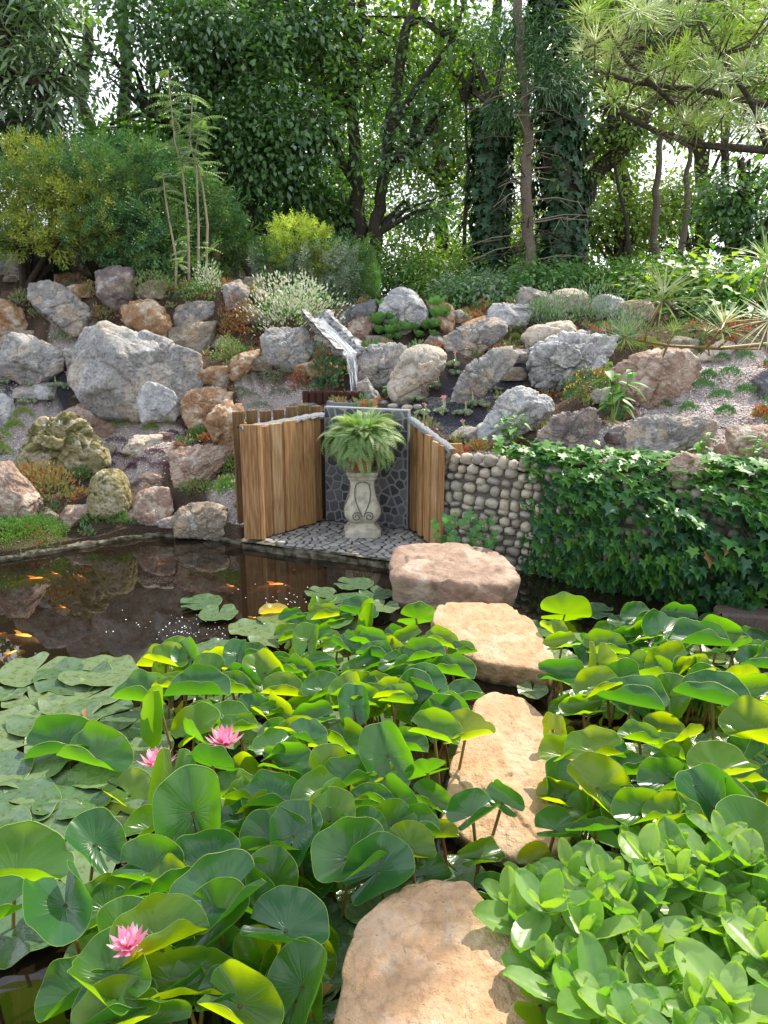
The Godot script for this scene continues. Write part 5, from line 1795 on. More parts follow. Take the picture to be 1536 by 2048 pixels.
# ==================================================================== plants of the rockery
# leaves standing out of a low dome
func dome_leaves(w: float, h: float, dpt: float, n: int, ll: float, lw: float, upright: float, inner := 0.75, fold := 0.25, steps := 1) -> ArrayMesh:
	var k := Kit.new()
	for i in n:
		var an := rnd(0, TAU)
		var e := asin(sqrt(rnd(0.0, 1.0)))
		var d := Vector3(cos(e) * cos(an), sin(e), cos(e) * sin(an))
		var lump := 1.0 + 0.28 * n_big.get_noise_3d(d.x * 1.6 + w * 31.0, d.y * 1.6 + h * 17.0, d.z * 1.6)
		var r := rnd(inner, 1.0) * lump
		var p := Vector3(d.x * w * 0.5, d.y * h, d.z * dpt * 0.5) * r
		var dir := (d + Vector3(0, upright, 0) + Vector3(rnd(-0.6, 0.6), rnd(-0.4, 0.6), rnd(-0.6, 0.6))).normalized()
		k.leaf(p, dir, Vector3(rnd(-1, 1), rnd(0.2, 1), rnd(-1, 1)).normalized(), ll * rnd(0.65, 1.25), lw * rnd(0.8, 1.2), fold, rnd(-0.1, 0.25), steps)
	return made(k)

# a plant seen with its foot at (px, py), its width and height in photograph pixels
func plant(called: String, label: String, category: String, px: float, py: float, wpx: float, hpx: float, layers: Array, group := "", dist := 0.0, depth := 0.8) -> Node3D:
	var p := ground(px, py) if dist == 0.0 else at(px, py, dist)
	var s := -p.z / FOCAL
	var t := thing(called, label, category, p, group)
	for q in layers:                                         # [part name, material, count, leaf length, leaf width, upright, inner, share of height]
		var m := dome_leaves(wpx * s, hpx * s * (q[7] if q.size() > 7 else 1.0), wpx * s * depth, q[2], q[3], q[4], q[5], q[6] if q.size() > 6 else 0.7)
		piece(q[0], m, M[q[1]], t)
	return t

func rosette_mesh(n: int, pointed: float) -> ArrayMesh:      # of unit radius
	var k := Kit.new()
	for i in n:
		var an := i * 2.39996
		var t := float(i) / n
		var e := lerpf(0.32, 1.35, t)
		var d := Vector3(cos(an) * cos(e), sin(e), sin(an) * cos(e))
		k.leaf(Vector3.ZERO, d, Vector3(0, 1, 0.01), lerpf(1.0, 0.55, t), pointed, 0.35, -0.3, 2)
	return made(k)

func build_rockery_plants():
	var ros := rosette_mesh(26, 0.36)
	var fat := rosette_mesh(20, 0.62)
	# houseleeks with flower stalks
	var leeks := [[905, 735, 3, 1], [872, 778, 4, 2], [833, 806, 4, 0], [882, 830, 5, 2], [925, 832, 5, 1], [935, 868, 5, 1], [962, 815, 4, 0], [850, 832, 4, 1], [1003, 748, 4, 1], [1022, 705, 3, 0], [985, 785, 4, 1], [905, 752, 3, 0], [948, 815, 4, 1], [15, 768, 5, 0], [55, 775, 4, 1], [58, 808, 5, 1], [112, 775, 5, 1], [142, 778, 4, 1], [163, 800, 3, 1], [100, 798, 3, 0], [20, 752, 4, 0], [1410, 918, 3, 0]]
	for q in leeks:
		var p := ground(q[0], q[1])
		var t := thing("houseleek", ("pale green houseleek rosettes with pink flower stalks in slate chippings" if q[3] else "pale green houseleek rosettes without flowers in slate chippings") + (" on the right bank" if q[0] > 600 else " on the left bank"), "succulent", p, "houseleeks in the rockery")
		for i in int(q[2]) + 8:
			var an := rnd(0, TAU)
			var r := rnd(0.0, 0.085)
			var s := rnd(0.036, 0.06)
			piece("rosette", ros, M.rosette, t, Transform3D(Basis.from_euler(Vector3(rnd(-0.2, 0.5), rnd(0, TAU), rnd(-0.3, 0.3))).scaled(Vector3.ONE * s), Vector3(cos(an) * r, 0.03 - r * 0.25, sin(an) * r)))
		for i in q[3]:
			var x := Vector3(rnd(-0.04, 0.04), 0, rnd(-0.03, 0.03))
			var h := rnd(0.10, 0.17)
			var k := Kit.new()
			k.tube([x, x + Vector3(0.008, h * 0.5, 0), x + Vector3(0, h, 0)], [0.009, 0.008, 0.006], 6)
			for j in 14:
				var an := j * 2.4
				k.leaf(x + Vector3(0, h * j / 15.0, 0), Vector3(cos(an), 0.7, sin(an)).normalized(), Vector3.UP, 0.022, 0.009, 0.2, 0.0, 1)
			var st := piece("flower_stalk", made(k), M.rosette, t)
			var kf := Kit.new()
			for j in 26:
				var an := rnd(0, TAU)
				kf.leaf(x + Vector3(rnd(-0.018, 0.018), h + rnd(-0.008, 0.008), rnd(-0.018, 0.018)), Vector3(cos(an), rnd(0.2, 1), sin(an)).normalized(), Vector3.UP, 0.017, 0.008, 0.2, 0.0, 1)
			piece("flower_head", made(kf), M.pink, st)
	# big leafy rosettes under the peaked boulder
	var i_ := 0
	for q in [[768, 640, 26], [760, 668, 28], [796, 652, 25], [826, 634, 24], [822, 660, 26], [875, 634, 26], [880, 655, 28], [850, 672, 22], [790, 676, 20], [865, 615, 18]]:
		var p := ground(q[0], q[1] + 8)
		var s: float = q[2] / FOCAL * -p.z * 1.25
		var t := thing("saxifrage", "bright green leafy rosette in the group before the peaked whitish boulder", "plant", p, "green rosettes below the peaked boulder")
		for j in 3:
			piece("rosette", fat, M.saxifrage, t, Transform3D(Basis.from_euler(Vector3(rnd(0.1, 0.5), rnd(0, TAU), rnd(-0.2, 0.2))).scaled(Vector3.ONE * s * (1.0 if j == 0 else 0.7)), Vector3(rnd(-0.6, 0.6) * s * (0.0 if j == 0 else 1.0), s * (0.7 if j == 0 else 0.2), 0.3 * s * j)))
		i_ += 1
	# moss and mats
	for q in [[48, 842, 48, 20, "round bright yellow green moss cushion, highest of four at the left edge"], [30, 864, 40, 18, "bright yellow green moss cushion, second from the top at the left edge"], [8, 888, 36, 22, "bright yellow green moss cushion cut by the left edge"], [8, 918, 44, 24, "bright yellow green moss cushion, lowest of four at the left edge"], [1262, 716, 70, 26, "bright moss cushion behind the flat pink slab rock"], [1300, 700, 50, 16, "small bright moss patch beside the pine tuft"], [245, 855, 50, 12, "green moss patch below the largest grey boulder"], [322, 850, 46, 12, "green moss patch under the pale chip of the large boulder"], [300, 862, 34, 10, "small green moss patch in the pink gravel"], [1030, 668, 30, 16, "small moss tuft between the grey boulders at the right"], [1030, 685, 26, 12, "moss patch above the slanting grey boulder"]]:
		plant("moss_cushion", q[4], "moss", q[0], q[1], q[2], q[3] * 1.3, [["foliage", "moss", 700, 0.016, 0.006, 0.5, 0.85]])
	plant("ground_cover", "dense mat of small bright green leaves spilling into the pond", "plant", 40, 1085, 200, 52, [["foliage", "mat", 2600, 0.024, 0.013, 0.4, 0.8], ["lower_foliage", "moss", 900, 0.02, 0.01, 0.2, 0.75, 0.9]], "", 0.0, 1.0)
	plant("ground_cover", "small bright green clump at the water edge below the round boulder", "plant", 238, 1048, 50, 26, [["foliage", "mat", 420, 0.026, 0.013, 0.5, 0.6]])
	plant("ground_cover", "loose green leaves at the water beside the low brown rock", "plant", 190, 1050, 80, 28, [["foliage", "broad", 130, 0.04, 0.02, 0.4, 0.4]])
	# sedums, reddish and green
	for q in [[100, 1000, 130, 76, "sedum", "rust", "rusty green stonecrop below the mossy weathered boulder"], [60, 985, 80, 60, "rust", "sedum", "reddish stonecrop beside the large pink rock on the left"], [165, 965, 50, 34, "broad", "sedum", "bluish green leaves between the mossy and the round boulder"], [470, 690, 90, 70, "rust", "sedum", "reddish stonecrop left of the dark squarish boulder"], [460, 725, 70, 50, "sedum", "broad", "green stonecrop above the rounded rust stone"], [475, 655, 90, 60, "rust", "dry", "dark red stonecrop below the variegated shrub"], [205, 650, 60, 40, "sedum", "rust", "yellowish stonecrop above the largest grey boulder"], [178, 600, 46, 34, "sedum", "rust", "yellowish stonecrop between the slanting and the purple boulder"], [310, 600, 110, 55, "sedum", "broad", "yellow green stonecrop left of the young tree"], [130, 690, 56, 34, "grey_green", "sedum", "grey green cushion right of the small pale stone"], [90, 640, 70, 30, "grey_green", "sedum", "grey green mat under the slanting grey boulder"], [45, 620, 60, 34, "grey_green", "sedum", "dull green cushion at the upper left of the bank"], [910, 915, 60, 22, "red", "rust", "bright red stonecrop on the end of the cobble wall"], [955, 905, 60, 22, "sedum", "rust", "yellowish stonecrop on top of the cobble wall"], [455, 990, 60, 40, "broad", "sedum", "green rosettes in the gravel beside the plank screen"], [400, 985, 90, 24, "sedum", "broad", "low green plants below the layered pink boulder"], [462, 950, 40, 40, "mat", "sedum", "green tuft against the weathered boards"], [395, 880, 40, 26, "broad", "sedum", "small dark green tuft beside the craggy orange boulder"], [1525, 840, 50, 26, "rust", "sedum", "brownish stonecrop at the right edge"], [600, 790, 50, 50, "dry", "rust", "dry red brown heather right of the gravel cushions"], [400, 610, 90, 50, "broad", "sedum", "green leaves round the foot of the young tree"], [420, 590, 70, 60, "cream", "broad", "pale variegated leaves at the foot of the young tree"]]:
		plant("stonecrop", q[6], "plant", q[0], q[1], q[2], q[3], [["foliage", q[4], int(90 + q[2] * q[3] * 0.05), 0.036, 0.018, 0.6, 0.45], ["young_foliage", q[5], int(60 + q[2] * q[3] * 0.03), 0.03, 0.014, 0.8, 0.7, 1.05]])
	# cushions in gravel
	var low := {"foliage": 0}
	for q in [[495, 768, 60], [540, 758, 50], [500, 800, 52], [560, 792, 44], [520, 820, 56], [545, 770, 40], [575, 752, 46], [480, 790, 40]]:
		plant("cushion_plant", "grey green cushion plant on the pale gravel left of the waterfall", "plant", q[0], q[1], q[2], 16, [["foliage", "grey_green", 460, 0.016, 0.007, 0.5, 0.75]], "grey cushions left of the waterfall")
	for q in [[232, 888, 50], [240, 918, 46], [262, 902, 40], [285, 928, 46], [310, 912, 50], [322, 938, 56], [325, 885, 44], [265, 940, 30], [345, 875, 34], [215, 935, 36]]:
		plant("cushion_plant", "dark purple cushion plant on the pink gravel left of the planks", "plant", q[0], q[1], q[2], 14, [["foliage", "purple", 420, 0.017, 0.007, 0.4, 0.7]], "purple cushions on the gravel")
	for q in [[1440, 725, 42], [1490, 722, 44], [1460, 755, 50], [1405, 780, 54], [1442, 800, 50], [1490, 790, 46], [1376, 826, 44], [1450, 832, 44], [1392, 712, 36], [1325, 815, 34], [1415, 760, 36]]:
		plant("cushion_plant", "dark green cushion plant on the right gravel slope", "plant", q[0], q[1], q[2], 19, [["foliage", "cushion", 420, 0.022, 0.008, 0.6, 0.7]], "green cushions on the right gravel")
	# yellow flowers
	for q in [[1120, 772, 60, 40], [1165, 785, 70, 46], [1215, 790, 80, 44], [1150, 805, 60, 34], [1255, 775, 46, 30]]:
		plant("flower_clump", "low green clump with small yellow flowers below the craggy boulder", "flowers", q[0], q[1], q[2], q[3], [["foliage", "cushion", 260, 0.03, 0.01, 0.8, 0.5], ["flowers", "yellow", 60, 0.014, 0.013, 0.8, 0.9, 1.1]], "yellow flower clumps on the right bank")
	# broad leaved plants
	broad_plant("broad leaved plant with drooping pointed leaves above the long dark boulder", 1225, 850, 110, 130, 34, 0.17)
	broad_plant("dark green broad leaved plant left of the long dark boulder", 1025, 900, 80, 75, 26, 0.12)
	broad_plant("leafy stem arching over the large flat pink slab rock", 1300, 800, 120, 130, 12, 0.13)
	broad_plant("leafy shoot rising from the ivy before the wide flat boulder", 1400, 920, 40, 60, 8, 0.09)
	broad_plant("bright leafy shoot from the ivy before the pink boulder", 1495, 940, 70, 80, 12, 0.11)
	broad_plant("small leafy shoot in the dark slit behind the falling water", 770, 795, 30, 30, 10, 0.06)
	# silver leaved sub-shrub
	for q in [[1110, 660, 130, 75, "grey leaved bushy plant between the round pale rock and the tan smooth one"], [1180, 650, 150, 85, "largest grey leaved bushy plant, below the round pale rock at the top"], [1250, 690, 110, 80, "grey leaved bushy plant right of the craggy blue grey boulder"], [1080, 650, 70, 50, "smallest grey leaved plant, beside the bright white flat rock"]]:
		plant("silver_shrub", q[4], "shrub", q[0], q[1], q[2], q[3], [["foliage", "silver", 520, 0.05, 0.012, 0.9, 0.25], ["young_foliage", "cushion", 260, 0.045, 0.014, 0.6, 0.2]], "silver shrubs on the right bank")
	# variegated shrub and what hangs by the spout
	plant("variegated_shrub", "cream and green variegated shrub spreading left of the spout", "shrub", 590, 672, 225, 120, [["pale_foliage", "cream", 1700, 0.042, 0.022, 0.5, 0.45], ["green_foliage", "broad", 700, 0.04, 0.022, 0.4, 0.35], ["stems", "dry", 120, 0.09, 0.004, 1.0, 0.2]], "", 0.0, 0.7)
	plant("variegated_shrub", "dark leaved shrub under the spout beside the falling water", "shrub", 650, 790, 85, 95, [["foliage", "cushion", 330, 0.05, 0.03, 0.2, 0.3], ["young_foliage", "dry", 120, 0.045, 0.02, 0.2, 0.5]])
	plant("shrub", "slim green shrub behind the spout under the trees", "shrub", 690, 600, 70, 90, [["foliage", "silver", 420, 0.06, 0.02, 0.9, 0.2], ["young_foliage", "broad", 200, 0.05, 0.02, 0.9, 0.3]])
	# tuft of grass
	var g := thing("grass_tuft", "tuft of long thin green grass left of the peaked boulder", "grass", ground(752, 596))
	var kg := Kit.new()
	for j in 70:
		var an := rnd(0, TAU)
		kg.leaf(Vector3(cos(an), 0, sin(an)) * rnd(0, 0.05), Vector3(cos(an) * rnd(0.1, 0.7), 1, sin(an) * rnd(0.1, 0.7)).normalized(), Vector3(cos(an), 0.2, sin(an)), rnd(0.25, 0.5), 0.012, 0.1, 0.35, 4)
	piece("blades", made(kg), M.grass, g)

func broad_plant(label: String, px: float, py: float, wpx: float, hpx: float, n: int, ll: float):
	var p := ground(px, py)
	var s := -p.z / FOCAL
	var t := thing("leafy_plant", label, "plant", p)
	var blade := broad_blade()
	for i in maxi(2, n / 6):
		var k := Kit.new()
		var an := rnd(0, TAU)
		var tip := Vector3(cos(an) * wpx * s * 0.32, hpx * s * rnd(0.7, 1.0), sin(an) * wpx * s * 0.2 + 0.05)
		var mid := tip * 0.5 + Vector3(-tip.x * 0.2, 0.02, 0)
		k.tube([Vector3.ZERO, mid, tip], [0.006, 0.005, 0.003], 5)
		var st := piece("stem", made(k), M.bean_stem, t)
		for j in 6:
			var f := 0.35 + 0.13 * j
			var q := Vector3.ZERO.lerp(mid, minf(f * 2.0, 1.0)) if f < 0.5 else mid.lerp(tip, (f - 0.5) * 2.0)
			if f > 1.0:
				q = tip
			var a2 := an + j * 2.2 + rnd(-0.3, 0.3)
			var b := Basis(Vector3.UP, a2) * Basis(Vector3.RIGHT, rnd(-0.25, 0.55))
			piece("leaf", blade, M.broad, t, Transform3D(b.scaled_local(Vector3.ONE * ll * rnd(0.7, 1.15) * (0.7 if j == 5 else 1.0)), q))

func broad_blade() -> ArrayMesh:
	var k := Kit.new()
	var rows := 8
	for i in rows + 1:
		var t := float(i) / rows
		var w := 0.26 * pow(sin(PI * pow(t, 0.7)), 0.9) if i > 0 and i < rows else 0.01
		for j in 5:
			var s := j / 2.0 - 1.0
			k.add(Vector3(s * w, 0.12 * absf(s) * w * 2.0 - 0.28 * t * t + 0.1 * t, t))
	for i in rows:
		for j in 4:
			var a := i * 5 + j
			k.tri(a, a + 5, a + 1)
			k.tri(a + 1, a + 5, a + 6)
	return made(k)

# ==================================================================== shrubs and young trees on the left
func spray(n: int, length: float, tip: float, needle: float) -> ArrayMesh:   # a feathery conifer twig along +y
	var k := Kit.new()
	k.tube([Vector3.ZERO, Vector3(0.02, length * 0.5, 0), Vector3(0, length, 0)], [0.004, 0.003, 0.001], 3)
	for i in n:
		var t := (i + 0.5) / n
		var an := i * 2.39996
		var d := Vector3(cos(an), 0.85, sin(an)).normalized()
		var l := tip * (1.05 - t * 0.75)
		var p := Vector3(0, length * t, 0)
		k.leaf(p, d, Vector3(0.1, 0.2, 1), l, needle, 0.2, -0.1, 1)
		for j in 2:
			k.leaf(p + d * l * (0.3 + 0.3 * j), (d + Vector3(rnd(-0.8, 0.8), 0.5, rnd(-0.8, 0.8))).normalized(), Vector3(0.1, 0.9, 0.3), l * 0.5, needle * 0.8, 0.2, 0.0, 1)
	return made(k)

func conifer_mass(called: String, label: String, foot: Vector3, blobs: Array, mats: Array, count: int, size: float, dir: Vector3, trunk := true):
	var t := thing(called, label, "shrub", foot)
	var m := spray(14, 0.24, 0.12, 0.014)
	var lists := []
	for q in mats:
		lists.append([])
	var total := 0.0
	for b in blobs:
		total += b[3] * b[4]
	for b in blobs:
		var c := at(b[0], b[1], b[2])
		var s: float = b[2] / FOCAL
		for i in int(count * b[3] * b[4] / total):
			var d := Vector3(rnd(-1, 1), rnd(-1, 1), rnd(-1, 1))
			if d.length() > 1.0:
				continue
			d = d.normalized() * pow(d.length(), 0.4)
			var p := c + Vector3(d.x * b[3] * s, d.y * b[4] * s, d.z * b[3] * s * 0.7)
			var dd := (d * 0.8 + dir + Vector3(rnd(-0.5, 0.5), rnd(-0.4, 0.5), rnd(-0.5, 0.5))).normalized()
			var patch := n_big.get_noise_3d(p.x * 1.1, p.y * 1.1, p.z * 1.1) + rnd(-0.25, 0.25)
			var mi := clampi(int((patch + 0.5) * mats.size()), 0, mats.size() - 1)
			lists[mi].append(along(p - foot, dd, size * rnd(0.7, 1.3), rnd(0, TAU)))
	for i in mats.size():
		swarm("foliage", m, M[mats[i]], lists[i], t)
	if trunk:
		for b in blobs:
			var k := Kit.new()
			var c := at(b[0], b[1], b[2]) - foot
			k.tube([Vector3.ZERO, c * 0.5 + Vector3(0, 0.1, -0.1), c], [0.05, 0.035, 0.012], 6)
			piece("limb", made(k), M.bark, t)

func pinnate_leaf() -> ArrayMesh:                             # towards +z, unit length
	var k := Kit.new()
	var pts := []
	for i in 6:
		var t := i / 5.0
		pts.append(Vector3(0, 0.25 * t - 0.42 * t * t, t))
	k.tube(pts, [0.012, 0.011, 0.01, 0.008, 0.006, 0.004], 3)
	for i in range(1, 11):
		var t := i / 10.0
		var p := Vector3(0, 0.25 * t - 0.42 * t * t, t)
		for sg in [-1.0, 1.0]:
			k.leaf(p, Vector3(sg, -0.1, 0.5).normalized(), Vector3.UP, 0.24 * sin(PI * (0.2 + 0.7 * t)), 0.075, 0.15, 0.25, 1)
	return made(k)

func build_left_shrubs():
	var f0 := at(40, 500, 9.3)
	f0.y = height(f0.x, f0.z)
	conifer_mass("gold_conifer", "golden yellow conifer bush at the upper left of the bank", f0, [[40, 352, 9.2, 110, 52], [140, 360, 9.3, 100, 52], [200, 395, 9.2, 90, 60], [50, 400, 9.2, 100, 50], [150, 430, 9.1, 110, 50], [215, 450, 9.0, 70, 50], [60, 470, 9.0, 110, 30], [20, 430, 9.1, 90, 40], [30, 485, 8.75, 100, 26], [130, 470, 8.7, 90, 26]], ["spruce", "juniper", "gold", "gold"], 2600, 0.8, Vector3(0.1, 0.25, 0.5))
	var f1 := at(330, 500, 9.4)
	f1.y = height(f1.x, f1.z)
	conifer_mass("spreading_juniper", "dark green spreading juniper between the gold conifer and the trees", f1, [[280, 400, 9.7, 120, 80], [300, 490, 9.0, 70, 60], [360, 425, 9.8, 100, 50], [410, 475, 9.8, 80, 45], [465, 515, 9.9, 60, 30], [240, 335, 10.2, 120, 32], [230, 480, 8.9, 40, 40]], ["spruce", "juniper", "cushion", "juniper"], 2100, 1.05, Vector3(0.35, -0.1, 0.5))
	var f2 := at(590, 560, 9.5)
	f2.y = height(f2.x, f2.z)
	conifer_mass("cloud_pruned_conifer", "small lime green cloud shaped conifer behind the variegated shrub", f2, [[590, 468, 9.5, 34, 20], [632, 484, 9.5, 26, 22], [575, 500, 9.5, 30, 18], [610, 520, 9.4, 40, 20]], ["lime", "lime", "gold"], 620, 0.62, Vector3(0, 0.5, 0.1))
	conifer_mass("low_conifer", "dark feathery conifer spreading below the cloud shaped one", at(620, 575, 9.3), [[560, 530, 9.4, 50, 24], [640, 540, 9.4, 60, 40], [690, 545, 9.6, 44, 50]], ["juniper", "spruce", "silver"], 620, 0.8, Vector3(0.2, 0.3, 0.3), false)
	# the young tree with several pale stems
	var foot := ground(390, 592)
	var yt := thing("young_tree", "young tree with four thin pale stems and feathery leaves", "tree", foot)
	var leaf := pinnate_leaf()
	var d := -foot.z
	var stems := [[[350, 590], [353, 520], [340, 450], [330, 390], [326, 350]], [[378, 560], [376, 450], [365, 340], [350, 285], [335, 140]], [[396, 585], [397, 450], [393, 340], [380, 280], [385, 190]], [[412, 555], [415, 450], [405, 370], [390, 310], [400, 240]]]
	for si in 4:
		var pts := []
		var rad := []
		for q in stems[si]:
			pts.append(at(q[0], q[1], d + 0.06 * si) - foot)
			rad.append(0.015 * (1.0 - 0.16 * rad.size()))
		var k := Kit.new()
		k.tube(pts, rad, 6)
		var st := piece("stem", made(k), M.pale_twig, yt)
		var n := [12, 30, 32, 26][si] as int
		for i in n:
			var t := rnd(0.55, 1.0) if si > 0 else rnd(0.72, 1.0)
			if i < 3:
				t = 1.0
			var f := t * (pts.size() - 1)
			var j := mini(int(f), pts.size() - 2)
			var p: Vector3 = pts[j].lerp(pts[j + 1], f - j)
			var b := Basis(Vector3.UP, rnd(0, TAU)) * Basis(Vector3.RIGHT, rnd(-0.4, 0.3))
			piece("leaf", leaf, M.pinnate if rng.randf() < 0.7 else M.silver, st, Transform3D(b.scaled_local(Vector3.ONE * rnd(0.16, 0.3)), p))
	for i in 14:
		var b := Basis(Vector3.UP, rnd(0, TAU)) * Basis(Vector3.RIGHT, rnd(-0.9, 0.1))
		piece("leaf", leaf, M.pinnate, yt, Transform3D(b.scaled_local(Vector3.ONE * rnd(0.16, 0.3)), Vector3(rnd(-0.3, 0.35), rnd(0.1, 0.6), rnd(-0.1, 0.2))))
	# dark ivy ground cover at the upper left
	plant("ivy", "dark ivy spilling over the long pale boulder at the upper left", "ivy", 105, 555, 70, 70, [["foliage", "ivy0", 200, 0.07, 0.055, 0.2, 0.5]])
	plant("ivy", "dark ivy in the shade under the gold conifer", "ivy", 45, 520, 150, 60, [["foliage", "ivy1", 380, 0.08, 0.06, 0.2, 0.3]])

# ==================================================================== trees
func sprig(n: int, spread: float, ll: float, lw: float, flat: float) -> ArrayMesh:
	var k := Kit.new()
	for i in n:
		var d := Vector3(rnd(-1, 1), rnd(-1, 1) * flat, rnd(-1, 1))
		var p := d * spread
		var dir := (d.normalized() + Vector3(0, -0.35, 0) + Vector3(rnd(-0.6, 0.6), rnd(-0.4, 0.4), rnd(-0.6, 0.6))).normalized()
		k.leaf(p, dir, Vector3(rnd(-0.5, 0.5), 1, rnd(-0.5, 0.5)).normalized(), ll * rnd(0.7, 1.2), lw * rnd(0.8, 1.2), 0.2, 0.2, 1)
	for i in 3:
		var e := Vector3(rnd(-1, 1), rnd(-0.6, 0.4), rnd(-1, 1)) * spread
		k.tube([-e * 0.3, e], [0.006, 0.003], 3)
	return made(k)

var sprigs := {}

func wood(t: Node3D, called: String, line: Array, r0: float, r1: float, mat: Material, foot: Vector3, sides := 8):
	var pts := []
	var rad := []
	var c := Curve3D.new()
	for i in line.size():
		var p := at(line[i][0], line[i][1], line[i][2]) - foot
		var a := at(line[maxi(i - 1, 0)][0], line[maxi(i - 1, 0)][1], line[maxi(i - 1, 0)][2])
		var b := at(line[mini(i + 1, line.size() - 1)][0], line[mini(i + 1, line.size() - 1)][1], line[mini(i + 1, line.size() - 1)][2])
		c.add_point(p, (a - b) / 6.0, (b - a) / 6.0)
	var n := 5 * line.size()
	for i in n + 1:
		var f := float(i) / n
		var p := c.sample_baked(c.get_baked_length() * f)
		pts.append(p + Vector3(n_big.get_noise_2d(p.y * 1.5, r0 * 90), 0, n_big.get_noise_2d(p.y * 1.5, r0 * 90 + 9)) * r0 * 0.6)
		rad.append(lerpf(r0, r1, f) * (1.0 + 0.12 * n_big.get_noise_2d(f * 30.0, r0 * 50)))
	var k := Kit.new()
	k.tube(pts, rad, sides)
	return piece(called, made(k), mat, t)

# trunks: lines of (px, py, dist) with radii; blobs of foliage: px, py, dist, half width px, half height px, sprigs, material
func tree(label: String, foot_px: Array, trunks: Array, blobs: Array, kind: String, bark: String, limbs := true, called := "tree") -> Node3D:
	var foot := at(foot_px[0], foot_px[1], foot_px[2])
	foot.y = height(foot.x, foot.z)
	var t := thing(called, label, "tree", foot)
	for q in trunks:
		wood(t, "trunk" if q == trunks[0] else "limb", q[0], q[1], q[2], M[bark], foot)
	var lists := {}
	for b in blobs:
		var c := at(b[0], b[1], b[2])
		var s: float = b[2] / FOCAL
		if limbs:
			var best := c
			var bd := 1e9
			for q in trunks:
				for r in q[0]:
					var p := at(r[0], r[1], r[2])
					var dd := p.distance_to(c) + (2.0 if p.y > c.y else 0.0)
					if dd < bd:
						bd = dd
						best = p
			for j in 6:
				var e := c + Vector3(rnd(-0.9, 0.6) * b[3] * s, rnd(-0.4, 0.6) * b[4] * s, rnd(-0.4, 0.4))
				var k := Kit.new()
				var m := (best + e) * 0.5 + Vector3(rnd(-0.2, 0.2), rnd(0.0, 0.4), rnd(-0.2, 0.2))
				k.tube([best - foot, m - foot, e - foot], [0.05, 0.03, 0.01], 5)
				piece("branch", made(k), M[bark], t)
		for i in b[5]:
			var d := Vector3(rnd(-1, 1), rnd(-1, 1), rnd(-1, 1))
			if d.length() > 1.0:
				d = d.normalized() * rnd(0.5, 1.0)
			var p := c + Vector3(d.x * b[3] * s, d.y * b[4] * s, d.z * maxf(b[3], b[4]) * s * 0.6)
			if n_big.get_noise_3d(p.x * 0.75, p.y * 0.75, p.z * 0.75) + 0.35 * n_big.get_noise_3d(p.x * 2.1, p.y * 2.1, p.z * 2.1) < 0.02:
				continue
			var key: String = b[6]
			if b.size() > 7 and rng.randf() < 0.4:
				key = b[7]
			if not lists.has(key):
				lists[key] = []
			lists[key].append(Transform3D(Basis.from_euler(Vector3(rnd(-0.4, 0.4), rnd(0, TAU), rnd(-0.4, 0.4))).scaled(Vector3.ONE * rnd(0.75, 1.25)), p - foot))
	for key in lists:
		swarm("crown", sprigs[kind], M[key], lists[key], t)
	return t

func clad(t: Node3D, line: Array, r: float, n: int):         # ivy up a trunk
	var leaf := ivy_leaf()
	var a := []
	var b := []
	for i in n:
		var f := rnd(0, 1) * (line.size() - 1)
		var j := mini(int(f), line.size() - 2)
		var p := at(line[j][0], line[j][1], line[j][2]).lerp(at(line[j + 1][0], line[j + 1][1], line[j + 1][2]), f - j)
		var an := rnd(0, TAU)
		var out := Vector3(cos(an), 0, sin(an))
		var nrm := (out + Vector3(rnd(-0.5, 0.5), rnd(0, 0.8), rnd(-0.5, 0.5))).normalized()
		var down := Vector3(rnd(-0.5, 0.5), -1, 0.1).slide(nrm).normalized()
		var tr := Transform3D(Basis(down.cross(nrm) * -1.0, nrm, down).orthonormalized().scaled_local(Vector3.ONE * rnd(0.07, 0.14)), p + out * r * rnd(0.85, 1.3) * (1.0 + 0.5 * n_big.get_noise_2d(p.y * 1.3, an)) - t.position)
		(a if i % 3 else b).append(tr)
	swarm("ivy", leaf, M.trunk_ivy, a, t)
	swarm("ivy", leaf, M.ivy1, b, t)

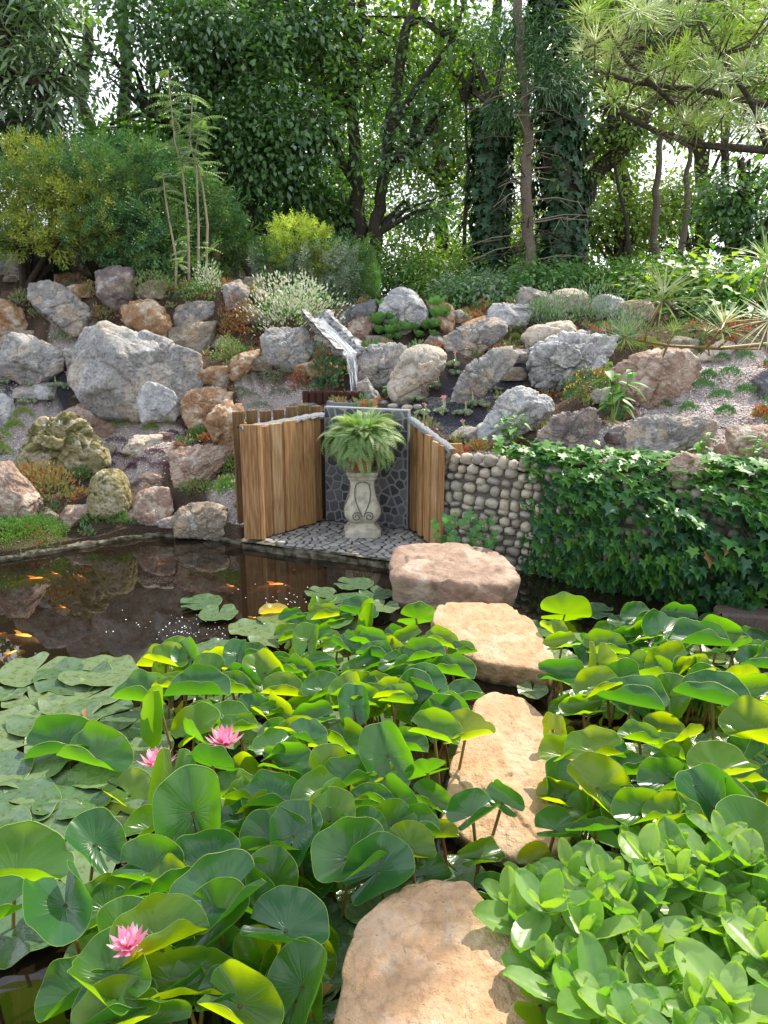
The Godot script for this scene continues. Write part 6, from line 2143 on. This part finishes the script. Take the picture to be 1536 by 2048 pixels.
func build_trees():
	sprigs = {"oak": sprig(24, 0.33, 0.105, 0.06, 0.7), "big": sprig(15, 0.30, 0.15, 0.085, 0.7), "fine": sprig(26, 0.26, 0.085, 0.045, 0.6), "far": sprig(34, 0.55, 0.13, 0.08, 0.7), "hemlock": sprig(34, 0.34, 0.13, 0.016, 0.35), "long": sprig(15, 0.30, 0.20, 0.05, 0.7)}
	tree("pale leaved tree at the upper left edge against the sky", [-60, 540, 10.6], [[[[-60, 540, 10.6], [-40, 300, 10.6], [10, 60, 10.6], [30, -80, 10.6]], 0.10, 0.05], [[[-30, 250, 10.6], [80, 230, 10.5], [86, 180, 10.5]], 0.03, 0.01]], [[20, 60, 10.6, 120, 110, 190, "pinnate", "oak_sky_sheen"], [40, 180, 10.6, 110, 60, 120, "pinnate", "silver"], [120, 40, 10.9, 100, 50, 36, "oak_sky_sheen", "pinnate"], [80, 280, 11.0, 100, 40, 90, "oak_sky_sheen", "oak"], [170, 150, 11.4, 60, 30, 22, "oak_sky_sheen"]], "long", "bark")
	tree("large dark green broad leaved tree filling the upper left", [430, 560, 12.5], [[[[430, 560, 12.5], [440, 380, 12.5], [420, 200, 12.5], [380, 20, 12.5], [370, -150, 12.5]], 0.16, 0.08], [[[440, 300, 12.5], [300, 230, 12.2], [220, 250, 12.0]], 0.05, 0.02], [[[430, 380, 12.5], [560, 330, 12.2], [640, 300, 12.1]], 0.05, 0.02]], [[340, 30, 12, 140, 80, 150, "oak_sky_sheen", "oak"], [400, 100, 12, 140, 110, 240, "oak", "oak_sky_sheen"], [540, 140, 12.2, 120, 110, 200, "oak", "oak_sky_sheen"], [350, 190, 12, 90, 50, 90, "oak_sky_sheen", "oak"], [490, 260, 12.2, 130, 80, 220, "oak", "shade"], [590, 270, 12.2, 90, 90, 150, "oak", "oak_sky_sheen"], [430, 380, 12.6, 150, 70, 220, "shade", "oak"], [560, 420, 12.6, 130, 80, 210, "shade", "oak"], [310, 290, 12.6, 120, 60, 220, "oak", "shade"], [250, 130, 12.2, 90, 50, 30, "oak_sky_sheen"], [500, 500, 12.8, 120, 60, 240, "shade", "oak"], [160, 320, 12.6, 140, 40, 130, "oak_sky_sheen", "oak"], [590, 20, 12.6, 110, 80, 170, "oak", "oak_sky_sheen"]], "oak", "bark")
	var central := [[[[700, 575, 12.8], [716, 480, 12.8], [712, 380, 12.8], [708, 220, 12.8], [700, 90, 12.8], [690, -60, 12.8]], 0.13, 0.07], [[[742, 570, 12.6], [752, 470, 12.6], [768, 340, 12.6], [780, 250, 12.6], [800, 120, 12.6], [840, -40, 12.6]], 0.115, 0.06], [[[712, 380, 12.8], [660, 260, 12.7], [640, 120, 12.6]], 0.06, 0.03], [[[780, 260, 12.6], [850, 150, 12.5], [905, 80, 12.5], [930, 0, 12.4]], 0.055, 0.03], [[[704, 160, 12.8], [720, 60, 12.8], [725, -60, 12.8]], 0.07, 0.05], [[[768, 340, 12.6], [820, 300, 12.6], [900, 210, 12.8]], 0.05, 0.02]]
	tree("dark double trunked tree in the centre behind the spout", [720, 575, 12.7], central, [[720, 60, 12.8, 130, 80, 105, "oak", "lit"], [850, 60, 12.8, 150, 80, 120, "oak", "lit"], [760, 180, 13.4, 90, 60, 110, "oak", "oak_sky_sheen"], [850, 230, 12.2, 100, 70, 130, "oak_sky_sheen", "oak"], [660, 420, 13.2, 90, 60, 130, "oak", "shade"], [830, 400, 12.8, 70, 50, 110, "oak_sky_sheen", "oak"], [820, 320, 12.2, 90, 50, 140, "oak", "oak_sky_sheen"], [660, 180, 12.6, 80, 80, 80, "oak", "lit"]], "oak", "bark")
	var l1 := [[985, 575, 11.8], [982, 430, 11.8], [984, 300, 11.8], [985, 215, 11.8]]
	clad(tree("shorter tree trunk wholly wrapped in dark ivy left of the slim pale trunk", [985, 575, 11.8], [[l1, 0.19, 0.13]], [[985, 230, 12, 55, 50, 70, "oak", "ivy0"], [960, 130, 13.6, 80, 60, 90, "oak", "lit"]], "fine", "bark"), l1, 0.22, 2000)
	var l3 := [[1130, 560, 11.4], [1125, 400, 11.4], [1118, 200, 11.4], [1115, 0, 11.4], [1112, -120, 11.4]]
	clad(tree("thick tree trunk wrapped in dark ivy right of the slim pale trunk", [1130, 565, 11.4], [[l3, 0.24, 0.18]], [[1120, 40, 12.2, 100, 60, 110, "oak", "shade"], [1190, 130, 12.4, 60, 60, 80, "oak", "oak_sky_sheen"]], "oak", "bark"), l3, 0.26, 3600)
	var l4 := [[1155, 470, 11.9], [1175, 380, 11.8], [1240, 300, 11.6], [1290, 230, 11.4], [1320, 130, 11.3], [1345, 30, 11.3], [1360, -90, 11.3]]
	tree("leaning bare trunk bending right from the thick ivy trunk", [1150, 565, 12.0], [[[[1150, 565, 12.0]] + l4, 0.14, 0.07], [[[1290, 230, 11.4], [1270, 120, 11.6], [1280, 20, 11.6]], 0.05, 0.02]], [[1290, 60, 12.0, 110, 70, 120, "oak", "lit"], [1400, 80, 12.2, 110, 80, 120, "lit", "oak"], [1230, 250, 12.2, 60, 60, 60, "lit", "oak"]], "oak", "bark")
	# the slim pale trunk with drooping needle sprays and dead twigs
	var slim := tree("slim pale straight conifer trunk with dead twigs", [1058, 575, 11.0], [[[[1060, 580, 11.0], [1057, 480, 11.0], [1053, 300, 11.0], [1045, 150, 11.0], [1036, 0, 11.0], [1030, -120, 11.0]], 0.085, 0.055]], [[1080, 110, 11, 110, 40, 75, "hemlock", "oak_sky_sheen"], [1130, 170, 10.9, 80, 30, 55, "hemlock", "oak_sky_sheen"], [1000, 60, 11.2, 70, 40, 40, "hemlock"], [1120, 50, 11, 90, 30, 50, "hemlock"], [1020, 230, 11.1, 60, 20, 22, "hemlock"]], "hemlock", "pale_bark", false, "conifer")
	for i in 60:
		var y := rnd(130, 560)
		var p := at(lerpf(1044, 1059, (y - 130) / 430.0), y, 11.0) - slim.position
		var an := rnd(0, TAU)
		var l := rnd(0.3, 1.2)
		var k := Kit.new()
		var e := p + Vector3(cos(an) * l, rnd(-0.25, 0.1), sin(an) * l)
		k.tube([p, (p + e) * 0.5 + Vector3(0, 0.06, 0), e], [0.011, 0.007, 0.003], 4)
		for j in 3:
			var f := rnd(0.4, 0.9)
			var s := p.lerp(e, f) + Vector3(0, 0.03, 0)
			k.tube([s, s + Vector3(rnd(-0.3, 0.3), rnd(-0.25, 0.1), rnd(-0.3, 0.3))], [0.005, 0.002], 3)
		piece("dead_twig", made(k), M.pale_twig if i % 2 else M.twig, slim)
	tree("high crown of the dark trees over the top of the view, left", [240, 560, 14.5], [[[[240, 560, 14.5], [250, 200, 14.5], [240, -200, 14.5]], 0.16, 0.06]], [[-60, -130, 13, 220, 110, 190, "oak_sky_sheen", "oak"], [240, -110, 13, 220, 100, 210, "oak", "oak_sky_sheen"], [520, -120, 13.5, 200, 110, 210, "oak", "shade"], [-20, -320, 13.5, 240, 110, 150, "oak"], [330, -320, 13.5, 240, 120, 160, "oak"], [640, -330, 14, 200, 120, 120, "oak"], [-260, 60, 12.5, 160, 160, 200, "oak", "oak_sky_sheen"], [-150, -170, 12, 190, 150, 420, "oak", "oak_sky_sheen"], [-120, 330, 12, 150, 170, 380, "oak", "shade"], [-130, 120, 12.2, 130, 120, 200, "oak", "shade"], [-420, -150, 12, 190, 160, 320, "oak"], [-330, 330, 12, 160, 130, 200, "oak"]], "big", "bark", false)
	tree("high crown of the dark trees over the top of the view, right", [1000, 560, 15.0], [[[[1000, 560, 15.0], [990, 200, 15.0], [1000, -200, 15.0]], 0.16, 0.06]], [[800, -120, 13.5, 190, 110, 150, "oak", "lit"], [1060, -130, 13.5, 190, 110, 150, "oak", "lit"], [1320, -120, 13.5, 190, 110, 150, "oak", "lit"], [900, -320, 14, 220, 110, 110, "oak"], [1260, -320, 14, 220, 110, 110, "oak"], [1600, -60, 13.5, 160, 200, 170, "oak", "lit"], [1660, 330, 13, 130, 160, 200, "oak"]], "big", "bark", false)
	# slender trunks on the right
	var thin := [["slender straight trunk right of the leaning one", [[1312, 560, 12.5], [1310, 430, 12.5], [1320, 300, 12.5], [1325, 150, 12.5]], 0.07, "pale_bark"], ["thin curved stem below the leaning trunk", [[1265, 560, 11.5], [1250, 440, 11.5], [1235, 360, 11.5], [1225, 280, 11.5]], 0.035, "bark"], ["thin bowed trunk near the right edge of the wood", [[1350, 550, 12.8], [1370, 440, 12.8], [1375, 340, 12.8], [1390, 220, 12.8]], 0.06, "pale_bark"], ["very thin dark stem left of the ivy wrapped trunk", [[928, 575, 12.4], [930, 450, 12.4], [936, 330, 12.4], [930, 200, 12.4]], 0.04, "bark"], ["thin slanting stem left of the central trunks", [[655, 560, 13.4], [640, 430, 13.4], [630, 300, 13.4], [610, 160, 13.4]], 0.06, "bark"], ["pale thin stem against the thick ivy trunk", [[1175, 560, 11.4], [1165, 430, 11.4], [1150, 330, 11.4]], 0.03, "pale_bark"], ["slim dark stem at the far left of the wood", [[85, 300, 11.2], [84, 220, 11.2], [70, 120, 11.2], [60, 40, 11.2]], 0.05, "bark"], ["thin dark trunk between the juniper and the central tree", [[502, 560, 12.4], [500, 430, 12.4], [505, 300, 12.4], [500, 120, 12.4]], 0.08, "bark"], ["thin dark trunk left of the central double trunk", [[575, 560, 13.0], [580, 430, 13.0], [590, 260, 13.0], [600, 100, 13.0]], 0.07, "bark"], ["slim trunk at the right behind the umbrella pine", [[1460, 540, 13.4], [1450, 400, 13.4], [1455, 200, 13.4], [1470, 20, 13.4]], 0.08, "bark"]]
	for q in thin:
		var top: Array = q[1][q[1].size() - 1]
		tree(q[0], [q[1][0][0], q[1][0][1], q[1][0][2]], [[q[1], q[2], q[2] * 0.45]], [[top[0], top[1], top[2], 70, 50, 60, "oak" if top[0] < 1000 else "lit", "lit"]], "fine", q[3])
	# bushes under the trees at the right
	tree("dense dark green bush at the right edge below the pine", [1500, 520, 10.5], [[[[1500, 520, 10.5], [1495, 450, 10.5], [1490, 390, 10.5]], 0.05, 0.02]], [[1500, 380, 10.5, 90, 60, 240, "oak", "oak_sky_sheen"], [1460, 450, 10.6, 80, 70, 230, "oak", "shade"], [1540, 460, 10.4, 70, 70, 180, "oak_sky_sheen", "oak"], [1400, 480, 11, 60, 50, 110, "oak", "lit"]], "fine", "bark", true, "bush")
	# the sunlit wood farther back
	var far := [["sunlit yellow green tree seen between the central and ivy trunks", [880, 560, 20], [[880, 430, 20, 110, 130, 330, "lit", "lit_pale"], [830, 260, 20, 100, 90, 170, "lit", "oak"], [930, 280, 20.5, 90, 80, 150, "lit", "lit_pale"], [870, 110, 20, 110, 80, 100, "lit", "lit_pale"]]],
		["sunlit tree far behind the dark central trunks", [680, 560, 21], [[660, 470, 21, 110, 90, 230, "lit", "oak"], [620, 330, 21, 110, 80, 160, "oak", "lit"], [740, 330, 21, 90, 90, 150, "lit", "oak"], [760, 120, 21, 120, 90, 150, "lit", "lit_pale"], [600, 120, 22, 120, 90, 140, "lit", "oak"]]],
		["sunlit tree far behind between the two ivy trunks", [1050, 560, 22], [[1040, 480, 22, 90, 90, 200, "lit", "lit_pale"], [1030, 300, 22, 80, 70, 100, "lit", "oak"], [1080, 120, 22, 110, 60, 90, "lit", "lit_pale"], [960, 190, 22, 80, 60, 70, "lit"]]],
		["bright tree far behind the leaning trunk", [1240, 560, 19], [[1230, 470, 19, 90, 80, 230, "lit", "lit_pale"], [1280, 400, 19.5, 80, 60, 130, "lit_pale", "lit"], [1210, 330, 20, 60, 60, 70, "lit"], [1230, 80, 20, 120, 80, 150, "lit", "lit_pale"]]],
		["bright tree far behind the slender trunks at the right", [1400, 560, 20], [[1380, 400, 20, 90, 50, 100, "lit_pale", "lit"], [1340, 480, 20, 90, 60, 140, "lit", "oak"], [1480, 250, 20, 120, 60, 90, "lit", "oak"], [1430, 80, 20, 140, 90, 210, "lit", "lit_pale"], [1540, 130, 20, 100, 80, 140, "lit", "oak"]]],
		["blue green tree far behind the gap of sky on the left", [180, 500, 17], [[120, 340, 17, 130, 40, 110, "oak_sky_sheen", "oak"], [270, 230, 17, 90, 30, 26, "oak_sky_sheen"], [60, 130, 17, 120, 60, 30, "oak_sky_sheen", "pinnate"], [250, 330, 17, 110, 50, 150, "oak", "oak_sky_sheen"]]],
		["dark tree far behind the juniper and the dark trunks", [480, 560, 16.5], [[470, 480, 16.5, 150, 70, 260, "shade", "oak"], [420, 280, 16.5, 130, 100, 90, "oak", "shade"], [560, 300, 16.5, 130, 120, 110, "shade", "oak"], [480, 110, 17, 130, 100, 60, "oak", "oak_sky_sheen"]]]]
	for q in far:
		var x: float = q[1][0]
		var dd: float = q[1][2]
		tree(q[0], q[1], [[[[x, 560, dd], [x + 8, 380, dd], [x - 10, 200, dd], [x, 40, dd]], 0.2, 0.1]], q[2], "far", "bark")

func build_undergrowth():
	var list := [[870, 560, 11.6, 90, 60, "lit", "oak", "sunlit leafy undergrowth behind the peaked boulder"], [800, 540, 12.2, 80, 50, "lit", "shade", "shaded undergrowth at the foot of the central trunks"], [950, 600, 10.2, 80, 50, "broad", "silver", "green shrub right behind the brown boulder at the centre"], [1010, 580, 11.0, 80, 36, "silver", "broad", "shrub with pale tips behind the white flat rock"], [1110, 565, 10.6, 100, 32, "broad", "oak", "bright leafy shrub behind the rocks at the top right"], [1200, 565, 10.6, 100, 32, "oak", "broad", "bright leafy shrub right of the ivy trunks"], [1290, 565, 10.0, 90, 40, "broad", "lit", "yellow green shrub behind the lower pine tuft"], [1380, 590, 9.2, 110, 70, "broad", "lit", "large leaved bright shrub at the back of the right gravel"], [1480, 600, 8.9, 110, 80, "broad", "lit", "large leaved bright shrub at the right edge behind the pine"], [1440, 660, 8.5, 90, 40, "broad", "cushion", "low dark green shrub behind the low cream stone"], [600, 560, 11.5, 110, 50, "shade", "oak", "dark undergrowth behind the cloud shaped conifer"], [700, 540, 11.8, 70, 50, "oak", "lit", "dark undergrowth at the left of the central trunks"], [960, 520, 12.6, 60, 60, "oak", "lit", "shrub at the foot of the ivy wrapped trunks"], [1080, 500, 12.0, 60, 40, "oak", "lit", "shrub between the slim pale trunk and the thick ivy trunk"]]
	for q in list:
		var foot := at(q[0], q[1], q[2])
		foot.y = height(foot.x, foot.z)
		var t := thing("shrub", q[7], "shrub", foot)
		var s: float = q[2] / FOCAL
		var c := at(q[0], q[1], q[2])
		var lists := [[], []]
		var big: bool = q[0] > 1340
		for i in 110:
			var d := Vector3(rnd(-1, 1), rnd(-1, 1), rnd(-1, 1))
			if d.length() > 1.0:
				d = d.normalized() * rnd(0.6, 1.0)
			var p := c + Vector3(d.x * q[3] * s, d.y * q[4] * s, d.z * 0.6)
			p.y = maxf(p.y, foot.y + 0.05)
			lists[0 if n_big.get_noise_3d(p.x * 2, p.y * 2, p.z * 2) < 0.02 else 1].append(Transform3D(Basis.from_euler(Vector3(rnd(-0.4, 0.4), rnd(0, TAU), rnd(-0.4, 0.4))).scaled(Vector3.ONE * rnd(0.7, 1.1)), p - foot))
		swarm("foliage", sprigs["big" if big else "fine"], M[q[5]], lists[0], t)
		swarm("foliage", sprigs["big" if big else "fine"], M[q[6]], lists[1], t)
		var k := Kit.new()
		for i in 7:
			var e := c - foot + Vector3(rnd(-0.6, 0.6) * q[3] * s, rnd(-0.2, 0.6) * q[4] * s, rnd(-0.3, 0.3))
			k.tube([Vector3(rnd(-0.1, 0.1), 0, rnd(-0.1, 0.1)), e * 0.5 + Vector3(rnd(-0.1, 0.1), 0.1, 0), e], [0.014, 0.01, 0.004], 4)
		piece("stems", made(k), M.twig, t)

# ==================================================================== umbrella pine
func whorl() -> ArrayMesh:                                    # needles round a shoot along +y, unit length
	var k := Kit.new()
	for ring in 2:
		for i in 26:
			var an := TAU * (i + 0.5 * ring) / 26.0 + rnd(-0.12, 0.12)
			var e: float = (rnd(-0.15, 0.35) if ring == 0 else rnd(0.4, 0.95))
			var d := Vector3(cos(an) * cos(e), sin(e), sin(an) * cos(e))
			k.leaf(Vector3(0, 0.12 * ring, 0) + d * 0.02, d, Vector3(0, 1, 0.02), rnd(0.75, 1.1) if ring == 0 else rnd(0.5, 0.9), 0.030, 0.3, rnd(-0.05, 0.28), 2)
	return made(k)

func build_umbrella_pine():
	var foot := Vector3(4.0, height(4.0, -4.6), -4.6)
	var t := thing("umbrella_pine", "umbrella pine reaching in from the right with whorls of long needles", "tree", foot)
	var ws := [whorl(), whorl(), whorl()]
	var k := Kit.new()
	k.tube([Vector3(0, -0.1, 0), Vector3(0.05, 1.5, 0), Vector3(0, 4.5, 0)], [0.12, 0.10, 0.06], 10)
	piece("trunk", made(k), M.bark, t)
	var limb := [Vector3(4.0, 2.6, -4.6), at(1700, 330, 3.7), at(1536, 300, 3.3), at(1400, 290, 3.2), at(1310, 262, 3.1), at(1240, 225, 3.0)]
	var low := [Vector3(4.0, 1.7, -4.6), at(1700, 700, 3.3), at(1536, 688, 3.0), at(1440, 697, 2.9), at(1340, 692, 2.85), at(1250, 676, 2.8)]
	var high := [Vector3(4.0, 3.6, -4.6), at(1720, 60, 4.0), at(1560, 60, 3.8), at(1400, 70, 3.6), at(1260, 60, 3.5)]
	var mid := [limb[1], at(1560, 215, 3.5), at(1400, 180, 3.3), at(1270, 165, 3.1), at(1190, 140, 3.0)]
	var top := [high[1], at(1560, -10, 3.7), at(1420, 0, 3.4), at(1290, -10, 3.2)]
	var fork := [limb[3], at(1340, 200, 3.15), at(1260, 130, 3.05), at(1215, 60, 3.0)]
	var spur := [limb[2], at(1500, 200, 3.2), at(1440, 110, 3.15), at(1400, 40, 3.2)]
	var n := 0
	for l in [limb, low, high, mid, top, fork, spur]:
		var kk := Kit.new()
		var pts := []
		var rad := []
		var r0: float = [0.014, 0.007, 0.012, 0.010, 0.010, 0.008, 0.008][n]
		for q in l:
			pts.append(q - foot)
			rad.append(lerpf(r0 * 1.6, r0 * 0.35, float(rad.size()) / l.size()))
		kk.tube(pts, rad, 7)
		piece("branch", made(kk), M.bark if n != 1 else M.stalk, t)
		n += 1
	var spots := []
	var poly := PackedVector2Array([Vector2(1150, 50), Vector2(1240, -30), Vector2(1570, -40), Vector2(1570, 285), Vector2(1420, 268), Vector2(1290, 255), Vector2(1175, 180)])
	while spots.size() < 112:
		var s := Vector2(rnd(1150, 1580), rnd(-50, 270))
		if Geometry2D.is_point_in_polygon(s, poly):
			spots.append([s.x, s.y, rnd(2.85, 3.9), rnd(0.085, 0.14), 0])
	for q in [[1325, 600, 2.75, 0.20, 1], [1442, 660, 2.75, 0.19, 1], [1345, 672, 2.8, 0.11, 1], [1215, 150, 2.9, 0.12, 0], [1190, 90, 2.95, 0.12, 0], [1412, 668, 2.85, 0.07, 1], [1536, 530, 2.7, 0.17, 1], [1540, 640, 2.7, 0.16, 1], [1250, 676, 2.8, 0.10, 1]]:
		spots.append(q)
	for q in spots:
		var p := at(q[0], q[1], q[2])
		var root := Vector3.ZERO
		var bd := 1e9
		for l in ([low] if q[4] else [limb, high, mid, top, fork, spur]):
			for i in l.size() - 1:
				var c := Geometry3D.get_closest_point_to_segment(p - Vector3(0, 0.1, 0), l[i], l[i + 1])
				if c.distance_to(p) < bd:
					bd = c.distance_to(p)
					root = c
		var up := Vector3(rnd(-0.7, 0.4), 1, rnd(-0.3, 0.6)).normalized()
		var kk := Kit.new()
		kk.tube([root - foot, (root * 0.4 + p * 0.6) + Vector3(rnd(-0.04, 0.04), -0.06, rnd(-0.04, 0.04)) - foot, p - foot], [0.0042, 0.0034, 0.0028], 5)
		piece("twig", made(kk), M.twig if q[4] == 0 else M.stalk, t)
		piece("needle_whorl", ws[rng.randi() % 3], M.needle_pale if rng.randf() < (0.3 if q[4] == 0 else 0.5) else M.needle, t, along(p - foot, up, q[3], rnd(0, TAU)))

# ==================================================================== fish, litter, bubbles
func fish_mesh() -> ArrayMesh:                                # unit long along x
	var k := Kit.new()
	var prof := [[0.5, 0.01], [0.46, 0.05], [0.38, 0.085], [0.2, 0.11], [0.0, 0.10], [-0.2, 0.065], [-0.33, 0.03]]
	for i in prof.size():
		for j in 10:
			var a := TAU * j / 10
			var bend: float = 0.06 * pow(prof[i][0] - 0.2, 2.0) * 4.0
			k.add(Vector3(prof[i][0], sin(a) * prof[i][1] * 1.15, cos(a) * prof[i][1] + bend))
	for i in prof.size() - 1:
		for j in 10:
			var a := i * 10 + j
			var b := i * 10 + (j + 1) % 10
			k.tri(a, a + 10, b)
			k.tri(b, a + 10, b + 10)
	k.leaf(Vector3(-0.3, 0, 0.06), Vector3(-0.9, 0.3, 0.35).normalized(), Vector3(0, 0, 1), 0.26, 0.10, 0.1, 0.0, 2)
	k.leaf(Vector3(-0.3, 0, 0.06), Vector3(-0.9, -0.3, 0.35).normalized(), Vector3(0, 0, 1), 0.26, 0.10, 0.1, 0.0, 2)
	for sg in [-1.0, 1.0]:
		k.leaf(Vector3(0.25, -0.02, 0.08 * sg), Vector3(-0.5, -0.2, sg).normalized(), Vector3.UP, 0.16, 0.09, 0.1, 0.0, 2)
	k.leaf(Vector3(0.15, 0.08, 0.0), Vector3(-0.9, 0.35, 0.0).normalized(), Vector3(0, 0, 1), 0.26, 0.09, 0.0, 0.0, 2)
	return made(k)

func build_fish_and_litter():
	var fm := fish_mesh()
	var fish := [[62, 1156, 60, 0.1, 0, "orange koi with a pale back swimming near the reflected rocks at the left"], [106, 1146, 40, -0.4, 0, "small orange koi beside the long pale backed one"], [157, 1151, 36, -0.5, 0, "small orange koi right of two others by the mossy bank"], [122, 1213, 44, -0.5, 0, "orange koi alone over the dark water left"], [36, 1268, 84, -0.35, 1, "largest orange koi at the left edge of the pond"], [14, 1308, 60, 1.0, 1, "golden koi turned towards the viewer at the left edge"], [50, 1332, 60, -0.7, 0, "dim orange koi by the first floating pads"], [456, 1171, 46, -0.35, 0, "slim orange koi before the reflected planks"], [541, 1168, 72, 0.05, 0, "long slim orange koi under the reflected planks"], [318, 1127, 24, 0.8, 0, "tiny orange koi near the pond kerb"], [500, 1235, 46, 0.05, 1, "yellow koi beside the gold floating leaf"], [-6, 1270, 40, 1.3, 1, "koi half outside the left edge of view"]]
	for q in fish:
		var p := level(q[0], q[1], 0.0)
		var l: float = q[2] / FOCAL * p.distance_to(EYE) * 1.1
		var o := piece("koi", fm, M.koi if q[4] == 0 else M.koi_gold, null, Transform3D((Basis(Vector3.UP, q[3]) * Basis(Vector3.RIGHT, 0.0)).scaled_local(Vector3(l, l, l)), Vector3(p.x, -0.085 * l - 0.005, p.z)))
		tag(o, q[5], "fish", "koi in the pond")
	var dk := Kit.new()
	dk.leaf(Vector3(0, 0, -0.5), Vector3(0, 0.1, 1).normalized(), Vector3.UP, 1.0, 0.42, 0.5, 0.35, 3)
	var dead := made(dk)
	for q in [[588, 1131, 0.05, "curled brown dead leaf floating before the paved ledge"], [640, 1992, 0.09, "curled brown dead leaf lying on a pad in the lower middle"], [215, 1335, 0.07, "long tan dead leaf on the floating pads"], [170, 1425, 0.06, "thin tan dead leaf on the second row of floating pads"], [332, 1003, 0.05, "pale dead leaf before the round olive boulder"]]:
		var p := level(q[0], q[1], 0.045) if q[1] > 1100 else ground(q[0], q[1]) + Vector3(0, 0.02, 0)
		if q[1] < 1200 and q[1] > 1100:
			p.y = 0.012
		tag(piece("dead_leaf", dead, M.ivy3, null, Transform3D(Basis.from_euler(Vector3(0.2, q[0], 0.25)).scaled_local(Vector3.ONE * q[2]), p)), q[3], "leaf")
	var gp := level(548, 1227, 0.012)
	tag(piece("lily_pad", leaf_kinds.half[0], M.yellow_pad, null, Transform3D(Basis(Vector3.UP, 0.3).scaled_local(Vector3.ONE * 0.10), gp)), "gold yellow dying lily leaf floating beside the koi", "leaf")
	var bubble := arrays_mesh(ico(1)[0], ico(1)[1])
	var list := []
	for i in 130:
		var s := Vector2(380 + rng.randfn(0, 60), 1258 + rng.randfn(0, 18)) if i < 90 else Vector2(575 + rng.randfn(0, 40), 1200 + rng.randfn(0, 14))
		var p := level(s.x, s.y, 0.0)
		list.append(Transform3D(Basis().scaled(Vector3.ONE * rnd(0.0015, 0.0045)), p))
	tag(swarm("bubbles", bubble, M.foam, list), "scattered white bubbles on the dark water from the waterfall", "bubbles")
	var stems := thing("dead_stalks", "thin orange dead stalks lying in the gap of dark water", "stalks", level(250, 1690, 0.006))
	for i in 16:
		var k := Kit.new()
		var p := Vector3(rnd(-0.14, 0.14), 0.003, rnd(-0.10, 0.10))
		var d := Vector3(1, 0, rnd(-0.4, 0.3)).normalized() * rnd(0.06, 0.16)
		k.tube([p - d, p + Vector3(0, 0.004, 0.006), p + d], [0.0012, 0.0018, 0.001], 4)
		piece("stalk", made(k), M.stalk_red, stems)
